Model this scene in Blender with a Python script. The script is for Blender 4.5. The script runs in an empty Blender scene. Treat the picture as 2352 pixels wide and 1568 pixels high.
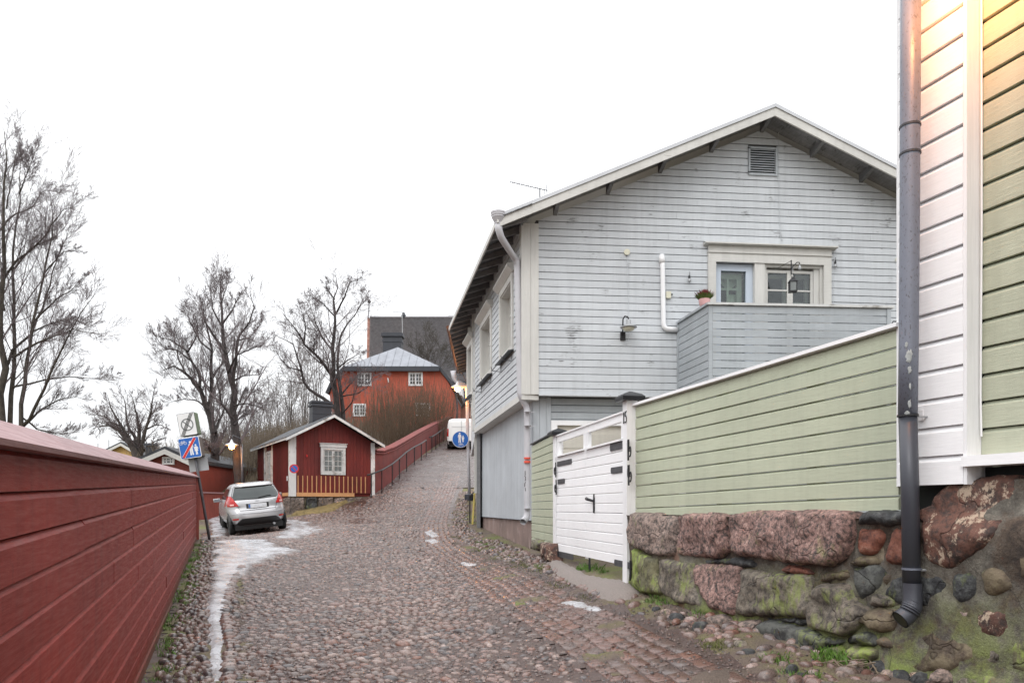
import bpy, math, random
import numpy as np
from mathutils import Vector, Matrix
from mathutils.geometry import delaunay_2d_cdt

# ------------------------------------------------------------------ camera, sky, sun, exposure
S = bpy.context.scene
COL = S.collection
FOC, HOR, CX, CAMZ = 1700.0, 1165.0, 1176.0, 1.6
cam_d = bpy.data.cameras.new('camera')
cam = bpy.data.objects.new('camera', cam_d); COL.objects.link(cam)
cam.location = (0, 0, CAMZ); cam.rotation_euler = (math.radians(90), 0, 0)
cam_d.sensor_width = 36.0; cam_d.lens = 36.0 * FOC / 2352.0
cam_d.shift_y = (HOR - 784.0) / 2352.0
cam_d.clip_start = 0.05; cam_d.clip_end = 4000
S.camera = cam
S.view_settings.view_transform = 'Standard'; S.view_settings.look = 'None'
S.view_settings.exposure = 0.40; S.view_settings.gamma = 1.0
S.view_settings.use_curve_mapping = False
S.cycles.max_bounces = 6; S.cycles.diffuse_bounces = 4; S.cycles.transparent_max_bounces = 12

world = bpy.data.worlds.new('World'); S.world = world; world.use_nodes = True
wn = world.node_tree; wn.nodes.clear()
SUN_EL, SUN_AZ = math.radians(38), math.radians(150)
def wnode(t, **k):
    n = wn.nodes.new(t)
    for a, b in k.items(): setattr(n, a, b)
    return n
out = wnode('ShaderNodeOutputWorld'); mixs = wnode('ShaderNodeMixShader'); mixs.inputs[0].default_value = 0.94
sky = wnode('ShaderNodeTexSky', sky_type='NISHITA'); sky.sun_disc = False
sky.sun_elevation = SUN_EL; sky.sun_rotation = SUN_AZ
bg1 = wnode('ShaderNodeBackground'); bg1.inputs[1].default_value = 0.08
bg2 = wnode('ShaderNodeBackground'); bg2.inputs[1].default_value = 0.88
wn.links.new(sky.outputs[0], bg1.inputs[0])
# closed cloud cover: brightness rises towards the zenith (overcast sky)
tc = wnode('ShaderNodeTexCoord'); sep = wnode('ShaderNodeSeparateXYZ'); wn.links.new(tc.outputs['Generated'], sep.inputs[0])
mx = wnode('ShaderNodeMath', operation='MAXIMUM'); mx.inputs[1].default_value = 0; wn.links.new(sep.outputs[2], mx.inputs[0])
pw = wnode('ShaderNodeMath', operation='POWER'); pw.inputs[1].default_value = 1.8; wn.links.new(mx.outputs[0], pw.inputs[0])
mr = wnode('ShaderNodeMapRange'); mr.inputs[3].default_value = 1.0; mr.inputs[4].default_value = 3.2; wn.links.new(pw.outputs[0], mr.inputs[0])
nz = wnode('ShaderNodeTexNoise'); nz.inputs['Scale'].default_value = 1.6; nz.inputs['Detail'].default_value = 3
wn.links.new(tc.outputs['Generated'], nz.inputs['Vector'])
mr2 = wnode('ShaderNodeMapRange'); mr2.inputs[3].default_value = 0.97; mr2.inputs[4].default_value = 1.03; wn.links.new(nz.outputs[0], mr2.inputs[0])
mu = wnode('ShaderNodeMath', operation='MULTIPLY'); wn.links.new(mr.outputs[0], mu.inputs[0]); wn.links.new(mr2.outputs[0], mu.inputs[1])
vm = wnode('ShaderNodeVectorMath', operation='SCALE'); vm.inputs[0].default_value = (0.975, 0.985, 1.0); wn.links.new(mu.outputs[0], vm.inputs['Scale'])
wn.links.new(vm.outputs[0], bg2.inputs[0])
wn.links.new(bg1.outputs[0], mixs.inputs[1]); wn.links.new(bg2.outputs[0], mixs.inputs[2]); wn.links.new(mixs.outputs[0], out.inputs[0])

sd = bpy.data.lights.new('sun', 'SUN'); sd.energy = 0.6; sd.angle = math.radians(25); sd.color = (1.0, 0.97, 0.93)
sun = bpy.data.objects.new('sun', sd); COL.objects.link(sun)
sun.rotation_euler = (math.radians(52), 0, math.radians(-150 + 180 - 60))
sun.location = (0, 0, 50)

# ------------------------------------------------------------------ helpers
def W(px, py, d):
    return Vector((d * (px - CX) / FOC, d, CAMZ + d * (HOR - py) / FOC))
def wl(o):
    v = Vector((0, 0, 0))
    while o is not None: v += o.location; o = o.parent
    return v
def empty(name, loc, label, cat, group=None):
    o = bpy.data.objects.new(name, None); COL.objects.link(o); o.location = loc
    o.empty_display_size = 0.2
    o['label'] = label; o['category'] = cat
    if group: o['group'] = group
    return o
def tag(o, label=None, cat=None, group=None, kind=None):
    if label: o['label'] = label
    if cat: o['category'] = cat
    if group: o['group'] = group
    if kind: o['kind'] = kind
    return o
def obj(name, vf, mat, parent=None, smooth=False):
    """vf = (verts, faces) in world coordinates -> one mesh object"""
    V, F = vf
    me = bpy.data.meshes.new(name)
    off = wl(parent) if parent is not None else Vector((0, 0, 0))
    me.from_pydata([(v[0] - off.x, v[1] - off.y, v[2] - off.z) for v in V], [], F)
    if smooth: me.polygons.foreach_set('use_smooth', [True] * len(me.polygons))
    me.materials.append(mat); me.update()
    o = bpy.data.objects.new(name, me); COL.objects.link(o); o.parent = parent
    return o
def npobj(name, V, F, mat, parent=None, smooth=False, col=None):
    """numpy verts (n,3), faces (m,k)"""
    me = bpy.data.meshes.new(name)
    V = np.asarray(V, dtype=np.float32)
    if parent is not None:
        o = wl(parent); V = V - np.array([o.x, o.y, o.z], dtype=np.float32)
    F = np.asarray(F, dtype=np.int32); k = F.shape[1]
    me.vertices.add(len(V)); me.vertices.foreach_set('co', V.ravel())
    me.loops.add(F.size); me.loops.foreach_set('vertex_index', F.ravel())
    me.polygons.add(len(F)); me.polygons.foreach_set('loop_start', np.arange(0, F.size, k, dtype=np.int32))
    me.polygons.foreach_set('loop_total', np.full(len(F), k, dtype=np.int32))
    if smooth: me.polygons.foreach_set('use_smooth', np.ones(len(F), dtype=bool))
    me.update(calc_edges=True); me.validate()
    if col is not None:
        a = me.color_attributes.new('col', 'FLOAT_COLOR', 'POINT')
        c = np.ones((len(V), 4), dtype=np.float32); c[:, :3] = col
        a.data.foreach_set('color', c.ravel())
    me.materials.append(mat)
    o = bpy.data.objects.new(name, me); COL.objects.link(o); o.parent = parent
    return o
def join(*vfs):
    V, F = [], []
    for v, f in vfs:
        n = len(V); V += list(v); F += [tuple(i + n for i in q) for q in f]
    return V, F
BOXF = [(0, 3, 2, 1), (4, 5, 6, 7), (0, 1, 5, 4), (1, 2, 6, 5), (2, 3, 7, 6), (3, 0, 4, 7)]
def box(c, s, rz=0.0):
    V = []
    for dz in (-1, 1):
        for dx, dy in ((-1, -1), (1, -1), (1, 1), (-1, 1)):
            x, y = dx * s[0] / 2, dy * s[1] / 2
            V.append(Vector((c[0] + x * math.cos(rz) - y * math.sin(rz), c[1] + x * math.sin(rz) + y * math.cos(rz), c[2] + dz * s[2] / 2)))
    return V, list(BOXF)
def extr(poly, vec):
    n = len(poly); vec = Vector(vec)
    V = [Vector(p) for p in poly] + [Vector(p) + vec for p in poly]
    F = [tuple(range(n))[::-1], tuple(range(n, 2 * n))] + [(i, (i + 1) % n, n + (i + 1) % n, n + i) for i in range(n)]
    return V, F
def tube(path, r, n=8, cap=True):
    path = [Vector(p) for p in path]
    if not isinstance(r, (list, tuple)): r = [r] * len(path)
    V, F = [], []; ref = None
    for i, p in enumerate(path):
        t = (path[min(i + 1, len(path) - 1)] - path[max(i - 1, 0)]).normalized()
        if ref is None:
            ref = Vector((0, 0, 1)) if abs(t.z) < 0.9 else Vector((1, 0, 0))
        a = t.cross(ref).normalized(); b = a.cross(t).normalized(); ref = b
        for k in range(n):
            an = 2 * math.pi * k / n
            V.append(p + r[i] * (math.cos(an) * a + math.sin(an) * b))
    for i in range(len(path) - 1):
        for k in range(n):
            F.append((i * n + k, i * n + (k + 1) % n, (i + 1) * n + (k + 1) % n, (i + 1) * n + k))
    if cap:
        F.append(tuple(range(n))[::-1]); F.append(tuple(range((len(path) - 1) * n, len(path) * n)))
    return V, F
def lathe(c, prof, n=16, ax=Vector((0, 0, 1))):
    """prof: list of (radius, height along ax)"""
    return tube([Vector(c) + ax * h for r, h in prof], [max(r, 1e-4) for r, h in prof], n)
def lathe2(c, prof, n=16):
    V, F = [], []
    for r, h in prof:
        for k in range(n):
            a = 2 * math.pi * k / n
            V.append(Vector((c[0] + r * math.cos(a), c[1] + r * math.sin(a), c[2] + h)))
    for i in range(len(prof) - 1):
        for k in range(n): F.append((i * n + k, i * n + (k + 1) % n, (i + 1) * n + (k + 1) % n, (i + 1) * n + k))
    F.append(tuple(range(n))[::-1]); F.append(tuple(range((len(prof) - 1) * n, len(prof) * n)))
    return V, F
class Fr:
    """a wall plane: origin, horizontal direction u, normal n towards the viewer, height z (with a slope along u)"""
    def __init__(s, O, U, slope=0.0, flip=False):
        s.O = Vector((O[0], O[1])); s.U = Vector((U[0], U[1])).normalized(); s.slope = slope
        s.N = Vector((s.U.y, -s.U.x)) * (-1 if flip else 1)
    def pt(s, u, z, n=0.0):
        p = s.O + s.U * u + s.N * n
        return Vector((p.x, p.y, z + s.slope * u))
    def px(s, x, y, n=0.0):
        k = (x - CX) / FOC; o = s.O + s.N * n
        # (k d, d) = o + U u
        den = s.U.x - k * s.U.y
        u = (k * o.y - o.x) / den; d = o.y + s.U.y * u
        return u, CAMZ + d * (HOR - y) / FOC - s.slope * u, d
    def box(s, u0, u1, z0, z1, n0, n1):
        c = [(u0, n0), (u1, n0), (u1, n1), (u0, n1)]
        return [s.pt(u, z0, n) for u, n in c] + [s.pt(u, z1, n) for u, n in c], list(BOXF)
    def ring(s, u0, u1, z0, z1, w, n0, n1, wb=None):
        wb = w if wb is None else wb
        return join(s.box(u0, u0 + w, z0, z1, n0, n1), s.box(u1 - w, u1, z0, z1, n0, n1),
                    s.box(u0 + w, u1 - w, z1 - w, z1, n0, n1 - 0.002), s.box(u0 + w, u1 - w, z0, z0 + wb, n0, n1 - 0.002))
    def board(s, ub, ut, z0, z1, n0, t, bev=0.018, drop=0.6):
        """ship-lap board: (u at bottom), (u at top), thick lower edge, bevelled top edge"""
        V = []
        for e in (0, 1):
            def uu(z): 
                f = (z - z0) / (z1 - z0); return ub[e] * (1 - f) + ut[e] * f
            for n, z in ((n0, z0), (n0 + t, z0), (n0 + t, z1 - bev), (n0 + t * (1 - drop), z1), (n0, z1)):
                V.append(s.pt(uu(z), z, n))
        F = [(0, 1, 2, 3, 4), (9, 8, 7, 6, 5)] + [(i, i + 5, (i + 1) % 5 + 5, (i + 1) % 5) for i in range(5)]
        return V, F
def rows(fr, z0, z1, h, ufn, holes, n0, t, mat, parent, rng, name='board', joint=0.5, maxlen=4.5, gap=0.004, bev=0.018, minl=0.04, zt=None):
    """courses of horizontal boards between z0 and z1, cut round the holes (u0,u1,za,zb)"""
    z = z1; out = []
    while z > z0 + 0.02:
        zb = max(z - h, z0)
        zm = (z + zb) / 2
        a0, a1 = ufn(zb); b0, b1 = ufn(z)
        if a1 - a0 > minl:
            segs = [(a0, a1)]
            for (hu0, hu1, ha, hb) in holes:
                if ha < zm < hb:
                    ns = []
                    for (p, q) in segs:
                        if hu1 <= p or hu0 >= q: ns.append((p, q)); continue
                        if hu0 > p: ns.append((p, hu0))
                        if hu1 < q: ns.append((hu1, q))
                    segs = ns
            pieces = []
            for (p, q) in segs:
                while q - p > maxlen:
                    c = p + rng.uniform(0.45, 1.0) * maxlen
                    if q - c < 0.5: break
                    pieces.append((p, c - 0.003)); p = c
                pieces.append((p, q))
            for (p, q) in pieces:
                if q - p < minl: continue
                tp = b0 if p == a0 else p; tq = b1 if q == a1 else q
                if tq - tp < minl: tp, tq = p + (q - p) * .4, q - (q - p) * .4
                dn = rng.uniform(-0.0015, 0.0015)
                out.append(obj(name, fr.board((p, q), (tp, tq), zb + gap / 2 + rng.uniform(0, .001), z - gap / 2, n0, t + dn, bev), mat, parent))
        z = zb
    return out

# ------------------------------------------------------------------ materials
def newmat(name):
    m = bpy.data.materials.new(name); m.use_nodes = True
    nt = m.node_tree; b = nt.nodes['Principled BSDF']
    return m, nt, b
def N(nt, t, inp=None, **k):
    n = nt.nodes.new(t)
    for a, v in k.items(): setattr(n, a, v)
    if inp:
        for a, v in inp.items():
            if isinstance(v, bpy.types.NodeSocket): nt.links.new(v, n.inputs[a])
            else: n.inputs[a].default_value = v
    return n
def coords(nt, scale=(1, 1, 1), world=True):
    # position in the world, so the grain runs on across neighbouring pieces
    g = N(nt, 'ShaderNodeNewGeometry')
    m = N(nt, 'ShaderNodeMapping'); m.inputs['Scale'].default_value = scale
    nt.links.new(g.outputs['Position'], m.inputs['Vector']); return m.outputs[0]
def noise(nt, vec, scale, detail=4, rough=0.55):
    return N(nt, 'ShaderNodeTexNoise', {'Vector': vec, 'Scale': scale, 'Detail': detail, 'Roughness': rough}).outputs[0]
def ramp(nt, fac, stops):
    r = N(nt, 'ShaderNodeValToRGB', {'Fac': fac}); e = r.color_ramp.elements
    while len(e) < len(stops): e.new(0.5)
    for i, (p, c) in enumerate(stops):
        e[i].position = p; e[i].color = (*c, 1) if len(c) == 3 else c
    return r.outputs[0]
def g3(v): return (v, v, v)
def mixc(nt, fac, a, b, mode='MIX'):
    n = N(nt, 'ShaderNodeMix', data_type='RGBA', blend_type=mode)
    for i, v in ((0, fac), (6, a), (7, b)):
        if isinstance(v, bpy.types.NodeSocket): nt.links.new(v, n.inputs[i])
        elif i == 0: n.inputs[0].default_value = v
        else: n.inputs[i].default_value = (*v, 1)
    return n.outputs[2]
def bump(nt, b, h, strength=0.3, dist=0.01):
    n = N(nt, 'ShaderNodeBump', {'Height': h, 'Strength': strength, 'Distance': dist}); nt.links.new(n.outputs[0], b.inputs['Normal'])
def plain(name, c, rough=0.5, metal=0.0, var=0.12, sc=6.0, bmp=0.15, spec=0.5):
    m, nt, b = newmat(name); v = coords(nt)
    f = noise(nt, v, sc, 5)
    col = mixc(nt, 1.0, c, ramp(nt, f, [(0.25, g3(1 - var)), (0.75, g3(1 + var))]), 'MULTIPLY')
    nt.links.new(col, b.inputs['Base Color'])
    b.inputs['Roughness'].default_value = rough; b.inputs['Metallic'].default_value = metal
    b.inputs['Specular IOR Level'].default_value = spec
    if bmp: bump(nt, b, noise(nt, v, sc * 8, 3), bmp, 0.002)
    return m
def paint(name, c, wear=(0.3, 0.29, 0.27), grain='h', rough=0.55, wearamt=0.62, dirt=0.12, bmp=0.35, tint=0.07, cracks=False, knots=True, fine=1.0, pale=None, streak=.05, spec=.5, splash=None):
    """weathered paint on boards; grain 'h' horizontal or 'v' vertical"""
    m, nt, b = newmat(name); b.inputs['Specular IOR Level'].default_value = spec
    sc = (1, 1, 14) if grain == 'h' else (14, 14, 0.8)
    v = coords(nt, sc); v1 = coords(nt)
    big = noise(nt, v1, 0.9, 4); g = noise(nt, v, 5.0 * fine, 6, 0.65); g2 = noise(nt, v, 22 * fine, 4, 0.7)
    oi = N(nt, 'ShaderNodeObjectInfo')
    rnd = ramp(nt, oi.outputs['Random'], [(0, g3(1 - tint)), (1, g3(1 + tint))])
    col = mixc(nt, 1.0, c, rnd, 'MULTIPLY')
    col = mixc(nt, 1.0, col, ramp(nt, big, [(0.3, g3(1 - dirt)), (0.7, g3(1 + dirt * .5))]), 'MULTIPLY')
    col = mixc(nt, 1.0, col, ramp(nt, g, [(0.3, g3(1 - dirt * .7)), (0.6, g3(1.03))]), 'MULTIPLY')
    vs = noise(nt, coords(nt, (7, 7, .35)), 1.6, 4, .6)
    col = mixc(nt, 1.0, col, ramp(nt, vs, [(0.34, g3(1 - streak)), (0.55, g3(1.02))]), 'MULTIPLY')
    w = N(nt, 'ShaderNodeMath', {0: g, 1: noise(nt, v1, 3.1, 3)}, operation='MULTIPLY').outputs[0]
    wm = ramp(nt, w, [(max(wearamt * .62 - .02, 0), g3(0)), (wearamt * .62 + .03, g3(1))])
    col = mixc(nt, wm, col, wear)
    if pale:
        pm = ramp(nt, noise(nt, v, 9 * fine, 6, .7), [(0.60, g3(0)), (0.72, g3(0.55))])
        col = mixc(nt, pm, col, pale)
    h = N(nt, 'ShaderNodeMath', {0: g, 1: g2}, operation='ADD').outputs[0]
    if cracks:
        vc = coords(nt, (9, 9, .9)); cn = noise(nt, vc, 3.0, 2, .5)
        a = N(nt, 'ShaderNodeMath', {0: cn, 1: 0.5}, operation='SUBTRACT').outputs[0]
        a = N(nt, 'ShaderNodeMath', {0: a}, operation='ABSOLUTE').outputs[0]
        msk = ramp(nt, noise(nt, v1, 2.3, 2), [(0.42, g3(0)), (0.6, g3(1))])
        cr = N(nt, 'ShaderNodeMath', {0: ramp(nt, a, [(0.0, g3(1)), (0.012, g3(0))]), 1: msk}, operation='MULTIPLY').outputs[0]
        col = mixc(nt, cr, col, tuple(x * .4 for x in c))
    if splash:   # mud splashed up from the ground along the foot
        sp = N(nt, 'ShaderNodeSeparateXYZ', {0: v1}); zb_ = N(nt, 'ShaderNodeMath', {0: sp.outputs[1], 1: splash[1], 2: splash[0]}, operation='MULTIPLY_ADD').outputs[0]
        hgt = N(nt, 'ShaderNodeMath', {0: sp.outputs[2], 1: zb_}, operation='SUBTRACT').outputs[0]
        hm_ = N(nt, 'ShaderNodeMapRange', {0: hgt, 1: .30, 2: .02, 3: 0.0, 4: 1.0}).outputs[0]
        sm = ramp(nt, N(nt, 'ShaderNodeMath', {0: hm_, 1: noise(nt, v1, 28, 5, .75)}, operation='MULTIPLY').outputs[0], [(.18, g3(0)), (.5, g3(.8))]); col = mixc(nt, sm, col, (.085, .062, .048))
    nt.links.new(col, b.inputs['Base Color'])
    nt.links.new(ramp(nt, g, [(0.3, g3(min(rough + .12, 1))), (0.7, g3(rough - .08))]), b.inputs['Roughness'])
    bump(nt, b, h, bmp, 0.004)
    return m

M = {}
M['grey_paint'] = paint('grey_paint', (0.545, 0.57, 0.595), wear=(0.15, 0.15, 0.155), wearamt=0.62, dirt=0.10, tint=0.045)
M['grey_old'] = paint('grey_old', (0.40, 0.43, 0.455), wear=(0.2, 0.2, 0.2), wearamt=0.72, dirt=0.2, tint=0.06)
M['grey_vert'] = paint('grey_vert', (0.45, 0.48, 0.51), wear=(0.33, 0.33, 0.33), grain='v', wearamt=0.7, dirt=0.16, tint=0.03)
M['trim'] = paint('trim', (0.60, 0.59, 0.56), wear=(0.33, 0.31, 0.28), grain='v', wearamt=0.68, dirt=0.10, tint=0.02)
M['trim_h'] = paint('trim_h', (0.58, 0.57, 0.54), wear=(0.3, 0.28, 0.26), grain='h', wearamt=0.68, dirt=0.12, tint=0.02)
M['white'] = paint('white', (0.84, 0.84, 0.85), wear=(0.55, 0.54, 0.53), wearamt=0.80, dirt=0.06, bmp=0.3, tint=0.015, rough=0.42, streak=0.0)
M['white_v'] = paint('white_v', (0.80, 0.80, 0.81), wear=(0.5, 0.48, 0.45), grain='v', wearamt=0.78, dirt=0.07, tint=0.015, rough=0.42)
M['green'] = paint('green', (0.445, 0.475, 0.355), wear=(0.30, 0.32, 0.24), wearamt=0.78, dirt=0.10, bmp=0.4, tint=0.03, rough=0.42)
M['green_old'] = paint('green_old', (0.445, 0.47, 0.36), wear=(0.24, 0.24, 0.18), wearamt=0.70, dirt=0.12, bmp=0.7, tint=0.03, rough=0.5)
M['red'] = paint('red', (0.225, 0.028, 0.021), wear=(0.14, 0.020, 0.016), wearamt=0.74, dirt=0.15, bmp=0.32, tint=0.09, rough=0.46, cracks=True, pale=(0.25, 0.06, 0.05), streak=.22, spec=.20, splash=(-.20, .064))
M['red_cap'] = paint('red_cap', (0.27, 0.150, 0.155), wear=(0.18, 0.06, 0.06), wearamt=0.62, dirt=0.25, rough=0.5)  # pale tone is the wet boards' sky reflection put into the colour
M['falu'] = paint('falu', (0.155, 0.015, 0.011), wear=(0.07, 0.012, 0.01), grain='v', wearamt=0.60, dirt=0.35, tint=0.16, rough=0.65)
M['falu2'] = paint('falu2', (0.22, 0.045, 0.032), wear=(0.12, 0.03, 0.02), grain='v', wearamt=0.66, dirt=0.25, tint=0.1, rough=0.7)
M['peel'] = paint('peel', (0.66, 0.66, 0.65), wear=(0.25, 0.22, 0.19), grain='v', wearamt=0.50, dirt=0.15, tint=0.03)
M['peel_h'] = paint('peel_h', (0.62, 0.62, 0.61), wear=(0.22, 0.2, 0.18), grain='h', wearamt=0.50, dirt=0.2, tint=0.03)
M['pine'] = paint('pine', (0.56, 0.29, 0.13), wear=(0.45, 0.22, 0.08), grain='v', wearamt=0.66, dirt=0.15, tint=0.05)
M['pink_found'] = paint('pink_found', (0.26, 0.185, 0.165), wear=(0.36, 0.28, 0.26), grain='v', wearamt=0.55, dirt=0.35, tint=0.08, rough=0.7)
M['orange'] = plain('orange', (0.40, 0.088, 0.053), 0.9, var=0.2, sc=1.2, bmp=0.2)
M['yellow'] = paint('yellow', (0.55, 0.36, 0.12), wear=(0.4, 0.25, 0.1), wearamt=0.7, dirt=0.1)
M['pipe_white'] = plain('pipe_white', (0.47, 0.465, 0.49), 0.35, var=0.08, sc=4)
M['pvc'] = plain('pvc', (0.82, 0.82, 0.83), 0.3, var=0.02)
M['black_iron'] = plain('black_iron', (0.022, 0.022, 0.025), 0.45, 0.3, var=0.3, sc=12, bmp=0.3)
M['iron_grey'] = plain('iron_grey', (0.07, 0.072, 0.08), 0.5, 0.4, var=0.35, sc=14, bmp=0.4)
M['cap_metal'] = plain('cap_metal', (0.010, 0.011, 0.013), 0.45, 0.0, var=0.3, sc=3, spec=.25)
M['roof_metal'] = plain('roof_metal', (0.50, 0.51, 0.53), 0.35, 0.2, var=0.12, sc=2)
M['zinc'] = plain('zinc', (0.20, 0.21, 0.235), 0.45, 0.3, var=0.2, sc=1.5)
M['dark_metal'] = plain('dark_metal', (0.030, 0.033, 0.042), 0.5, 0.0, var=0.2, sc=3)
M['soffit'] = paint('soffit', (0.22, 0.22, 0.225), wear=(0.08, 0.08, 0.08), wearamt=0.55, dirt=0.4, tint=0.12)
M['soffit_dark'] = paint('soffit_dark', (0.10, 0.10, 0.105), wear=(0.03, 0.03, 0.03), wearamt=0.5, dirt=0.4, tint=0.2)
M['roof_felt'] = plain('roof_felt', (0.040, 0.043, 0.050), 0.65, 0, var=0.5, sc=2.5, bmp=0.5)
M['pole'] = plain('pole', (0.13, 0.13, 0.14), 0.45, 0.5, var=0.25, sc=8)
M['sign_back'] = plain('sign_back', (0.36, 0.37, 0.38), 0.5, 0.3, var=0.08, sc=5)
M['sign_white'] = plain('sign_white', (0.72, 0.72, 0.72), 0.4, var=0.05, bmp=0)
M['sign_blue'] = plain('sign_blue', (0.010, 0.11, 0.42), 0.35, var=0.06, bmp=0)
M['sign_red'] = plain('sign_red', (0.55, 0.020, 0.015), 0.35, var=0.05, bmp=0)
M['sign_grey'] = plain('sign_grey', (0.16, 0.17, 0.17), 0.4, var=0.05, bmp=0)
M['sign_black'] = plain('sign_black', (0.015, 0.015, 0.015), 0.4, var=0.05, bmp=0)
M['box_green'] = plain('box_green', (0.10, 0.14, 0.08), 0.6, var=0.3, sc=14)
M['car_paint'] = plain('car_paint', (0.46, 0.455, 0.465), 0.26, 0.55, var=0.05, sc=1.5, bmp=0)
M['van_paint'] = plain('van_paint', (0.80, 0.79, 0.77), 0.25, 0.0, var=0.04, sc=1.5, bmp=0)
M['car_black'] = plain('car_black', (0.012, 0.012, 0.013), 0.4, var=0.1)
M['rubber'] = plain('rubber', (0.015, 0.015, 0.015), 0.75, var=0.2)
M['car_glass'] = plain('car_glass', (0.02, 0.027, 0.027), 0.05, var=0.3, sc=3, bmp=0, spec=0.5)
M['lamp_red'] = plain('lamp_red', (0.42, 0.018, 0.016), 0.12, var=0.25, sc=20, bmp=0)
M['lamp_pale'] = plain('lamp_pale', (0.75, 0.45, 0.42), 0.12, var=0.1, sc=20, bmp=0)
M['plate_blur'] = plain('plate_blur', (0.62, 0.63, 0.66), 0.4, var=0.18, sc=14, bmp=0)
M['glass'] = plain('glass', (0.05, 0.055, 0.06), 0.05, var=0.3, sc=2.5, bmp=0, spec=0.8)
M['glass_pale'] = plain('glass_pale', (0.16, 0.175, 0.17), 0.06, var=0.5, sc=2.5, bmp=0, spec=0.8)  # lightened for panes seen at a slant, reflected sky put into the colour
M['pot_pink'] = plain('pot_pink', (0.66, 0.38, 0.38), 0.5, var=0.05)
M['heather_green'] = plain('heather_green', (0.10, 0.14, 0.025), 0.7, var=0.4, sc=30)
M['heather_red'] = plain('heather_red', (0.24, 0.05, 0.06), 0.7, var=0.4, sc=30)
M['grass'] = plain('grass', (0.085, 0.17, 0.022), 0.6, var=0.45, sc=9, bmp=0)
M['moss'] = plain('moss', (0.10, 0.115, 0.028), 0.9, var=0.5, sc=14, bmp=0.8)
M['dry_grass'] = plain('dry_grass', (0.17, 0.125, 0.05), 0.9, var=0.45, sc=7, bmp=0.8)
M['curtain'] = plain('curtain', (0.62, 0.70, 0.60), 0.8, var=0.1, sc=20)
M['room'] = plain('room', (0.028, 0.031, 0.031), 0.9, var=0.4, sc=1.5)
M['blue_frame'] = plain('blue_frame', (0.50, 0.56, 0.64), 0.4, var=0.05, sc=3)
M['cream'] = paint('cream', (0.56, 0.53, 0.47), wear=(0.4, 0.38, 0.33), wearamt=0.75)
M['cream_plastic'] = plain('cream_plastic', (0.62, 0.60, 0.48), 0.4, var=0.08, sc=10)
M['sticker'] = plain('sticker', (0.70, 0.09, 0.05), 0.5, var=0.1, bmp=0)
M['lichen'] = plain('lichen', (0.34, 0.36, 0.36), 0.9, var=0.35, sc=30, bmp=0.9)

def m_glass_clear():
    m, nt, b = newmat('window_glass'); nt.nodes.remove(b)
    t = N(nt, 'ShaderNodeBsdfTransparent', {'Color': (0.86, 0.9, 0.88, 1)}); g = N(nt, 'ShaderNodeBsdfGlossy', {'Roughness': 0.03, 'Color': (0.62, 0.64, 0.66, 1)})
    f = N(nt, 'ShaderNodeFresnel', {'IOR': 1.45}); mr = N(nt, 'ShaderNodeMapRange', {0: f.outputs[0], 3: 0.05, 4: 1.0})
    x = N(nt, 'ShaderNodeMixShader'); nt.links.new(mr.outputs[0], x.inputs[0]); nt.links.new(t.outputs[0], x.inputs[1]); nt.links.new(g.outputs[0], x.inputs[2])
    nt.links.new(x.outputs[0], nt.nodes['Material Output'].inputs[0]); return m
M['window_glass'] = m_glass_clear()
def m_lamp(strength=30, c=(1.0, 0.42, 0.10)):
    m, nt, b = newmat('lit_bulb'); b.inputs['Base Color'].default_value = (1, .8, .5, 1)
    b.inputs['Emission Color'].default_value = (*c, 1); b.inputs['Emission Strength'].default_value = strength; return m
M['bulb'] = m_lamp()
def m_pipe():
    m, nt, b = newmat('old_downpipe'); v = coords(nt)
    n1 = noise(nt, v, 2.2, 4); n2 = noise(nt, coords(nt, (1, 1, .5)), 70, 3, .7)
    col = mixc(nt, n1, (0.19, 0.205, 0.25), (0.13, 0.142, 0.18))
    sp = ramp(nt, n2, [(0.33, g3(1)), (0.43, g3(0))])
    col = mixc(nt, sp, col, (0.09, 0.09, 0.105)); nt.links.new(col, b.inputs['Base Color'])
    b.inputs['Roughness'].default_value = 0.42; b.inputs['Metallic'].default_value = 0.2
    bump(nt, b, n2, 0.6, 0.003); return m
M['old_pipe'] = m_pipe()
M['new_pipe'] = plain('new_pipe', (0.052, 0.055, 0.068), 0.38, 0.15, var=0.12, sc=3, bmp=0.1)

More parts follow.
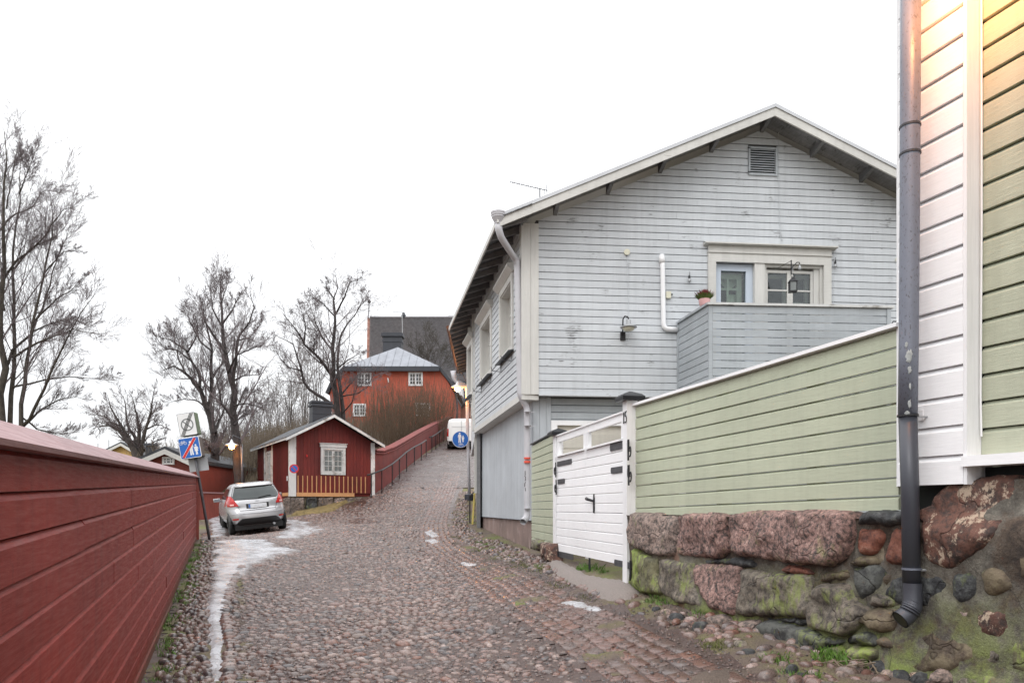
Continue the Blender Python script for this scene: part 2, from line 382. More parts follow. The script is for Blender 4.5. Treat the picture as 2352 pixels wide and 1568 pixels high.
def rock(name, base, dark, speck=None, moss=0.0, mossc=(0.21, 0.245, 0.07), sc=30, white=0.0, rough=0.75, bm=1.0):
    m, nt, b = newmat(name); v = coords(nt)
    f = noise(nt, v, sc, 6, .75); l = noise(nt, v, 3.5, 5, .6); o = noise(nt, v, 11, 5, .6)
    vo = N(nt, 'ShaderNodeTexVoronoi', {'Vector': v, 'Scale': sc * 3}).outputs['Distance']
    col = mixc(nt, ramp(nt, f, [(0.40, g3(0)), (0.54, g3(1))]), dark, base)
    if speck: col = mixc(nt, ramp(nt, f, [(0.55, g3(0)), (0.64, g3(.9))]), col, speck)
    col = mixc(nt, 1.0, col, ramp(nt, l, [(0.28, g3(0.55)), (0.7, g3(1.25))]), 'MULTIPLY')
    if white:
        wv = noise(nt, coords(nt, (1, 1, .7)), 7, 8, .78)
        col = mixc(nt, ramp(nt, wv, [(0.60 - .05 * white, g3(0)), (0.63 - .05 * white, g3(.85))]), col, (0.46, 0.36, 0.27))
    if moss:
        # algae grows in its own patches
        mm = N(nt, 'ShaderNodeMath', {0: noise(nt, v, 2.1, 4, .6), 1: noise(nt, coords(nt, (1, 1, .35)), 16, 5, .7)}, operation='ADD').outputs[0]
        mk = ramp(nt, N(nt, 'ShaderNodeMath', {0: mm, 1: 0.5}, operation='MULTIPLY').outputs[0], [(0.565 - .045 * moss, g3(0)), (0.66 - .045 * moss, g3(min(.9, .45 + .3 * moss)))])
        col = mixc(nt, mk, col, mossc)
    wv_ = N(nt, 'ShaderNodeVectorMath', {0: v, 1: N(nt, 'ShaderNodeVectorMath', {0: N(nt, 'ShaderNodeTexNoise', {'Vector': v, 'Scale': 6.0}).outputs['Color'], 3: .22}, operation='SCALE').outputs[0]}, operation='ADD').outputs[0]
    ck = N(nt, 'ShaderNodeTexVoronoi', {'Vector': wv_, 'Scale': 1.5}, feature='DISTANCE_TO_EDGE').outputs['Distance']
    ckm = ramp(nt, ck, [(0.0, g3(1)), (0.012, g3(0))]); col = mixc(nt, N(nt, 'ShaderNodeMath', {0: ckm, 1: .5}, operation='MULTIPLY').outputs[0], col, tuple(x * .5 for x in dark))
    o = N(nt, 'ShaderNodeMath', {0: o, 1: N(nt, 'ShaderNodeMath', {0: ckm, 1: .35}, operation='MULTIPLY').outputs[0]}, operation='SUBTRACT').outputs[0]
    nt.links.new(col, b.inputs['Base Color']); b.inputs['Roughness'].default_value = rough
    h = N(nt, 'ShaderNodeMath', {0: o, 1: N(nt, 'ShaderNodeMath', {0: f, 1: 0.45}, operation='MULTIPLY').outputs[0]}, operation='ADD').outputs[0]
    bump(nt, b, h, bm, 0.022); return m
M['granite_pink'] = rock('granite_pink', (0.29, 0.175, 0.15), (0.055, 0.045, 0.043), (0.44, 0.31, 0.27), moss=.1, sc=26)
M['granite_grey'] = rock('granite_grey', (0.27, 0.20, 0.17), (0.07, 0.06, 0.055), (0.38, 0.29, 0.25), moss=0.25, sc=24)
M['rock_moss'] = rock('rock_moss', (0.17, 0.145, 0.115), (0.06, 0.05, 0.043), (0.24, 0.2, 0.16), moss=1.1, sc=18)
M['rock_bright'] = rock('rock_bright', (0.17, 0.16, 0.09), (0.07, 0.065, 0.04), None, moss=1.6, mossc=(0.25, 0.32, 0.07), sc=10)
M['rock_dark'] = rock('rock_dark', (0.052, 0.054, 0.056), (0.018, 0.018, 0.02), (0.11, 0.115, 0.11), moss=0.15, sc=12)
M['rock_darkmoss'] = rock('rock_darkmoss', (0.085, 0.088, 0.08), (0.03, 0.03, 0.03), None, moss=0.9, sc=10)
M['rock_red'] = rock('rock_red', (0.24, 0.088, 0.056), (0.09, 0.038, 0.03), (0.28, 0.14, 0.10), sc=9)
M['rock_rust'] = rock('rock_rust', (0.13, 0.060, 0.043), (0.045, 0.030, 0.026), None, sc=12, white=1.0)
M['rock_olive'] = rock('rock_olive', (0.15, 0.12, 0.075), (0.07, 0.05, 0.035), None, moss=0.7, sc=5)
M['mortar'] = rock('mortar', (0.20, 0.165, 0.115), (0.10, 0.082, 0.06), (0.27, 0.23, 0.17), moss=0.5, sc=10)
M['found_stone'] = rock('found_stone', (0.20, 0.155, 0.13), (0.06, 0.05, 0.045), None, sc=14)
def m_plaster():
    m, nt, b = newmat('rough_plaster'); v = coords(nt)
    a = noise(nt, v, 1.7, 5, .6); c = noise(nt, v, 5, 5, .7); f = noise(nt, v, 60, 3, .7)
    a = N(nt, 'ShaderNodeMath', {0: N(nt, 'ShaderNodeMath', {0: a, 1: .6}, operation='MULTIPLY').outputs[0], 1: N(nt, 'ShaderNodeMath', {0: noise(nt, v, 9, 6, .7), 1: .4}, operation='MULTIPLY').outputs[0]}, operation='ADD').outputs[0]
    col = ramp(nt, a, [(0.38, (0.030, 0.022, 0.018)), (0.46, (0.080, 0.058, 0.042)), (0.53, (0.105, 0.093, 0.078)), (0.62, (0.18, 0.165, 0.135))])
    col = mixc(nt, 1.0, col, ramp(nt, c, [(0.3, g3(.6)), (0.7, g3(1.3))]), 'MULTIPLY')
    g = N(nt, 'ShaderNodeNewGeometry'); sp = N(nt, 'ShaderNodeSeparateXYZ', {0: g.outputs['Position']})
    # algae band along the foot of the wall
    hz = N(nt, 'ShaderNodeMapRange', {0: sp.outputs[2], 1: 1.15, 2: 0.50, 3: 0.0, 4: 1.0}).outputs[0]
    mk = N(nt, 'ShaderNodeMath', {0: hz, 1: ramp(nt, c, [(0.38, g3(0)), (0.58, g3(1))])}, operation='MULTIPLY').outputs[0]
    col = mixc(nt, mk, col, (0.17, 0.21, 0.055))
    col = mixc(nt, 1.0, col, ramp(nt, noise(nt, v, 85, 3, .8), [(0.36, g3(.8)), (0.5, g3(1)), (0.66, g3(1.3))]), 'MULTIPLY')
    ck = N(nt, 'ShaderNodeTexVoronoi', {'Vector': N(nt, 'ShaderNodeVectorMath', {0: v, 1: N(nt, 'ShaderNodeVectorMath', {0: N(nt, 'ShaderNodeTexNoise', {'Vector': v, 'Scale': 4.0}).outputs['Color'], 3: .35}, operation='SCALE').outputs[0]}, operation='ADD').outputs[0], 'Scale': 1.1}, feature='DISTANCE_TO_EDGE').outputs['Distance']
    col = mixc(nt, ramp(nt, ck, [(0.0, g3(.6)), (0.009, g3(0))]), col, (0.02, 0.016, 0.012))
    rr = ramp(nt, noise(nt, v, 2.6, 4), [(0.62, g3(0)), (0.7, g3(.5))]); col = mixc(nt, rr, col, (0.24, 0.12, 0.08))
    nt.links.new(col, b.inputs['Base Color']); b.inputs['Roughness'].default_value = 0.85
    h = N(nt, 'ShaderNodeMath', {0: N(nt, 'ShaderNodeMath', {0: c, 1: 3.0}, operation='MULTIPLY').outputs[0], 1: f}, operation='ADD').outputs[0]
    bump(nt, b, h, .7, 0.012); return m
M['plaster'] = m_plaster()

def m_cobble():
    m, nt, b = newmat('cobble'); v = coords(nt)
    at = N(nt, 'ShaderNodeAttribute', attribute_name='col')
    f = noise(nt, v, 45, 5, .7); l = noise(nt, v, 9, 3)
    col = mixc(nt, 1.0, at.outputs['Color'], ramp(nt, f, [(0.3, g3(0.6)), (0.7, g3(1.35))]), 'MULTIPLY')
    # grit and mud lie on the stones in specks
    col = mixc(nt, ramp(nt, noise(nt, v, 130, 3, .8), [(0.54, g3(0)), (0.60, g3(.85))]), col, (0.058, 0.036, 0.030))
    nt.links.new(col, b.inputs['Base Color'])
    nt.links.new(ramp(nt, l, [(0.35, g3(0.12)), (0.65, g3(0.34))]), b.inputs['Roughness'])
    bump(nt, b, f, 0.5, 0.004); return m
M['cobble'] = m_cobble()
def m_road(name, far):
    m, nt, b = newmat(name); v = coords(nt)
    a = noise(nt, v, 0.55, 5, .6); gr = noise(nt, v, 150, 3, .8); g2 = noise(nt, v, 38, 4, .7)
    col = ramp(nt, a, [(0.30, (0.050, 0.029, 0.025)), (0.5, (0.070, 0.043, 0.037)), (0.7, (0.095, 0.066, 0.058))])
    col = mixc(nt, 1.0, col, ramp(nt, gr, [(0.32, g3(0.35)), (0.52, g3(1.0)), (0.68, g3(2.0))]), 'MULTIPLY')
    h = N(nt, 'ShaderNodeMath', {0: gr, 1: g2}, operation='ADD').outputs[0]
    if far:
        wv = N(nt, 'ShaderNodeVectorMath', {0: v, 1: (0, 0, 0)}, operation='ADD').outputs[0]
        vo = N(nt, 'ShaderNodeTexVoronoi', {'Vector': coords(nt, (1, 1, .2)), 'Scale': 7.5, 'Randomness': .85})
        cel = ramp(nt, vo.outputs['Distance'], [(0.28, g3(1)), (0.5, g3(0))])
        rc = N(nt, 'ShaderNodeSeparateColor', {0: vo.outputs['Color']}).outputs[0]
        sc = ramp(nt, rc, [(0.0, (0.06, 0.056, 0.058)), (0.35, (0.115, 0.088, 0.083)), (0.6, (0.165, 0.132, 0.125)), (0.85, (0.10, 0.098, 0.104)), (1.0, (0.25, 0.215, 0.21))])
        col = mixc(nt, cel, col, sc)
        h = N(nt, 'ShaderNodeMath', {0: cel, 1: h}, operation='ADD').outputs[0]
    nt.links.new(col, b.inputs['Base Color'])
    nt.links.new(ramp(nt, noise(nt, v, 1.3, 4), [(0.4, g3(0.18)), (0.62, g3(0.5))]), b.inputs['Roughness'])
    bump(nt, b, h, 0.8, 0.02 if far else 0.008); return m
M['road'] = m_road('road_dirt', False); M['road_far'] = m_road('road_cobbled', True)
def m_ground():
    m, nt, b = newmat('ground_soil'); v = coords(nt)
    a = noise(nt, v, 1.1, 5, .65); gr = noise(nt, v, 90, 3, .8)
    col = ramp(nt, a, [(0.32, (0.075, 0.055, 0.043)), (0.48, (0.115, 0.086, 0.068)), (0.56, (0.125, 0.105, 0.055)), (0.68, (0.115, 0.13, 0.035))])
    col = mixc(nt, 1.0, col, ramp(nt, gr, [(0.35, g3(0.45)), (0.65, g3(1.6))]), 'MULTIPLY')
    nt.links.new(col, b.inputs['Base Color']); b.inputs['Roughness'].default_value = 0.85
    bump(nt, b, gr, 0.9, 0.012); return m
M['ground'] = m_ground()
M['gravel'] = plain('gravel', (0.20, 0.17, 0.155), 0.8, var=0.25, sc=60, bmp=1.0)
M['hill'] = plain('hill', (0.105, 0.078, 0.045), 0.9, var=0.45, sc=1.3, bmp=0.8)
def m_ice():
    m, nt, b = newmat('ice'); v = coords(nt)
    a = noise(nt, v, 3.2, 6, .65); f = noise(nt, v, 40, 4, .7); ed = N(nt, 'ShaderNodeAttribute', attribute_name='col').outputs['Fac']
    col = ramp(nt, a, [(0.30, (0.20, 0.18, 0.18)), (0.45, (0.34, 0.335, 0.345)), (0.62, (0.50, 0.51, 0.54))])
    col = mixc(nt, ramp(nt, noise(nt, v, 95, 3, .8), [(0.58, g3(0)), (0.64, g3(.7))]), col, (0.16, 0.12, 0.11))
    em = N(nt, 'ShaderNodeMath', {0: ed, 1: noise(nt, v, 14, 5, .7)}, operation='ADD').outputs[0]
    col = mixc(nt, ramp(nt, em, [(0.55, g3(1)), (1.15, g3(0))]), col, (0.12, 0.09, 0.08))
    nt.links.new(col, b.inputs['Base Color'])
    nt.links.new(ramp(nt, a, [(0.35, g3(0.08)), (0.65, g3(0.38))]), b.inputs['Roughness'])
    bump(nt, b, N(nt, 'ShaderNodeMath', {0: a, 1: f}, operation='ADD').outputs[0], 0.5, 0.02); return m
M['ice'] = m_ice()
def m_bark(name, c, c2):
    m, nt, b = newmat(name); v = coords(nt, (1, 1, .35))
    f = noise(nt, v, 9, 5, .7)
    nt.links.new(ramp(nt, f, [(0.35, c2), (0.65, c)]), b.inputs['Base Color']); b.inputs['Roughness'].default_value = .9
    bump(nt, b, f, 0.8, 0.03); return m
M['bark_dark'] = m_bark('bark_dark', (0.062, 0.050, 0.047), (0.020, 0.016, 0.016))
M['bark'] = m_bark('bark', (0.085, 0.072, 0.056), (0.030, 0.026, 0.021))
M['bark_far'] = m_bark('bark_far', (0.11, 0.095, 0.088), (0.06, 0.052, 0.05))  # paler bark for distant trees, haze put into the colour
M['twig'] = m_bark('twig', (0.19, 0.155, 0.16), (0.11, 0.09, 0.092))
M['twig_far'] = m_bark('twig_far', (0.24, 0.22, 0.215), (0.15, 0.135, 0.13))  # twigs of distant trees, lightened in colour to stand for haze
M['brush'] = m_bark('brush', (0.15, 0.095, 0.055), (0.07, 0.045, 0.028))
M['brush_pale'] = m_bark('brush_pale', (0.22, 0.175, 0.125), (0.11, 0.085, 0.06))
def m_tiles():
    m, nt, b = newmat('roof_tiles'); at = N(nt, 'ShaderNodeObjectInfo'); v = coords(nt)
    a = noise(nt, v, .12, 4); f = noise(nt, v, 2.5, 3, .6)
    col = ramp(nt, a, [(0.35, (0.122, 0.117, 0.125)), (0.65, (0.150, 0.138, 0.142))])
    col = mixc(nt, 1.0, col, ramp(nt, f, [(0.3, g3(.75)), (0.7, g3(1.3))]), 'MULTIPLY')
    nt.links.new(col, b.inputs['Base Color']); b.inputs['Roughness'].default_value = .45; return m
M['tiles'] = m_tiles()
def m_brick():
    m, nt, b = newmat('old_brick'); v = coords(nt)
    f = noise(nt, v, 1.5, 5, .7)
    nt.links.new(ramp(nt, f, [(0.3, (0.20, 0.085, 0.06)), (0.55, (0.29, 0.14, 0.105)), (0.72, (0.40, 0.31, 0.28))]), b.inputs['Base Color']); b.inputs['Roughness'].default_value = .85; return m
M['brick'] = m_brick()
# ------------------------------------------------------------------ terrain
CP = np.array([
 (0,0,0),(-1.0,2,.03),(-3.0,5.98,.18),(0,6,.2),(-5,11,.50),(-7.1,16.7,.86),(-6.7,16.6,.84),(-2.5,11,.38),(-2,16,.60),
 (-8.66,22.8,.68),(-7.05,22.8,.86),(-8.5,26,1.0),(-5,22.8,1.0),(-3,22.8,1.05),(-10.9,27,1.28),(-8.67,29,1.34),(-5.74,30.7,2.1),
 (-5.6,36.5,3.4),(-5.4,42,4.35),(-5.3,48.6,5.4),(-5.2,63,7.6),(-3.5,48.6,5.37),(-3,63,7.6),(-3.2,30,2.0),(-3,36.5,3.3),(-3,42,4.3),
 (.43,14,.75),(-.9,19.8,.97),(-1.7,29.5,1.95),(-1.5,36,3.2),(-1.5,48,5.4),(-1,63,7.7),(.68,11.7,.76),(1.36,8.6,.69),(2.68,5.16,.50),
 (3.2,3.5,.36),(3.5,2,.3),(1.6,3.6,.28),(0.6,8.6,.45),(-0.6,11.7,.5),(-.7,16,.75),
 (-15,27,1.0),(-20,20,.2),(-30,30,-.5),(-14,36,3.0),(-11,33,2.4),(-12,45,5.0),(-25,50,2.5),(-10,65,8.4),(0,66,8.2),(5,65,8.5),(-40,80,2),(0,100,12),(-30,110,9),
 (25,100,12),(10,30,3),(8,14,1.2),(8,5,.7),(8,-2,.4),(-6,0,-.1),(-15,5,-.3),(-12,12,.1),(-30,5,-1),(0,-3,-.1),(25,50,7)], float)
def _tps():
    P = CP[:, :2] / 10.0; n = len(P)
    r = np.linalg.norm(P[:, None] - P[None], axis=2); K = np.where(r > 0, r * r * np.log(r + 1e-12), 0) + np.eye(n) * 0.002
    A = np.zeros((n + 3, n + 3)); A[:n, :n] = K; A[:n, n] = 1; A[:n, n + 1:] = P; A[n, :n] = 1; A[n + 1:, :n] = P.T
    return P, np.linalg.solve(A, np.r_[CP[:, 2], 0, 0, 0])
_P, _Wt = _tps()
def gz(x, y):
    x = np.clip(np.atleast_1d(np.asarray(x, float)), -40, 25); y = np.clip(np.atleast_1d(np.asarray(y, float)), -3, 105)
    Q = np.stack([x, y], -1) / 10.0; sh = Q.shape[:-1]; Q = Q.reshape(-1, 2); o = np.zeros(len(Q)); n = len(_P)
    for i in range(0, len(Q), 20000):
        q = Q[i:i + 20000]; r = np.linalg.norm(q[:, None] - _P[None], axis=2)
        K = r * r * np.log(r + 1e-12)
        o[i:i + 20000] = K @ _Wt[:n] + _Wt[n] + q @ _Wt[n + 1:]
    return o.reshape(sh)
def gz1(x, y): return float(gz(x, y)[0])
def ghit(px, py, d0=1.0, d1=110.0):
    """where the sight line through a pixel of the photograph meets the ground"""
    k = (px - CX) / FOC; m = (HOR - py) / FOC
    ds = np.linspace(d0, d1, 1200); f = CAMZ + m * ds - gz(k * ds, ds)
    i = np.argmax(f < 0)
    if f[i] >= 0: i = len(ds) - 1
    a, b = ds[max(i - 1, 0)], ds[i]
    for _ in range(18):
        c = (a + b) / 2
        if CAMZ + m * c - gz1(k * c, c) < 0: b = c
        else: a = c
    return k * b, b
rng = np.random.default_rng(5); rnd = random.Random(11)
def vnoise(x, y, s, seed=0):
    """smooth value noise for masks"""
    x = np.asarray(x) * s; y = np.asarray(y) * s; xi = np.floor(x).astype(int); yi = np.floor(y).astype(int); fx = x - xi; fy = y - yi
    fx = fx * fx * (3 - 2 * fx); fy = fy * fy * (3 - 2 * fy)
    def h(a, b):
        n = (a * 374761393 + b * 668265263 + seed * 974711) & 0x7fffffff; n = ((n ^ (n >> 13)) * 1274126177) & 0x7fffffff
        return ((n ^ (n >> 16)) & 0xffff) / 65535.0
    return (h(xi, yi) * (1 - fx) + h(xi + 1, yi) * fx) * (1 - fy) + (h(xi, yi + 1) * (1 - fx) + h(xi + 1, yi + 1) * fx) * fy
def sdist(X, Y, poly):
    """signed distance, positive inside"""
    P = np.asarray(poly, float); X = np.asarray(X, float); Y = np.asarray(Y, float); d = np.full(X.shape, 1e9); ins = np.zeros(X.shape, bool)
    for i in range(len(P)):
        a, b = P[i], P[(i + 1) % len(P)]; e = b - a
        t = np.clip(((X - a[0]) * e[0] + (Y - a[1]) * e[1]) / max(e @ e, 1e-9), 0, 1)
        d = np.minimum(d, np.hypot(X - a[0] - t * e[0], Y - a[1] - t * e[1]))
        c = (a[1] > Y) != (b[1] > Y)
        xx = a[0] + (Y - a[1]) * e[0] / (e[1] if abs(e[1]) > 1e-9 else 1e-9)
        ins ^= c & (X < xx)
    return np.where(ins, d, -d)
def gridmesh(xs, ys, zf, keep=None):
    X, Y = np.meshgrid(xs, ys); Z = zf(X, Y); n, m = X.shape
    V = np.stack([X, Y, Z], -1).reshape(-1, 3); I = np.arange(n * m).reshape(n, m)
    F = np.stack([I[:-1, :-1], I[:-1, 1:], I[1:, 1:], I[1:, :-1]], -1).reshape(-1, 4)
    if keep is not None:
        k = keep(X, Y).reshape(-1); F = F[k[F].any(1)]
        u, inv = np.unique(F, return_inverse=True); V = V[u]; F = inv.reshape(F.shape)
    return V, F
def fence_x(d): return -0.695 - 0.385 * d
def wall_x(d):   # street side of everything on the right
    return np.interp(d, [0, 1.0, 8.6, 11.7, 14, 19.8, 21.4, 29.5, 63], [4.3, 4.05, 1.38, .66, .42, -.9, -1.2, -1.65, -1.0])
def left_x(d):   # left edge of the road surface
    return np.interp(d, [0, 16.7, 24, 27, 30.5, 36.5, 48.6, 63], [-.695, -7.1, -10.0, -9.5, -5.9, -5.2, -4.9, -4.8])
xs = np.r_[-1500, -500, -150, np.arange(-60, -11, 2.0), np.arange(-10.8, 4.6, .16), np.arange(5, 30, 2.0), 60, 200, 600, 1500]
ys = np.r_[-400, -100, -30, -10, -3, np.arange(-1, 32, .16), np.arange(32.5, 70, .8), np.arange(71, 110, 3.0), 150, 300, 800, 2500]
V, F = gridmesh(xs, ys, lambda X, Y: gz(X, Y) + .02 * (vnoise(X, Y, 2.2) - .5))
ground = tag(npobj('ground', V, F, M['ground'], smooth=True), 'brown soil with moss and thin grass beside the cobbled road', kind='structure')
# the road bed
def onroad(X, Y): return (X > left_x(Y) + .02) & (X < wall_x(Y) - .10) & (Y > .5)
def strip(d): return np.interp(d, [0, 3, 6, 8.6, 11.7, 14, 19.8, 29.5, 63], [2.9, 2.05, .75, .2, -.35, -.75, -1.75, -2.15, -1.6])  # right edge of the paved part
V, F = gridmesh(np.arange(-10.5, 4.3, .10), np.arange(.6, 32, .10), lambda X, Y: gz(X, Y) + .016 + .012 * (vnoise(X, Y, 1.6, 3) - .5), lambda X, Y: onroad(X, Y) & (X < strip(Y)))
road = tag(npobj('road', V, F, M['road'], smooth=True), 'cobbled street of rounded stones set in reddish grit, winding uphill', kind='structure')
V, F = gridmesh(np.arange(-7, 1, .12), np.arange(31.9, 66, .2), lambda X, Y: gz(X, Y) + .03 + .035 * (vnoise(X, Y, 7, 3) - .5), lambda X, Y: (X > left_x(Y) - .1) & (X < wall_x(Y) - .1))
tag(npobj('upper_road', V, F, M['road_far'], smooth=True), 'steep upper stretch of the cobbled street climbing to the white van', kind='structure')

# ---- areas traced on the ground
def tr6(pts): return [ghit(392 + x * .375, 1127 + y * .375) for x, y in pts]
ICE = [
 tr6([(243,1190),(252,1000),(240,850),(222,680),(240,560),(268,420),(292,320),(380,305),(600,308),(640,345),(800,372),(700,402),(600,430),(500,455),(430,540),(385,640),(345,740),(312,800),(322,930),(300,1000),(322,1190)]),
 tr6([(215,158),(330,150),(345,250),(330,290),(250,250)]),
 tr6([(700,175),(830,190),(935,240),(860,275),(780,292),(640,300),(700,250)]),
 tr6([(1545,262),(1600,236),(1645,285),(1600,292)]), tr6([(1545,312),(1620,300),(1650,320),(1600,332)]),
 [ghit(x, y) for x, y in ((1278,1390),(1320,1383),(1390,1405),(1370,1412),(1310,1402))],
 [ghit(x, y) for x, y in ((1055,1292),(1100,1298),(1090,1305),(1060,1302))],
 [ghit(x, y) for x, y in ((1510,1505),(1540,1516),(1535,1522),(1512,1514))],
]
ice_px = []
for k, poly in enumerate(ICE):
    P = np.array(poly); x0, y0 = P.min(0) - .3; x1, y1 = P.max(0) + .3
    st = .06 if k == 0 else .045
    wob = lambda X, Y: .30 * (vnoise(X, Y, 1.7, 9) - .5) + .16 * (vnoise(X, Y, 6, 4) - .5)
    sdm = lambda X, Y: sdist(X, Y, P) + (wob(X, Y) * (np.clip((Y - 9) / 6, .14, 1) if k == 0 else 1) + (.03 if k == 0 else 0) if k < 3 else .25 * wob(X, Y))
    zf = lambda X, Y: gz(X, Y) + .016 + np.clip(sdm(X, Y) * .45, -.04, .030) + .016 * (vnoise(X, Y, 5, 7) - .5)
    V, F = gridmesh(np.arange(x0, x1, st), np.arange(y0, y1, st), zf, lambda X, Y: sdm(X, Y) > -.05)
    edg = np.clip(sdm(V[:, 0], V[:, 1]) / (.30 if k < 3 else .09), 0, 1)[:, None] * (1.0 if k != 0 else np.ones((len(V), 1))) + (np.clip((10 - V[:, 1:2]) / 3, 0, .5) if k == 0 else 0)
    nm = ['grey-white ice sheet along the gutter by the red fence and in front of the car', 'patch of ice left of the silver car by the leaning sign pole',
          'grey ice patch right of the silver car', 'small round ice patch in the middle of the hill road', 'smaller ice patch just below the round one on the road',
          'pale ice patch between the brick lane and the stone wall', 'thin ice smear on the brick lane', 'small shard of ice at the bottom of the brick lane'][k]
    tag(npobj('ice', V, F, M['ice'], smooth=True, col=edg), nm, kind='stuff')

# the lane of flat setts, a band along the right of the road
LC = [ghit(x, y) for x, y in ((1680,1640),(1545,1548),(1420,1480),(1278,1405),(1190,1352),(1105,1308),(1040,1272),(1005,1240),(1000,1205),(1012,1165),(1030,1125),(1042,1085))]
LC = np.array(LC)
def lane(n):
    t = np.linspace(0, 1, len(LC)); L = np.r_[0, np.cumsum(np.linalg.norm(np.diff(LC, axis=0), axis=1))]
    s = np.linspace(0, L[-1], n); c = np.stack([np.interp(s, L, LC[:, i]) for i in (0, 1)], 1)
    for _ in range(30): c[1:-1] = (c[:-2] + c[1:-1] * 2 + c[2:]) / 4
    return c, L[-1]
LCs, LL = lane(200)
def lane_d(X, Y):
    X = np.asarray(X, float); Y = np.asarray(Y, float); d = np.full(X.shape, 1e9)
    for c in LCs[::2]: d = np.minimum(d, np.hypot(X - c[0], Y - c[1]))
    return d
LW = .46

# ---- rounded stones
def dome(nr, seed):
    r = np.random.default_rng(seed); V = []
    ph = r.uniform(0, 6.28); w = 1 + .13 * np.cos(2 * (np.arange(nr) / nr * 6.283 + ph)) + r.uniform(-.10, .10, nr)
    for rad, h in ((1.0, -.55), (.93, .25), (.66, .78)):
        for k in range(nr):
            a = 2 * math.pi * k / nr; V.append((rad * w[k] * math.cos(a), rad * w[k] * math.sin(a), h + r.uniform(-.06, .06)))
    V.append((r.uniform(-.12, .12), r.uniform(-.12, .12), 1.0)); F = []
    for i in range(2):
        for k in range(nr):
            a, b, c, d = i * nr + k, i * nr + (k + 1) % nr, (i + 1) * nr + (k + 1) % nr, (i + 1) * nr + k; F += [(a, b, c), (a, c, d)]
    for k in range(nr): F.append((2 * nr + k, 2 * nr + (k + 1) % nr, 3 * nr))
    return np.array(V), np.array(F)
PAL = np.array([(.25,.19,.175),(.20,.155,.14),(.28,.235,.215),(.165,.155,.155),(.115,.12,.13),(.33,.285,.265),(.235,.14,.11),(.19,.17,.16),(.085,.085,.092),(.22,.195,.175),(.40,.36,.34)]) * np.array([.72, .60, .565])
PW = np.array([.20,.17,.12,.11,.07,.08,.05,.12,.03,.10,.03]); PW /= PW.sum()
DOMES = [dome(9, s) for s in range(8)]
def slope_at(x, y):
    e = .1; return (gz(x + e, y) - gz(x - e, y)) / (2 * e), (gz(x, y + e) - gz(x, y - e)) / (2 * e)
def place_stones(cx, cy, sx, sy, sz, lift, rot, col, name, parent, label=None, singles=0, mat=None):
    n = len(cx); cz = gz(cx, cy); gx, gy = slope_at(cx, cy); T = rng.integers(0, len(DOMES), n)
    dist = np.hypot(cx, cy); onscr = np.abs(cx / np.maximum(cy, .1) * FOC + 0) < 1250
    vis = (dist + np.where((np.abs(cx / np.maximum(cy, .1)) < .72) & (1.6 * 1700 / np.maximum(cy, .1) < 520), 0, 50))
    size = -(sx * sy) ** .5 / vis
    order = np.argsort(size); first = order[:singles]; rest = order[singles:]
    me_cache = {}
    for i in first:
        key = (int(T[i]), int(np.argmin(((PAL - col[i]) ** 2).sum(1))))
        if key not in me_cache:
            v, f = DOMES[key[0]]; me = bpy.data.meshes.new(name); me.from_pydata(v.tolist(), [], f.tolist())
            me.polygons.foreach_set('use_smooth', [True] * len(me.polygons)); me.update()
            a = me.color_attributes.new('col', 'FLOAT_COLOR', 'POINT'); cc = np.ones((len(v), 4), np.float32); cc[:, :3] = PAL[key[1]] ; a.data.foreach_set('color', cc.ravel())
            me.materials.append(mat or M['cobble']); me_cache[key] = me
        o = bpy.data.objects.new(name, me_cache[key]); COL.objects.link(o); o.parent = parent
        nrm = Vector((-gx[i], -gy[i], 1)).normalized()
        o.rotation_euler = (nrm.to_track_quat('Z', 'Y').to_matrix() @ Matrix.Rotation(rot[i], 3, 'Z')).to_euler()
        o.scale = (sx[i], sy[i], sz[i]); pl = wl(parent); o.location = (cx[i] - pl.x, cy[i] - pl.y, cz[i] + lift[i] - pl.z)
    if len(rest):
        Vs, Fs, Cs = [], [], []; off = 0
        for t in range(len(DOMES)):
            ids = rest[T[rest] == t]
            if not len(ids): continue
            v, f = DOMES[t]; nv = len(v)
            x = v[None, :, 0] * sx[ids, None]; y = v[None, :, 1] * sy[ids, None]; z = v[None, :, 2] * sz[ids, None]
            c, s = np.cos(rot[ids])[:, None], np.sin(rot[ids])[:, None]
            X = x * c - y * s; Y = x * s + y * c
            Z = z + X * gx[ids, None] + Y * gy[ids, None] + (cz[ids] + lift[ids])[:, None]
            Vs.append(np.stack([X + cx[ids, None], Y + cy[ids, None], Z], -1).reshape(-1, 3))
            Fs.append((f[None] + (np.arange(len(ids)) * nv)[:, None, None]).reshape(-1, 3) + off); off += len(ids) * nv
            Cs.append(np.repeat(col[ids], nv, 0))
        o = npobj(name + 's', np.concatenate(Vs), np.concatenate(Fs), mat or M['cobble'], parent, True, np.concatenate(Cs))
        tag(o, label, kind='stuff')
def field(cell, region, dmax, dens, dmin=1.6):
    xs = np.arange(-10.5, 4.2, cell); ys = np.arange(dmin, dmax, cell * .92); X, Y = np.meshgrid(xs, ys); X[::2] += cell / 2
    X = X + rng.uniform(-.34, .34, X.shape) * cell; Y = Y + rng.uniform(-.3, .3, Y.shape) * cell
    X, Y = X.ravel(), Y.ravel(); k = region(X, Y) & (rng.uniform(0, 1, X.shape) < dens(X, Y)) & (np.abs(X / Y) < .95)
    return X[k], Y[k]
inroad = lambda X, Y: (X > left_x(Y) + .10) & (X < strip(Y) - .03)
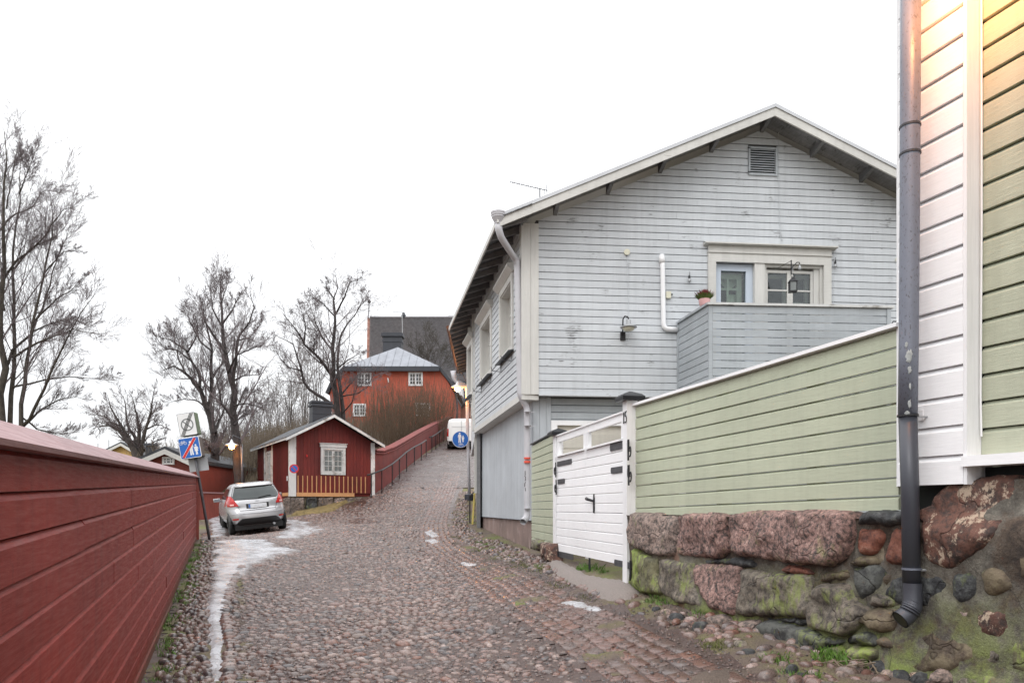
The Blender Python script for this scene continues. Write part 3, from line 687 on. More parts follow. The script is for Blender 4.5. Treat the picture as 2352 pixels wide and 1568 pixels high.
# main road stones
def in_ice(X, Y): return (sdist(X, Y, np.array(ICE[0])) + (.30 * (vnoise(X, Y, 1.7, 9) - .5) + .16 * (vnoise(X, Y, 6, 4) - .5)) * np.clip((Y - 9) / 6, .14, 1)) > np.where(Y < 10, -.02, .06)
dens = lambda X, Y: np.clip(.70 + 1.5 * (vnoise(X + .3 * Y, Y * .45, .8, 2) - .45) + .45 * (vnoise(X, Y, 3, 8) - .5), .22, .98)
X, Y = field(.108, lambda X, Y: inroad(X, Y) & (lane_d(X, Y) > LW + .02) & (X > fence_x(Y) + .80) & ~in_ice(X, Y), 33, dens)
n = len(X); k = rng.uniform(.60, 1.15, n); big = rng.uniform(0, 1, n) < .07; k = np.where(big, k * 1.45, k)
buried = vnoise(X, Y, .75, 2)
place_stones(X, Y, .056 * k, .036 * k * rng.uniform(.85, 1.3, n), .030 * k, .006 + .016 * (buried - .45) + rng.uniform(-.006, .006, n), rng.normal(0, .35, n), PAL[rng.choice(len(PAL), n, p=PW)], 'cobblestone', road, 'rounded cobbles filling the rest of the road', 300)
# kerb row of bigger stones along the icy gutter
kp = np.array([ghit(x, y) for x, y in ((528,1600),(526,1560),(530,1500),(524,1450),(516,1410),(526,1365),(540,1330),(556,1305))]); L = np.r_[0, np.cumsum(np.linalg.norm(np.diff(kp, axis=0), axis=1))]; sK = np.arange(0, L[-1], .15)
X, Y = np.interp(sK, L, kp[:, 0]), np.interp(sK, L, kp[:, 1]); n = len(X); k = rng.uniform(.85, 1.25, n)
place_stones(X, Y, .072 * k, .055 * k, .045 * k, np.full(n, .012), rng.normal(0, .3, n), PAL[rng.choice(len(PAL), n, p=PW)], 'kerb_stone', road, None, 300)
# left margin, packed cobbles between fence and ice
tri = lambda X, Y: (X > fence_x(Y) + .12) & (X < fence_x(Y) + .82) & (Y < 17.5) & ~in_ice(X, Y)
verge = tag(npobj('cobbled_verge', *gridmesh(np.arange(-8.5, 0, .08), np.arange(.6, 17.8, .08), lambda X, Y: gz(X, Y) + .024 + .03 * (vnoise(X, Y, 2.5, 5) - .5), lambda X, Y: (X > fence_x(Y) + .08) & (X < fence_x(Y) + .86)), M['ground'], smooth=True), 'cobbled verge between the red fence and the icy gutter', kind='structure')
X, Y = field(.084, tri, 17.6, lambda X, Y: np.clip(.35 + 1.3 * (vnoise(X, Y, 1.2, 12) - .1), .3, .98)); n = len(X); k = rng.uniform(.65, 1.35, n)
place_stones(X, Y, .045 * k, .034 * k, .028 * k, .024 + .02 * (vnoise(X, Y, 2.5, 5) - .5) + rng.uniform(-.006, .01, n), rng.uniform(0, 3.14, n), PAL[rng.choice(len(PAL), n, p=PW)] * .85, 'cobblestone', verge, 'rest of the packed cobbles of the verge', 150)
# right margin: loose cobbles in soil
rm = lambda X, Y: (X > strip(Y) + .02) & (X < wall_x(Y) - .12)
X, Y = field(.125, lambda X, Y: rm(X, Y) & (lane_d(X, Y) > LW + .05), 31, lambda X, Y: np.clip(.62 + 1.1 * (vnoise(X, Y, .9, 22) - .5) + np.where(Y > 8, .22, -.22), .08, .95)); n = len(X); k = rng.uniform(.5, 1.45, n)
margin = tag(npobj('stony_margin', *gridmesh(np.arange(-3, 4.3, .08), np.arange(1, 31, .08), lambda X, Y: gz(X, Y) + .02 + .045 * (vnoise(X, Y, 2.1, 15) - .5) + .02 * (vnoise(X, Y, 6, 1) - .5), lambda X, Y: (X > strip(Y) - .04) & (X < wall_x(Y) + .1)), M['ground'], smooth=True), 'strip of soil and loose cobbles below the stone wall', kind='structure')
place_stones(X, Y, .055 * k, .042 * k, .032 * k, .02 + rng.uniform(-.008, .012, n), rng.uniform(0, 3.14, n), PAL[rng.choice(len(PAL), n, p=PW)], 'cobblestone', margin, 'rest of the loose cobbles of the margin', 150)
# grit: pebbles a centimetre or two across, between the stones
n = 26000; Y = 2.5 + 13 * rng.uniform(0, 1, n) ** 1.4; X = fence_x(Y) + .15 + (wall_x(Y) - .1 - fence_x(Y) - .15) * rng.uniform(0, 1, n)
k = (np.abs(X / Y) < .8) & ((lane_d(X, Y) > LW * .8) | (rng.uniform(0, 1, len(X)) < .5)) & ~in_ice(X, Y); X, Y = X[k], Y[k]; n = len(X); r = rng.uniform(.005, .013, n) * (1 + Y / 14); Z = gz(X, Y) + np.where(lane_d(X, Y) < LW, .036, .022)
oc = np.array([(1, 0, 0), (0, 1, 0), (-1, 0, 0), (0, -1, 0), (0, 0, .8)]); a = rng.uniform(0, 6.28, n)
V = oc[None] * r[:, None, None] * rng.uniform(.6, 1.2, (n, 5, 1)); c_, s_ = np.cos(a)[:, None], np.sin(a)[:, None]
V = np.stack([V[..., 0] * c_ - V[..., 1] * s_ + X[:, None], V[..., 0] * s_ + V[..., 1] * c_ + Y[:, None], V[..., 2] + Z[:, None]], -1).reshape(-1, 3)
F = (np.array([(0, 1, 4), (1, 2, 4), (2, 3, 4), (3, 0, 4)])[None] + (np.arange(n) * 5)[:, None, None]).reshape(-1, 3)
tag(npobj('grit', V, F, M['cobble'], road, True, np.repeat(PAL[rng.choice(len(PAL), n)] * .75, 5, 0)), 'reddish grit scattered between the cobbles', kind='stuff')
# setts
brick_lane = tag(npobj('brick_lane', *gridmesh(np.arange(-5, 3.3, .1), np.arange(1, 31, .1), lambda X, Y: gz(X, Y) + .026, lambda X, Y: lane_d(X, Y) < LW), M['road'], smooth=True), 'lane of flat reddish setts running along the right side of the road', kind='structure')
sl, sw = .225, .135; npl = int(2 * LW / sw); ns = int(LL / sl); Vs, Fs, Cs = [], [], []
SPAL = np.array([(.205,.135,.118),(.18,.125,.112),(.22,.15,.135),(.165,.135,.128),(.195,.145,.13),(.145,.13,.13),(.235,.14,.112)]) * np.array([.72, .60, .56])
setts = []
for i in range(ns):
    for j in range(npl):
        s = (i + .5 * (j % 2)) * sl / LL * 199
        if s >= 198: continue
        i0 = int(s); c = LCs[i0] * (1 - (s - i0)) + LCs[i0 + 1] * (s - i0); t = LCs[min(i0 + 3, 199)] - LCs[max(i0 - 3, 0)]; t = t / np.linalg.norm(t)
        nn = np.array([t[1], -t[0]]); p = c + nn * ((j + .5) * sw - LW) + nn * .012 * math.sin(i * 1.3)
        setts.append((p[0], p[1], math.atan2(t[1], t[0])))
setts.sort(key=lambda q: abs(q[0] ** 2 + q[1] ** 2 - 0) + (200 if abs(q[0] / q[1]) > .7 or q[1] < 3.2 else 0))
for q, (x, y, a) in enumerate(setts):
    L, Wd = sl * rnd.uniform(.90, .985), sw * rnd.uniform(.88, .97); h0 = gz1(x, y) + .026; gx, gy = slope_at(x, y); gx, gy = float(gx[0]), float(gy[0])
    a += rnd.uniform(-.03, .03); V = []; up = rnd.uniform(.003, .013); tl = rnd.uniform(-.02, .02)
    for f_, z in ((1, -.03), (1, up * .3), (.94, up)):
        for dx, dy in ((-1, -1), (1, -1), (1, 1), (-1, 1)):
            lx, ly = dx * L / 2 * f_, dy * Wd / 2 * (f_ if f_ == 1 else .90); X_ = lx * math.cos(a) - ly * math.sin(a); Y_ = lx * math.sin(a) + ly * math.cos(a)
            V.append((x + X_, y + Y_, h0 + z + X_ * gx + Y_ * gy + tl * lx))
    Fq = [(8, 9, 10, 11)] + [(r * 4 + k, r * 4 + (k + 1) % 4, r * 4 + 4 + (k + 1) % 4, r * 4 + 4 + k) for r in (0, 1) for k in range(4)]
    c = SPAL[rnd.randrange(len(SPAL))]
    if q < 300: npobj('sett', V, Fq, M['cobble'], brick_lane, False, c)
    else:
        off = len(Vs); Vs += V; Fs += [tuple(k + off for k in f) for f in Fq]; Cs += [c] * 12
if Vs: tag(npobj('setts', Vs, Fs, M['cobble'], brick_lane, False, np.array(Cs)), 'farther setts of the lane', kind='stuff')
# concrete and gravel apron before the gate
ap = [ghit(x, y) for x, y in ((1262,1297),(1290,1296),(1350,1330),(1440,1345),(1465,1365),(1445,1382),(1400,1385),(1340,1352),(1290,1330))]
P = np.array(ap); tag(npobj('gravel_apron', *gridmesh(np.arange(P[:,0].min()-.2, P[:,0].max()+.2, .06), np.arange(P[:,1].min()-.2, P[:,1].max()+.2, .06), lambda X, Y: gz(X, Y) + .05 + np.clip(sdist(X, Y, P), -.06, .03) + .012 * (vnoise(X, Y, 5, 3) - .5), lambda X, Y: sdist(X, Y, P) > -.05), M['gravel'], smooth=True), 'grey gravel apron in front of the white gate', kind='structure')
# loose rocks at the foot of the wall
def rocks(cx, cy, s, mat, name, parent):
    for x, y, r in zip(cx, cy, s):
        v, f = DOMES[rnd.randrange(8)]; a = rnd.uniform(0, 6.28); z = gz1(x, y); ca, sa = math.cos(a), math.sin(a)
        e = rnd.uniform(.65, 1); V = np.stack([x + r * (v[:, 0] * ca - e * v[:, 1] * sa), y + r * (v[:, 0] * sa + e * v[:, 1] * ca), z + .02 + r * .6 * v[:, 2]], 1)
        npobj(name, V, f, mat[rnd.randrange(len(mat))], parent, True)
# grass tufts: blades in clumps
def tufts(spots, label, mat, h=.07, nb=26, rad=.07, name='grass'):
    V, F = [], []
    for (x, y, s) in spots:
        for _ in range(int(nb * s)):
            a = rnd.uniform(0, 6.28); r = rad * s * rnd.random() ** .6; bx, by = x + r * math.cos(a), y + r * math.sin(a); z = gz1(bx, by) + .015
            hh = h * s * rnd.uniform(.5, 1.2); le = rnd.uniform(.2, .8) * hh; w = .0035 + .002 * rnd.random(); b = rnd.uniform(0, 6.28); ca, sa = math.cos(b), math.sin(b)
            o = len(V); V += [(bx - sa * w, by + ca * w, z), (bx + sa * w, by - ca * w, z), (bx + ca * le * .4, by + sa * le * .4, z + hh * .65), (bx + ca * le, by + sa * le, z + hh)]
            F += [(o, o + 1, o + 2), (o, o + 2, o + 3)]
    tag(npobj(name, V, F, mat), label, kind='stuff')
sp = [(*ghit(x, y), s) for x, y, s in ((378,1432,1.3),(372,1445,1.1),(385,1420,1),(400,1385,1.1),(404,1378,.9),(418,1330,1.2),(425,1318,1.1),(433,1305,1.2),(428,1345,.9),(440,1290,1),(412,1362,.8),(395,1400,.7))]
sp += [(fence_x(d) + rnd.uniform(.08, .25), d, rnd.uniform(.5, 1.2)) for d in np.arange(3.5, 16.5, .28)]
tufts(sp, 'green grass tufts growing along the foot of the red fence', M['grass'], .06, 40, .10)
sp = [(*ghit(x, y), s) for x, y, s in ((1920,1520,1.6),(1940,1528,1.5),(1900,1515,1.3),(1965,1535,1.1),(1780,1523,1.2),(1800,1528,.9),(1605,1418,1.0),(1500,1383,1.0),(1525,1388,1.0),(1455,1350,1.1),(1440,1355,.9),(1690,1455,.8),(1860,1560,.9),(1810,1550,.8),(1270,1290,1),(1280,1300,.9),(1350,1310,1.6),(1365,1315,1.5),(1335,1312,1.4),(1385,1318,1),(1100,1250,1.1),(1115,1255,1.1),(1130,1262,.9),(1150,1270,.8),(1240,1305,1.1))]
tufts(sp, 'green grass and weeds at the foot of the stone wall and gate', M['grass'], .055, 46, .09)
tufts([(*ghit(x + rnd.uniform(-25, 25), y + rnd.uniform(-8, 8)), rnd.uniform(.6, 1.2)) for x, y in ((1650,1485),(1110,1252),(1200,1300),(1250,1310),(1180,1290),(1340,1385),(1290,1345),(1060,1180),(1070,1200),(1050,1230),(1160,1280),(1090,1262)) for _ in range(9)], 'thin brown and green moss grass in the stony margin', M['moss'], .035, 50, .12)
# dry grass bank between cabin and road
bk = [ghit(x, y) for x, y in ((672,1183),(760,1176),(800,1150),(870,1128),(865,1110),(800,1122),(725,1150),(690,1165))]
P = np.array(bk); tag(npobj('grass_bank', *gridmesh(np.arange(P[:,0].min()-.3, P[:,0].max()+.3, .1), np.arange(P[:,1].min()-.3, P[:,1].max()+.3, .1), lambda X, Y: gz(X, Y) + .06 + np.clip(sdist(X, Y, P), -.1, .04), lambda X, Y: sdist(X, Y, P) > -.1), M['dry_grass'], smooth=True), 'dry grass bank between the red cabin and the road', kind='structure')
def inpoly(P, n):
    o = []
    lo, hi = P.min(0), P.max(0)
    while len(o) < n:
        q = rng.uniform(lo, hi)
        if sdist(q[0], q[1], P) > 0: o.append(q)
    return o
tufts([(q[0], q[1], rnd.uniform(.8, 1.6)) for q in inpoly(P, 260)], 'dry yellow grass on the bank below the red cabin', M['dry_grass'], .06, 16, .14)
# ------------------------------------------------------------------ red fence on the left
UF = Vector((-.385, 1)).normalized(); LF = math.hypot(.385, 1)
ff = Fr((-.695, 0), UF, slope=.034 / LF)      # n towards the road (+x)
END = 16.7 * LF
fence = empty('red_fence', ff.pt(3, gz1(-1.8, 3), 0), 'long dark red board fence with a sloping cap along the left side', 'fence')
z = 1.712; hts = [.145] + [.146] * 11; jr = random.Random(3)
for i, h in enumerate(hts):
    u = -1.2; k = 0
    while u < END:
        e = min(u + jr.uniform(4.0, 7.5), END)
        if END - e < .8: e = END
        dz = jr.uniform(-.004, .004)
        obj('board', ff.board((u, e - .002), (u, e - .002), z - h + .003 + dz, z - .002 + dz, -.03, .032 + jr.uniform(-.003, .003), .024, .55), M['red'], fence)
        u = e
    z -= h
obj('backing', ff.box(-1.2, END, -.5, 1.70, -.05, -.034), M['red'], fence)  # panel added to keep sky light from leaking through the board joints
def slopedbox(fr, u0, u1, pts):   # pts: (n, z) polygon along u
    V = [fr.pt(u0, z, n) for n, z in pts] + [fr.pt(u1, z, n) for n, z in pts]; k = len(pts)
    return V, [tuple(range(k)), tuple(range(2 * k - 1, k - 1, -1))] + [(i, i + k, (i + 1) % k + k, (i + 1) % k) for i in range(k)]
u = -1.2
while u < END:
    e = min(u + 3.1, END + .03)
    if END - e < .6: e = END + .03
    obj('cap_board', slopedbox(ff, u, e - .004, [(-.03, 1.702), (.072, 1.704), (.078, 1.722), (-.10, 1.818), (-.10, 1.70)]), M['red_cap'], fence); u = e
for d in np.arange(0, 17, 2.4): obj('post', box((fence_x(d) - .13, d, .85 + .017 * d), (.1, .1, 1.6 + .034 * d - .1)), M['red'], fence)
p = ff.pt(END + .05, 0, -.02); obj('end_post', box((p.x, p.y, 1.55), (.10, .12, 1.55), -.36), M['falu2'], fence)
p2 = (p.x - 1.6, p.y + .2)
obj('return_panel', extr([(p.x - .05, p.y + .03, .4), (p.x - .05, p.y + .03, 2.2), (p.x - 1.8, p.y + .6, 2.2), (p.x - 1.8, p.y + .6, .4)], (.0, .04, 0)), M['falu2'], fence)

# ------------------------------------------------------------------ right hand side wall frame
fA, fB = Vector((1.396, 8.6)), Vector((2.698, 5.16))
fr = Fr((fA.x, fA.y), fB - fA, flip=False)
if fr.N.x > 0: fr = Fr((fA.x, fA.y), fB - fA, flip=True)
LFn = (fB - fA).length
# green fence
gf = empty('green_fence', fr.pt(0, .7, 0), 'pale green board fence with a thin white cap on top of the stone wall', 'fence')
zt0, zt1 = 2.763, 2.854
gr = random.Random(8)
bot = 1.34; hgt = .133; zz = 2.66 + .02
def topz(u): return zt0 + (zt1 - zt0) * u / LFn
# photo: the courses run level; the cap rises slightly towards the house
frs = Fr((fA.x, fA.y), fB - fA, slope=(zt1 - zt0) / LFn)
if frs.N.x > 0: frs = Fr((fA.x, fA.y), fB - fA, slope=(zt1 - zt0) / LFn, flip=True)
z = zt0
for k in range(10):
    zb = z - .130
    obj('board', frs.board((.012, LFn), (.012, LFn), max(zb, 1.49) + .002, z - .002, -.025, .030 + gr.uniform(-.001, .001), .020, .8), M['green'], gf); z = zb
    if z < 1.5: break
V = [fr.pt(u, topz(u) + dz, n) for u, dz in ((0, 0), (LFn, 0)) for n, dz2 in ((-.06, 0), (.045, 0)) for dz in (0.0,)]
cap = [fr.pt(0, zt0, -.06), fr.pt(LFn + .02, zt1 + .0, -.06), fr.pt(LFn + .02, zt1 + .0, .050), fr.pt(0, zt0, .050)]
obj('cap', extr(cap, (0, 0, .028)), M['white'], gf)
for u in (.4, 1.6, 2.8): obj('post', fr.box(u - .05, u + .05, 1.0, 2.72, -.14, -.04), M['green'], gf)

# number post and the gate
g2 = Vector(((1275 - CX) / FOC * 11.69, 11.69)); g1 = Vector(((1437 - CX) / FOC * 8.62, 8.62))
gt = Fr((g2.x, g2.y), g1 - g2)
if gt.N.x > 0: gt = Fr((g2.x, g2.y), g1 - g2, flip=True)
LG = (g1 - g2).length
gate = empty('white_gate', gt.pt(LG / 2, .72, 0), 'double white board gate with open top panels and black strap hinges', 'gate')
pw = .10
def gpost(u0, u1, n0, n1, ztop, zbot, name, nearcap):
    obj(name, gt.box(u0, u1, zbot, ztop, n0, n1), M['white_v'], gate)
    c = gt.pt((u0 + u1) / 2, ztop, (n0 + n1) / 2); w = nearcap
    a = math.atan2(gt.U.y, gt.U.x)
    V = []
    for s_, z_ in ((w, 0), (w, .045), (w * .78, .075), (w * .05, .115)):
        for dx, dy in ((-1, -1), (1, -1), (1, 1), (-1, 1)):
            x, y = dx * s_ / 2, dy * s_ / 2; V.append(Vector((c.x + x * math.cos(a) - y * math.sin(a), c.y + x * math.sin(a) + y * math.cos(a), c.z + z_)))
    F = [(3, 2, 1, 0), (12, 13, 14, 15)] + [(r * 4 + k, r * 4 + (k + 1) % 4, r * 4 + 4 + (k + 1) % 4, r * 4 + 4 + k) for r in range(3) for k in range(4)]
    obj('post_cap', (V, F), M['cap_metal'], gate)
gpost(LG - .02, LG + .12, -.10, .03, 2.83, .55, 'gate_post', .27)
gpost(-.02, .12, -.10, .03, 2.73, .6, 'gate_post', .28)
zb0, zmid, ztp = .90, 2.39, 2.705
half = (.14 + LG - .04) / 2
for side, (ua, ub) in enumerate(((.13, half - .004), (half + .004, LG - .03))):
    leaf = obj('leaf', join(gt.box(ua, ua + .07, zb0, zmid, -.045, -.012), gt.box(ub - .07, ub, zb0, zmid, -.045, -.012), gt.box(ua + .07, ub - .07, 1.5, 1.6, -.045, -.013)), M['white'], gate)
    z = zmid; k = 0
    while z > zb0 + .03:
        obj('board', gt.board((ua, ub), (ua, ub), max(z - .122, zb0) + .0015, z - .0015, -.012, .024, .016, .7), M['white'], leaf); z -= .122
    obj('ledge', extr([gt.pt(ua + .03, zmid, -.05), gt.pt(ub - .03, zmid, -.05), gt.pt(ub - .03, zmid - .01, .05), gt.pt(ua + .03, zmid - .01, .05)], (0, 0, .022)), M['white'], leaf)
    obj('stile', gt.box(ua, ua + .11, zmid + .024, ztp - .09, -.04, .004), M['white_v'], leaf)
    obj('stile', gt.box(ub - .11, ub, zmid + .024, ztp - .09, -.04, .004), M['white_v'], leaf)
    obj('top_rail', gt.box(ua, ub, ztp - .09, ztp, -.04, .006), M['white'], leaf)
    obj('rail_cap', gt.box(ua, ub, ztp + .001, ztp + .02, -.055, .03), M['white'], leaf)
def strap(u0, u1, z, h, tilt=0.0):
    e = 1 if u1 > u0 else -1
    V = [gt.pt(u0, z - h / 2, .016), gt.pt(u1, z - h / 2 + tilt, .016), gt.pt(u1 + e * .015, z + tilt, .016), gt.pt(u1, z + h / 2 + tilt, .016), gt.pt(u0, z + h / 2, .016)]
    nv = gt.N * .008; obj('hinge_strap', extr(V, (nv.x, nv.y, 0)), M['iron_grey'], gate)
def scroll(u, z, s, e):
    pts = []
    for i in range(22):
        t = i / 21; a = t * 2.2 * math.pi; r = s * (1 - .75 * t); pts.append(gt.pt(u + e * (s - r * math.cos(a)) * .8, z - s * .9 - r * math.sin(a) * 1.3, .04))
    obj('hinge_scroll', tube([gt.pt(u, z + .02, .04)] + pts, .008, 5), M['black_iron'], gate)
    obj('hinge_pin', tube([gt.pt(u, z + .06, .04), gt.pt(u, z - s * 2.6, .038)], .011, 6), M['black_iron'], gate)
def gz_of(px, py): u, z, d = gt.px(px, py, .02); return u, z
for (xa, ya, xb, yb, h, e) in ((1280, 1072, 1312, 1052, .075, -1), (1281, 1107, 1296, 1103, .075, -1), (1283, 1272, 1316, 1278, .085, -1), (1445, 1019, 1402, 1026, .09, 1), (1446, 1076, 1404, 1079, .075, 1), (1450, 1297, 1412, 1293, .075, 1)):
    u0, z0_ = gz_of(xa, ya); u1, z1_ = gz_of(xb, yb)
    strap(u0, u1, (z0_ + z1_) / 2, h)
    if ya < 1200: scroll(u0 + e * .02, (z0_ + z1_) / 2 - .03, .065, e)
    else: obj('hinge_pin', tube([gt.pt(u0, z0_ + .05, .03), gt.pt(u0, z0_ - .18, .03)], .014, 6), M['black_iron'], gate)
ul, zl = gz_of(1364, 1155)
obj('latch', join(gt.box(ul - .022, ul + .022, zl - .10, zl + .07, .013, .026), tube([gt.pt(ul, zl + .12, .02), gt.pt(ul, zl - .13, .02)], [.010, .014], 6), tube([gt.pt(ul, zl + .03, .03), gt.pt(ul - .07, zl + .05, .08), gt.pt(ul - .16, zl + .06, .07)], [.016, .02, .024], 7)), M['black_iron'], gate)
p = gt.pt(half + .08, 0, .03); obj('drop_rod', tube([gt.pt(half + .06, 1.15, -.03), gt.pt(half + .09, gz1(p.x, p.y) + .01, -.02)], .016, 6), M['black_iron'], gate)
# house number 15
u15, z15 = gt.px(1436, 958, .035)[:2]; s = .105
def stroke(fr_, pts, u, z, s, n, w, mat, name, parent): return obj(name, tube([fr_.pt(u + a * s, z + b * s, n) for a, b in pts], w, 5), mat, parent)
stroke(gt, [(-.62, .35), (-.42, .6), (-.42, -.6)], u15, z15, s, .037, .006, M['black_iron'], 'number_one', gate)
stroke(gt, [(-.58, -.6), (-.26, -.6)], u15, z15, s, .037, .005, M['black_iron'], 'number_foot', gate)
stroke(gt, [(.42, .6), (.02, .6), (.0, .08), (.28, .14), (.45, -.1), (.42, -.4), (.2, -.6), (-.05, -.5)], u15, z15, s, .037, .006, M['black_iron'], 'number_five', gate)
uo, zo = gt.px(1442, 1085, .035)[:2]
obj('oval_plate', extr([gt.pt(uo + .022 * math.cos(a), zo + .055 * math.sin(a), .031) for a in np.linspace(0, 6.28, 15)[:-1]], (gt.N.x * .006, gt.N.y * .006, 0)), M['iron_grey'], gate)

# short green fence between house and gate
s0 = Vector(((1222 - CX) / FOC * 13.9, 13.9)); s1 = Vector((.665, 11.75)); sg = Fr((s0.x, s0.y), s1 - s0)
if sg.N.x > 0: sg = Fr((s0.x, s0.y), s1 - s0, flip=True)
sgf = empty('short_green_fence', sg.pt(1, .75, 0), 'short pale green board fence between grey house and gate post', 'fence'); LS = (s1 - s0).length
z = 2.765
while z > 1.0:
    a = 0.0; b = LS; t0 = 0
    obj('board', sg.board((max(0, t0 - .6 * LS), b), (max(0, min(t0, LS - .3)), b), max(z - .132, .98) + .002, z - .002, -.02, .03, .018, .8), M['green'], sgf); z -= .132
obj('cap', extr([sg.pt(0, 2.77, -.05), sg.pt(LS, 2.77, -.05), sg.pt(LS, 2.77, .04), sg.pt(0, 2.77, .04)], (0, 0, .02)), M['dark_metal'], sgf)
# stones under it
def stone_poly(pts2, frm, nbase, bulge, mat, name, parent, rseed, jit=.012):
    """rough stone: outline (u, z) on the wall plane, an uneven face standing proud with broken edges"""
    rr = random.Random(rseed); P = []
    for i in range(len(pts2)):
        a, b = pts2[i], pts2[(i + 1) % len(pts2)]; L = math.hypot(b[0] - a[0], b[1] - a[1]); k = max(2, int(L / .04))
        for j in range(k):
            t = j / k; P.append((a[0] * (1 - t) + b[0] * t + rr.uniform(-jit, jit), a[1] * (1 - t) + b[1] * t + rr.uniform(-jit, jit)))
    P = [((P[i - 1][0] + 3 * P[i][0] + P[(i + 1) % len(P)][0]) / 5, (P[i - 1][1] + 3 * P[i][1] + P[(i + 1) % len(P)][1]) / 5) for i in range(len(P))]
    cu = sum(p[0] for p in P) / len(P); cz = sum(p[1] for p in P) / len(P); A = np.array(P); n = len(P)
    A = np.array([cu, cz]) + (A - [cu, cz]) * 1.02
    st = .034 if bulge > .04 else .05; pts = [Vector((x, y)) for x, y in A]
    gx, gy = np.meshgrid(np.arange(A[:, 0].min(), A[:, 0].max(), st), np.arange(A[:, 1].min(), A[:, 1].max(), st)); q = np.random.default_rng(rseed)
    gx = (gx + q.uniform(-.35, .35, gx.shape) * st).ravel(); gy = (gy + q.uniform(-.35, .35, gy.shape) * st).ravel(); sd_ = sdist(gx, gy, A); k = sd_ > st * .3
    pts += [Vector((x, y)) for x, y in zip(gx[k], gy[k])]; sdd = np.r_[np.zeros(n), sd_[k]]
    vo, _, fo, _, _, _ = delaunay_2d_cdt(pts, [], [list(range(n))], 1, 1e-5)
    vo = np.array([(v.x, v.y) for v in vo]); sv = np.maximum(sdist(vo[:, 0], vo[:, 1], A), 0); r = .030
    nz_ = 1.0 * (vnoise(vo[:, 0] + rseed * .37, vo[:, 1], 5.0, 3) - .5) + .55 * (vnoise(vo[:, 0], vo[:, 1] + rseed * .21, 13, 5) - .5) + .25 * (vnoise(vo[:, 0], vo[:, 1], 30, 9) - .5)
    tilt = rr.uniform(-.5, .5), rr.uniform(-.4, .4); h = np.clip(sv / r, 0, 1) ** .5
    hh = bulge * (.35 + .65 * h + nz_ * .55 * h + (tilt[0] * (vo[:, 0] - cu) + tilt[1] * (vo[:, 1] - cz)) * .8)
    V = [frm.pt(u, z_, nbase(u, z_) + w_) for (u, z_), w_ in zip(vo, hh)]; F = [tuple(f) for f in fo]; o = len(V)
    V += [frm.pt(cu + (u - cu) * .98, cz + (z_ - cz) * .98, nbase(u, z_) - .08) for u, z_ in A]
    # the outline vertices keep their order in the triangulation
    idx = [int(np.argmin(((vo - p) ** 2).sum(1))) for p in A]
    for i in range(n): F.append((idx[i], idx[(i + 1) % n], o + (i + 1) % n, o + i))
    return obj(name, (V, F), M[mat] if isinstance(mat, str) else mat, parent, True)
def trf(frm, pts, n): return [frm.px(x, y, n)[:2] for x, y in pts]
sgw = empty('boulder_footing', sg.pt(1, .6, 0), 'mossy boulders under the short green fence left of the gate', 'wall')
for k, (pts, mt) in enumerate((([(1231,1236),(1243,1240),(1250,1246),(1248,1266),(1231,1262)], 'rock_moss'), ([(1250,1244),(1274,1248),(1277,1290),(1262,1284),(1250,1268)], 'rock_rust'))):
    stone_poly(trf(sg, pts, .04), sg, lambda u, z: .0, .14, mt, 'boulder', sgw, k)
# ------------------------------------------------------------------ stone wall under the green fence and the house
sw_ = empty('stone_wall', fr.pt(LFn / 2, .5, 0), 'rough granite boulder wall with moss and mortar under the green fence', 'wall')
def batter(u, z): return .03 + .13 * max(0.0, min(1.0, (1.15 - z) / .9)) ** 1.3 + .02 * math.sin(u * 3.1 + z * 5) - (.10 if (z > 1.46 and u > LFn + .25) else 0) * min(1, (z - 1.46) / .12 if z > 1.46 else 0)
us = np.arange(-.10, 7.2, .05); zs = np.arange(.15, 1.80, .045)
V, F = [], []
for j, z in enumerate(zs):
    for i, u in enumerate(us):
        nn = batter(u, z) + .042 + .06 * (float(vnoise(u, z, 3.2, 31)) - .5) + .035 * (float(vnoise(u, z, 9, 33)) - .5)
        zz = min(z, 1.50 + .03 * float(vnoise(u, 0, 6, 2))) if u < LFn + .42 else z
        V.append(fr.pt(u, zz, nn if u > -.05 else nn - .25))
nu = len(us)
for j in range(len(zs) - 1):
    for i in range(nu - 1): F.append((j * nu + i, j * nu + i + 1, (j + 1) * nu + i + 1, (j + 1) * nu + i))
obj('mortar', (V, F), M['plaster'], sw_, True)
top = [fr.pt(-.05, 1.50, -.2), fr.pt(LFn + .3, 1.50, -.2), fr.pt(LFn + .3, 1.50, .03), fr.pt(-.05, 1.50, .03)]
obj('wall_core', extr(top, (0, 0, -.9)), M['mortar'], sw_)
Z7 = lambda pts: [(1421 + x * .3958, 1078 + y * .3958) for x, y in pts]
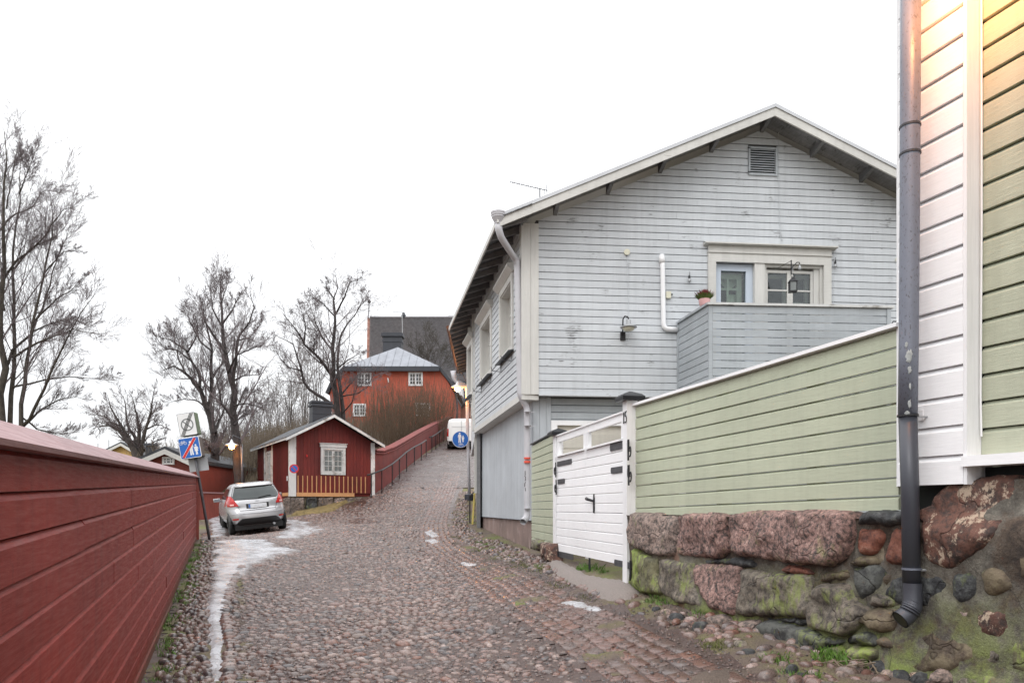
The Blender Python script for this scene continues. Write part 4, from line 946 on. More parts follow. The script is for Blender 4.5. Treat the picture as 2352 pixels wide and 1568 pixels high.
ST = [
 ([(85,250),(200,255),(335,280),(345,400),(330,500),(240,500),(90,450),(65,360)], 'granite_grey', .12),
 ([(350,262),(560,250),(620,270),(628,480),(560,515),(360,500),(345,400)], 'granite_pink', .12),
 ([(650,262),(780,240),(1050,238),(1335,245),(1345,330),(1330,470),(1240,555),(1050,545),(850,520),(650,490),(635,400)], 'granite_pink', .14),
 ([(1400,240),(1640,232),(1700,234),(1700,310),(1540,335),(1360,318)], 'rock_dark', .10),
 ([(1362,330),(1490,345),(1525,380),(1460,490),(1375,498),(1355,430)], 'rock_red', .08),
 ([(1560,345),(1660,340),(1690,545),(1590,560),(1510,540),(1530,450)], 'rock_red', .055),
 ([(75,455),(235,510),(245,600),(280,720),(150,715),(65,650)], 'rock_bright', .11),
 ([(245,515),(435,530),(450,640),(520,800),(360,770),(285,740),(250,620)], 'rock_moss', .09),
 ([(440,550),(690,545),(715,700),(695,850),(560,800),(470,660)], 'granite_pink', .10),
 ([(705,575),(860,600),(1130,615),(1132,860),(860,850),(700,845),(722,690)], 'rock_moss', .11),
 ([(480,520),(700,510),(800,550),(700,568),(500,543)], 'rock_dark', .06),
 ([(940,560),(1020,545),(1130,595),(1080,610),(950,600)], 'rock_red', .05),
 ([(1160,665),(1340,655),(1400,760),(1480,820),(1420,930),(1330,960),(1140,920),(1135,800)], 'rock_moss', .12),
 ([(1345,565),(1480,550),(1530,600),(1500,700),(1430,760),(1365,660)], 'rock_darkmoss', .05),
 ([(1550,620),(1700,590),(1860,610),(1885,760),(1780,800),(1620,780),(1520,720)], 'rock_dark', .06),
 ([(860,862),(1130,925),(1340,990),(1200,1080),(1080,1080),(880,1000),(848,920)], 'rock_darkmoss', .15),
 ([(700,872),(840,870),(848,990),(770,975),(700,930)], 'granite_grey', .10),
 ([(560,830),(680,850),(690,940),(600,910),(510,870)], 'granite_grey', .12),
 ([(1180,1040),(1340,1010),(1375,1110),(1200,1125)], 'rock_bright', .13),
 ([(1375,1010),(1540,1030),(1560,1090),(1420,1130),(1375,1100)], 'rock_bright', .12),
 ([(1400,940),(1520,950),(1550,1020),(1420,1008)], 'rock_darkmoss', .12),
 ([(1480,800),(1600,805),(1620,930),(1560,950),(1440,900),(1430,860)], 'rock_olive', .08),
 ([(1560,960),(1640,1000),(1650,1040),(1590,1050),(1530,980)], 'rock_olive', .10),
 ([(1660,960),(1850,920),(2060,1000),(2080,1130),(1900,1180),(1740,1165),(1650,1080)], 'rock_olive', .04),
 ([(1870,1150),(1950,1160),(1990,1238),(1840,1260)], 'granite_grey', .14),
 ([(2000,1185),(2100,1200),(2130,1260),(1970,1260)], 'rock_moss', .10),
 ([(1750,1170),(1835,1170),(1840,1250),(1730,1250)], 'rock_dark', .13),
 ([(1745,230),(1780,130),(1860,80),(2000,40),(2220,20),(2235,180),(2180,340),(2075,480),(1910,570),(1750,540)], 'rock_rust', .05),
 ([(1755,230),(1770,170),(1810,160),(1800,220),(1770,250)], 'rock_olive', .09),
 ([(2070,600),(2200,560),(2280,660),(2180,740),(2080,700)], 'rock_olive', .03), ([(1900,600),(2040,590),(2060,720),(1960,800),(1900,760)], 'rock_dark', .03), ([(2070,820),(2260,800),(2330,930),(2220,990),(2060,960)], 'rock_rust', .04), ([(1800,820),(2030,810),(2050,930),(1880,915),(1800,880)], 'granite_grey', .04),
 ([(2240,1010),(2400,960),(2480,1100),(2400,1200),(2290,1180)], 'rock_bright', .05), ([(2290,500),(2420,420),(2500,560),(2420,700),(2300,640)], 'rock_olive', .04), ([(2350,720),(2500,700),(2560,900),(2380,940)], 'granite_grey', .04), ([(2120,1180),(2280,1190),(2290,1290),(2130,1290)], 'rock_bright', .07), ([(1490,700),(1550,740),(1600,790),(1500,790),(1440,770)], 'rock_moss', .04), ([(1290,560),(1340,500),(1440,510),(1480,545),(1350,560)], 'rock_olive', .05), ([(1140,870),(1130,910),(860,860),(1130,862)], 'rock_dark', .04), ([(640,850),(700,870),(695,930),(650,940)], 'rock_moss', .09), ([(1060,1085),(1200,1085),(1190,1130),(1080,1120)], 'granite_grey', .08),
 ([(1180,600),(1330,575),(1345,640),(1165,655)], 'rock_olive', .05), ([(1500,610),(1560,590),(1545,640),(1500,700)], 'rock_olive', .05), ([(1640,1160),(1720,1150),(1725,1238),(1650,1238)], 'rock_darkmoss', .12),
 ([(500,575),(440,560),(430,540),(520,545)], 'granite_grey', .06), ([(1135,930),(1200,935),(1180,960),(1140,950)], 'rock_moss', .05), ([(1350,965),(1400,945),(1420,1000),(1360,1005)], 'rock_dark', .07), ([(1630,1050),(1665,1050),(1740,1150),(1650,1150)], 'granite_grey', .07), ([(2060,1010),(2200,1000),(2260,1120),(2140,1160),(2060,1120)], 'rock_moss', .04), ([(2110,760),(2180,740),(2190,800),(2120,800)], 'rock_red', .03),
 ([(345,560),(435,580),(445,640),(360,620)], 'granite_grey', .05),
]
for k, (pts, mt, bl) in enumerate(ST):
    D = Z7(pts); stone_poly(trf(fr, D, .10), fr, batter, (min(max(bl, .085), .125) if max(p[0] for p in pts) < 1700 or bl > .09 else (.060 if mt == 'rock_rust' else .050)), mt, 'stone', sw_, 100 + k, .016 if bl > .06 else .022)
rk = [(1460 + i * 24 + rnd.uniform(-8, 8), 1372 + i * 11.2 + rnd.uniform(-4, 5)) for i in range(20)]
rr = [ghit(x, min(y + 6, 1600)) for x, y in rk]
rocks([r[0] for r in rr], [r[1] for r in rr], [rnd.uniform(.035, .085) for _ in rr], [M['granite_grey'], M['rock_moss'], M['rock_dark'], M['granite_pink']], 'rock', sw_)
rr = [ghit(x, y) for x, y in ((1960,1545),(1990,1552),(2025,1540),(2040,1556),(2010,1530),(2070,1560),(2110,1563),(2150,1566),(1935,1556))]
rocks([r[0] for r in rr], [r[1] for r in rr], [.07, .05, .09, .06, .05, .08, .07, .08, .05], [M['granite_grey'], M['rock_rust'], M['rock_dark']], 'rock', sw_)
# roots / dry twigs
V = join(*[tube([(a[0], a[1], gz1(*a) + .03), (a[0] + rnd.uniform(-.15, .15), a[1] + rnd.uniform(-.1, .1), gz1(*a) + .08), (a[0] + rnd.uniform(-.25, .25), a[1] + rnd.uniform(-.1, .1), gz1(*a) + .02)], .004, 4) for a in [ghit(1985 + rnd.uniform(-40, 40), 1540 + rnd.uniform(-10, 10)) for _ in range(16)]])
tag(obj('dry_twigs', V, M['brush_pale']), 'tangle of dry twigs at the foot of the stone wall', kind='stuff')

# ------------------------------------------------------------------ green and white house at the right edge
hu0 = fr.px(2063, 1000, .03)[0]; hu1 = fr.px(2212, 1000, .03)[0]
gh = empty('green_house', fr.pt(hu1 + 1, 1.6, -1), 'pale green board house with a wide white corner at the right edge', 'house')
UE = hu1 + 4.3; ZT = 6.4
zb = fr.px(2113, 1115, .03)[1]
z = ZT; hr = random.Random(4); hw = .190
nwh = int((ZT - zb) / hw) + 1; z = zb
while z < ZT:
    obj('board', fr.board((hu0, hu1), (hu0, hu1), z + .003, z + hw - .003, .0, .032 + hr.uniform(-.002, .002), .034, .85), M['white'], gh); z += hw
obj('corner_core', fr.box(hu0 + .01, hu1 - .002, zb + .004, ZT, -.24, -.001), M['white_v'], gh)
obj('corner_edge_board', fr.box(hu0 - .03, hu0 - .001, zb, ZT, -.10, .012), M['white_v'], gh)
obj('corner_side_board', fr.box(hu1 + .001, hu1 + .026, zb + .155, ZT, -.102, .030), M['white_v'], gh)
obj('corner_side_foot', fr.box(hu1 + .001, hu1 + .024, zb, zb + .15, -.102, .026), M['white_v'], gh)
gzb = fr.px(2300, 1043, -.09)[1]; z = gzb; gw = .172
while z < ZT:
    obj('board', fr.board((hu1 + .028, UE), (hu1 + .028, UE), z + .003, z + gw - .003, -.13, .036 + hr.uniform(-.002, .002), .030, .8), M['green_old'], gh); z += gw
obj('sill_board', fr.box(hu1 + .0, UE, gzb - .070, gzb - .004, -.13, .052), M['white'], gh)
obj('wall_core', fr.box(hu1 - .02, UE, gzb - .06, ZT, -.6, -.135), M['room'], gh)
obj('gap_backing', fr.box(LFn - .02, UE, 1.25, gzb - .07, -.62, -.17), M['room'], gh)  # dark box added behind the gap to shut out the sky
obj('wall_cable', tube([fr.pt(hu1 + .042, ZT, -.075), fr.pt(hu1 + .046, 3.4, -.075), fr.pt(hu1 + .040, 2.3, -.073), fr.pt(hu1 + .045, gzb + .12, -.074)], .006, 6), M['white_v'], gh)
obj('eave', extr([fr.pt(hu0 - .6, ZT, -3), fr.pt(UE, ZT, -3), fr.pt(UE, ZT, .35), fr.pt(hu0 - .6, ZT, .35)], (0, 0, .12)), M['white'], gh)
obj('far_side_wall', extr([fr.pt(hu0 + .012, zb, -.24), fr.pt(hu0 + .012, ZT, -.24), fr.pt(hu0 + .012, ZT, -3), fr.pt(hu0 + .012, zb, -3)], (fr.U.x * .05, fr.U.y * .05, 0)), M['green_old'], gh)
# downpipe in front
def fd(px, py, n): u, z_, d = fr.px(px, py, n); return fr.pt(u, z_, n)
NP = .14
dp = empty('dark_downpipe', fd(2096, 1400, NP), 'dark grey downpipe with peeling patches in front of the white house corner', 'downpipe')
pr = .062
seam = [fd(2092, -60, NP), fd(2090, 300, NP)]
obj('upper_pipe', tube([fd(2093, -260, NP), fd(2091, 150, NP), fd(2089.5, 500, NP), fd(2087, 800, NP), fd(2085, 955, NP)], [.0615, .0620, .0605, .060, .0595], 24), M['old_pipe'], dp, True)
obj('lower_pipe', tube([fd(2085, 950, NP), fd(2090, 1120, NP), fd(2094, 1345, NP)], [.057, .056, .0555], 24), M['new_pipe'], dp, True)
e = [fd(2095.5, 1338, NP), fd(2096, 1378, NP), fd(2095, 1392, NP + .01), fd(2090, 1404, NP + .03), fd(2083, 1412, NP + .055), fd(2068, 1423, NP + .10)]
obj('outlet_elbow', tube(e, [.0585, .0595, .061, .062, .0615, .064], 24, cap=False), M['new_pipe'], dp, True)
obj('outlet_bore', tube([e[3], e[4], e[5]], [.052, .053, .056], 20), M['sign_black'], dp)
for i, (x, y) in enumerate(((2096,1382),(2095.5,1386),(2094.5,1390),(2093,1394.5),(2091.5,1398.5),(2088,1403.5))):
    c = fd(x, y, NP + .004 * i * i * .5); obj('elbow_ridge', tube([c + Vector((0, 0, -.003)), c + Vector((.004, 0, .003))], .0645, 24), M['new_pipe'], dp, True)
for y, w, mt in ((293, .0660, 'dark_metal'), (356, .0665, 'dark_metal'), (957, .0655, 'black_iron'), (1308, .0605, 'old_pipe')):
    c = fd(2090.5 if y < 900 else (2085 if y < 1000 else 2094), y, NP); obj('pipe_clamp', tube([c, c + Vector((0, .0, .014))], w, 24), M[mt], dp)
    a = c + Vector((fr.U.x, fr.U.y, 0)) * .03; b = a - Vector((fr.N.x, fr.N.y, 0)) * .13 + Vector((fr.U.x, fr.U.y, 0)) * .03
    if y > 900: obj('bracket', tube([a, b], .008, 6), M['sign_back'], dp)
ub_, zb_ = fr.px(2106, 957, .036)[:2]; obj('bracket_plate', fr.box(ub_ + .01, ub_ + .05, zb_ - .03, zb_ + .04, .034, .042), M['white'], dp)
def patch(cpx, cpy, w, h, seed):
    """flaked-off area lying on the pipe surface"""
    r_ = random.Random(seed); V, F = [], []; c = fd(2087, cpy, NP); c0 = math.atan2(-c.y, -c.x)
    n = 18; rad = .0618
    ring = [(w * (1 + r_.uniform(-.35, .3)) * math.cos(2 * math.pi * i / n), h * (1 + r_.uniform(-.3, .3)) * math.sin(2 * math.pi * i / n)) for i in range(n)]
    sh = (cpx - 2087) / FOC * c.y / rad
    def P(a, z, r2): an = c0 + a / rad + sh; return Vector((c.x + r2 * math.cos(an), c.y + r2 * math.sin(an), c.z + z))
    for f, r2 in ((1, rad - .001), (.96, rad + .0012), (.5, rad + .0016)): V += [P(a * f, z * f, r2) for a, z in ring]
    V.append(P(0, 0, rad + .0016))
    for q in (0, 1):
        for i in range(n): F.append((q * n + i, q * n + (i + 1) % n, q * n + n + (i + 1) % n, q * n + n + i))
    for i in range(n): F.append((2 * n + i, 2 * n + (i + 1) % n, 3 * n))
    obj('flaked_patch', (V, F), M['lichen'], dp, True)
patch(2088, 822, .021, .048, 1); patch(2089, 853, .011, .026, 2); patch(2090, 890, .007, .022, 3); patch(2089, 930, .010, .03, 4); patch(2082, 795, .009, .02, 5); patch(2084, 950, .016, .012, 6)
# street lamp on the house wall, just above the picture: its warm light falls on the wall
lp = fr.pt(hu1 + .22, 5.02, .42)
wlamp = empty('house_wall_lamp', lp, 'lit warm wall lamp with metal shade high on the green and white house', 'lamp')
obj('shade', lathe2((lp.x, lp.y, lp.z + .03), [(.03, .12), (.05, .08), (.17, .02), (.175, 0), (.16, .0), (.05, .06)], 20), M['cap_metal'], wlamp, True)
obj('bulb', lathe2((lp.x, lp.y, lp.z), [(.01, -.07), (.035, -.05), (.045, -.01), (.03, .03), (.01, .05)], 14), M['bulb'], wlamp, True)
obj('arm', tube([lp + Vector((0, 0, .15)), fr.pt(hu1 + .22, 5.32, .36), fr.pt(hu1 + .22, 5.4, .2), fr.pt(hu1 + .22, 5.3, -.1)], .016, 8), M['black_iron'], wlamp)
def lampl(name, loc, e, parent, c=(1.0, .36, .09), r=.05):
    l = bpy.data.lights.new(name, 'POINT'); l.energy = e; l.color = c; l.shadow_soft_size = r
    o = bpy.data.objects.new(name, l); COL.objects.link(o); o.parent = parent; o.location = Vector(loc) - wl(parent); return o
lampl('lamp_light', lp + Vector((0, 0, -.12)), 40, wlamp, (1.0, .36, .11))
# ------------------------------------------------------------------ the big grey house
HU = Vector((1, .10)).normalized()
C0 = Vector((.206, 14.0))
gf_ = Fr((C0.x, C0.y), HU)                   # gable wall, n towards the camera
if gf_.N.y > 0: gf_ = Fr((C0.x, C0.y), HU, flip=True)
DV = Vector((-.192, 1)).normalized()          # direction of the street front
ffr = Fr((C0.x, C0.y), DV)
if ffr.N.x > 0: ffr = Fr((C0.x, C0.y), DV, flip=True)   # n towards the street
house = empty('grey_house', gf_.pt(1.5, .75, 0), 'large pale grey two storey board house with white corner boards and gable to the camera', 'house')
hr = random.Random(21)
ovh = .62
ru, rz, _ = gf_.px(1782, 238, ovh); eu, ez, _ = gf_.px(1143, 493, ovh)
pit = (rz - ez) / (ru - eu); eu2 = ru + (ru - eu)
roof_t = .17
def zr(u): return rz - abs(u - ru) * pit          # top of the roof
uw0 = 0.0; uw1 = 2 * ru - uw0
zlow = gf_.px(1240, 906, 0)[1]
def ug(z):
    lim = (rz - roof_t - .03 - z) / pit
    return max(.30, ru - lim), min(uw1 - .3, ru + lim)
wu0, wz1, _ = gf_.px(1625, 566, 0); wu1, _, _ = gf_.px(1907, 590, 0); wz0 = 4.0
vu0, vz1, _ = gf_.px(1718, 338, 0); vu1, vz0, _ = gf_.px(1784, 406, 0)
holes = [(wu0, wu1, wz0, wz1), (vu0, vu1, vz0, vz1)]
rows(gf_, zlow + .02, rz - .2, .1375, ug, holes, -.02, .028, M['grey_paint'], house, hr, maxlen=4.6, bev=.012, gap=.007)
for pl_ in ([(.05, zlow), (wu0 + .1, zlow), (wu0 + .1, zr(wu0) - .25), (.05, zr(.05) - .25)], [(wu1 - .1, zlow), (uw1, zlow), (uw1, zr(uw1) - .25), (wu1 - .1, zr(wu1 - .1) - .25)],
            [(wu0 + .1, wz1 - .25), (wu1 - .1, wz1 - .25), (wu1 - .1, zr(wu1 - .1) - .25), (ru, rz - .25), (wu0 + .1, zr(wu0 + .1) - .25)], [(wu0 + .1, zlow), (wu1 - .1, zlow), (wu1 - .1, wz0), (wu0 + .1, wz0)]):
    obj('wall_core', extr([gf_.pt(a, b, -.03) for a, b in pl_], -.02 * gf_.N.to_3d()), M['soffit_dark'], house)
# corner boards: two planks on the gable, one on the street side
zc1 = zr(.1) - roof_t - .01
for a, b in ((0.004, .145), (.149, .298)): obj('corner_board', gf_.box(a, b, zlow + .0, zc1, -.02, .032), M['trim'], house)
obj('corner_board', ffr.box(-.03, .15, zlow, zr(-.0) - roof_t - .01, -.02, .034), M['trim'], house)
obj('bottom_trim', gf_.box(.30, uw1 - .3, zlow - .02, zlow + .022, -.10, .036), M['grey_paint'], house)
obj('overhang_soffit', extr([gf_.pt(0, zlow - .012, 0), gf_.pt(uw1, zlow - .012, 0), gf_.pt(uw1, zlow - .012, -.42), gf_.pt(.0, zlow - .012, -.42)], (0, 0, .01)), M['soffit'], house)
# vent with louvres
vent = obj('vent', gf_.ring(vu0, vu1, vz0, vz1, .035, -.03, .040), M['grey_old'], house)
for i in range(11):
    z = vz0 + .045 + i * (vz1 - vz0 - .09) / 10
    obj('louvre', extr([gf_.pt(vu0 + .036, z - .018, .034), gf_.pt(vu1 - .036, z - .018, .034), gf_.pt(vu1 - .036, z + .018, -.012), gf_.pt(vu0 + .036, z + .018, -.012)], (0, 0, .006)), M['grey_paint'], vent)
obj('backing', gf_.box(vu0 + .03, vu1 - .03, vz0 + .03, vz1 - .03, -.026, -.02), M['room'], vent)
for z in (vz0 + .05, vz1 - .03): obj('vent_hinge', gf_.box(vu0 - .02, vu0 + .03, z - .012, z + .012, .036, .052), M['iron_grey'], vent)
# door and window group above the balcony
wd = obj('window', join(gf_.box(wu0, wu0 + .155, wz0, wz1 - .30, -.02, .050), gf_.box(wu1 - .155, wu1, wz0, wz1 - .30, -.02, .050), gf_.box(wu0 + .0, wu1, wz1 - .30, wz1 - .13, -.02, .052)), M['trim_h'], house)
obj('head_trim', gf_.box(wu0 - .012, wu1 + .012, wz1 - .13, wz1 - .115, -.02, .075), M['trim_h'], wd)
obj('frieze', gf_.box(wu0, wu1, wz1 - .115, wz1 + .005, -.02, .055), M['trim_h'], wd)
obj('cornice', extr([gf_.pt(wu0 - .09, wz1 + .006, .0), gf_.pt(wu0 - .09, wz1 + .075, .0), gf_.pt(wu0 - .09, wz1 + .045, .15), gf_.pt(wu0 - .09, wz1 + .022, .15)], HU.to_3d() * (wu1 - wu0 + .18)), M['trim_h'], wd)
mu0 = gf_.px(1733, 650, .02)[0]; mu1 = gf_.px(1756, 650, .02)[0]; zt = wz1 - .30; mid0 = gf_.px(1641, 650, -.05)[0]
obj('mullion', gf_.box(mu0, mu1, wz0, zt, -.12, .030), M['trim'], wd)
door = obj('door', gf_.ring(wu0 + .157, mu0 - .002, wz0, zt - .002, .135, -.14, -.06), M['blue_frame'], wd)
du0, du1 = wu0 + .157 + .135, mu0 - .137
obj('pane', gf_.box(du0, du1, wz0 + .1, zt - .137, -.115, -.109), M['window_glass'], wd)
sash = obj('inner_sash', join(gf_.ring(du0 - .03, du1 + .0, wz0 + .1, zt - .13, .10, -.32, -.27), gf_.box((du0 + du1) / 2 - .05, (du0 + du1) / 2 - .01, wz0 + .2, zt - .23, -.31, -.275), gf_.box(du0 + .07, du1 - .1, 5.91, 5.95, -.311, -.276)), M['curtain'], wd)
cm = (du0 + du1) / 2 + .02; V, F = [], []
def curtain(u0, u1, zt_, zb_, pinch, side):
    V, F = [], []; n = 22
    for j in range(12):
        f = j / 11; z = zt_ + (zb_ - zt_) * f; w0 = u0 + (u1 - u0) * (pinch * f if side > 0 else 0); w1 = u1 - (u1 - u0) * (pinch * f if side < 0 else 0)
        for i in range(n + 1):
            t = i / n; V.append(gf_.pt(w0 + (w1 - w0) * t, z, -.40 + .016 * math.sin(t * 34)))
    for j in range(11):
        for i in range(n): a = j * (n + 1) + i; F.append((a, a + 1, a + n + 2, a + n + 1))
    return V, F
obj('curtain', curtain(du0 + .02, cm + .02, zt - .18, 5.92, .95, 1), M['curtain'], wd, True)
obj('curtain', curtain(cm - .02, du1 + .1, zt - .18, 5.92, .95, -1), M['curtain'], wd, True)
V, F = curtain(cm - .01, cm + .17, 5.86, 4.6, 0, 1); obj('curtain_tail', (V, F), M['curtain'], wd, True)
# casement on the right with a transom bar low down
cu0, cu1 = mu1 + .002, wu1 - .157; obj('reveal', gf_.ring(cu0, cu1, 4.4, zt - .002, .05, -.20, -.012), M['trim_h'], wd)
csp = gf_.px(1815, 650, -.06)[0]
for (a, b) in ((cu0 + .05, csp - .002), (csp + .002, cu1 - .16)):
    cs = obj('casement', gf_.ring(a, b, 4.5, zt - .09, .055, -.12, -.07), M['trim_h'], wd)
    obj('muntin', gf_.box(a + .056, b - .056, 5.86, 5.89, -.115, -.080), M['trim_h'], wd)
    obj('pane', gf_.box(a + .05, b - .05, 4.55, 5.86, -.10, -.094), M['window_glass'], wd)
    obj('pane', gf_.box(a + .05, b - .05, 5.89, zt - .14, -.10, -.094), M['window_glass'], wd)
obj('side_casing', gf_.box(cu1 - .158, cu1 - .052, 4.4, zt - .054, -.16, -.05), M['trim'], wd)
obj('inner_sash', join(gf_.ring(cu0 + .08, cu1 - .15, 4.5, zt - .12, .07, -.34, -.29), gf_.box(csp - .04, csp + .04, 4.6, zt - .19, -.335, -.295)), M['trim_h'], wd)
obj('curtain_tail', curtain(csp + .22, csp + .48, 5.74, 4.7, .5, 1), M['sign_white'], wd, True)
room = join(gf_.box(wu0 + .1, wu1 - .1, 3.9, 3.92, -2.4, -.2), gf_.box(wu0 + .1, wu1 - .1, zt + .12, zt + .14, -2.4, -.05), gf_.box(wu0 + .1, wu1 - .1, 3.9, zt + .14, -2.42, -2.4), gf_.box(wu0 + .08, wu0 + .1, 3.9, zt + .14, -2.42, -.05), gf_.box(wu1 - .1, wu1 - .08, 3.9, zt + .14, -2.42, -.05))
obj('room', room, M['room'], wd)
# balcony
bu0, bz, _d = gf_.px(1556, 745, 0); bz = 5.16
# front plane through the photographed corners
b0 = Vector(((1627 - CX) / FOC * 12.92, 12.92)); b1 = Vector(((2045 - CX) / FOC * 13.15, 13.15))
bf = Fr((b0.x, b0.y), b1 - b0)
if bf.N.y > 0: bf = Fr((b0.x, b0.y), b1 - b0, flip=True)
LB = (b1 - b0).length; sp0 = gf_.pt(bu0 + .0, 0, .04); bs = Fr((sp0.x, sp0.y), Vector((b0.x - sp0.x, b0.y - sp0.y)))
if bs.N.x > 0: bs = Fr((sp0.x, sp0.y), Vector((b0.x - sp0.x, b0.y - sp0.y)), flip=True)
LBS = math.hypot(b0.x - sp0.x, b0.y - sp0.y)
balc = obj('balcony', join(bf.box(.02, LB - .02, 3.5, 3.6, -1.3, -.03), bf.box(0.005, .075, 3.4, bz - .03, -.02, .004), bf.box(LB - .07, LB, 3.4, bz - .03, -.02, .020)), M['grey_old'], house)
z = bz - .03
while z > 3.5:
    zb = z - .137
    obj('board', bf.board((.078, LB - .072), (.078, LB - .072), zb + .005, z - .005, -.02, .026 + hr.uniform(-.001, .001), .008), M['grey_old'], balc)
    obj('board', bs.board((.03, LBS - .006), (.03, LBS - .006), zb + .004, z - .004, -.02, .024, .008), M['grey_old'], balc); z = zb
obj('corner_strip', bs.box(-.02, .028, 3.4, bz - .03, -.02, .018), M['grey_old'], balc)
obj('rail_cap', bf.box(-.03, LB + .05, bz - .028, bz + .012, -.14, .045), M['peel_h'], balc)
obj('rail_cap', bs.box(0, LBS - .002, bz - .029, bz + .010, -.12, .04), M['grey_old'], balc)
obj('side_panel', extr([bf.pt(LB - .01, 3.5, -.03), bf.pt(LB - .01, bz - .03, -.03), bf.pt(LB - .01, bz - .03, -1.3), bf.pt(LB - .01, 3.5, -1.3)], HU.to_3d() * .02), M['grey_old'], balc)
# roof
def sec(u_a, u_b, n, t0, t1): return [gf_.pt(u_a, zr(u_a) - t0, n), gf_.pt(u_b, zr(u_b) - t0, n), gf_.pt(u_b, zr(u_b) - t1, n), gf_.pt(u_a, zr(u_a) - t1, n)]
DL = DV.to_3d()
LRf = 8.35
obj('roof_slope', extr(sec(eu, ru, ovh - .02, .0, .045), DL * LRf), M['roof_metal'], house)
obj('roof_slope', extr(sec(ru, eu2, ovh - .02, .0, .045), DL * LRf), M['roof_metal'], house)
obj('roof_edge', extr(sec(eu - .02, ru, ovh, -.012, .055), DL * .05), M['roof_metal'], house)
obj('roof_edge', extr(sec(ru, eu2 + .02, ovh, -.012, .055), DL * .05), M['roof_metal'], house)
obj('bargeboard', extr(sec(eu + .01, ru, ovh - .022, .058, .215), DL * .035), M['trim_h'], house)
obj('bargeboard', extr(sec(ru + .0, eu2 - .01, ovh - .022, .058, .215), DL * .035), M['trim_h'], house)
# soffit boards under the gable overhang, running down the slope
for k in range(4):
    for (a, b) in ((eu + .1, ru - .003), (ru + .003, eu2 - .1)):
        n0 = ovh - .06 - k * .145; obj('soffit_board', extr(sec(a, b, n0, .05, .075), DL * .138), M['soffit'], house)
for i in range(-6, 7):
    u = ru + i * 1.02 + (.0 if i else 0)
    if not (eu + .35 < u < eu2 - .3): continue
    c = [gf_.pt(u - .035, zr(u - .035) - .077, .0), gf_.pt(u + .035, zr(u + .035) - .077, .0), gf_.pt(u + .035, zr(u) - .235, .0), gf_.pt(u - .035, zr(u) - .235, .0)]
    c2 = [gf_.pt(u - .035, zr(u - .035) - .077, ovh - .07), gf_.pt(u + .035, zr(u + .035) - .077, ovh - .07), gf_.pt(u + .035, zr(u) - .13, ovh - .07), gf_.pt(u - .035, zr(u) - .13, ovh - .07)]
    obj('lookout', (c + c2, [(0, 1, 2, 3), (7, 6, 5, 4), (0, 4, 5, 1), (1, 5, 6, 2), (2, 6, 7, 3), (3, 7, 4, 0)]), M['soffit'], house)
# street-front eave
ev = gf_.pt(eu, zr(eu), ovh)
obj('eave_fascia', extr([ev + Vector((-.01, 0, -.05)), ev + Vector((.02, 0, -.05)), ev + Vector((.02, 0, -.14)), ev + Vector((-.01, 0, -.14))], DL * LRf), M['trim_h'], house)
wall_e = gf_.pt(.0, zr(0), 0)
for k in range(14):
    s = .35 + k * .60; b = ev + DL * s
    obj('rafter', extr([b + Vector((.02, 0, -.05)), b + Vector((.60, .06, .19)), b + Vector((.60, .06, .05)), b + Vector((.02, 0, -.13))], DL * .07), M['soffit'], house)
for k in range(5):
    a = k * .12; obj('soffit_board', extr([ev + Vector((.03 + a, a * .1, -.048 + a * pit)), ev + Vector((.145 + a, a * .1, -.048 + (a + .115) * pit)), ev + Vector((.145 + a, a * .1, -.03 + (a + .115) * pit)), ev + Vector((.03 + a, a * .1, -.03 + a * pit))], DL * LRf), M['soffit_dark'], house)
# street front: boards, windows
LFt = 6.45
fz1 = zr(0) - .05
def fwin(x0, x1):
    a = ffr.px(x1, 700, 0)[0]; b = ffr.px(x0, 700, 0)[0]; return a, b
zf_t = ffr.px(1165, 640, 0)[1] ; zf_b = ffr.px(1165, 780, 0)[1]
wins = [fwin(1150, 1180.5), fwin(1105.5, 1131), ]
u3 = ffr.px(1087, 800, 0)[0]; 
zw0, zw1 = 4.87, 6.28
fh = [(a, b, zw0 - .12, zw1 + .22) for a, b in wins] + [(u3, u3 + 1.1, zw0 - .12, zw1 + .22)]
rows(ffr, zlow + .02, fz1, .1375, lambda z: (.152, u3 - .10), fh, -.02, .028, M['grey_paint'], house, hr, maxlen=3.4, bev=.010, gap=.016)
obj('street_wall_core', ffr.box(.02, LFt, zlow, fz1, -.40, -.26), M['soffit_dark'], house)
obj('pilaster_board', ffr.box(u3 - .10, u3 - .0, zlow, fz1, -.02, .04), M['trim'], house)
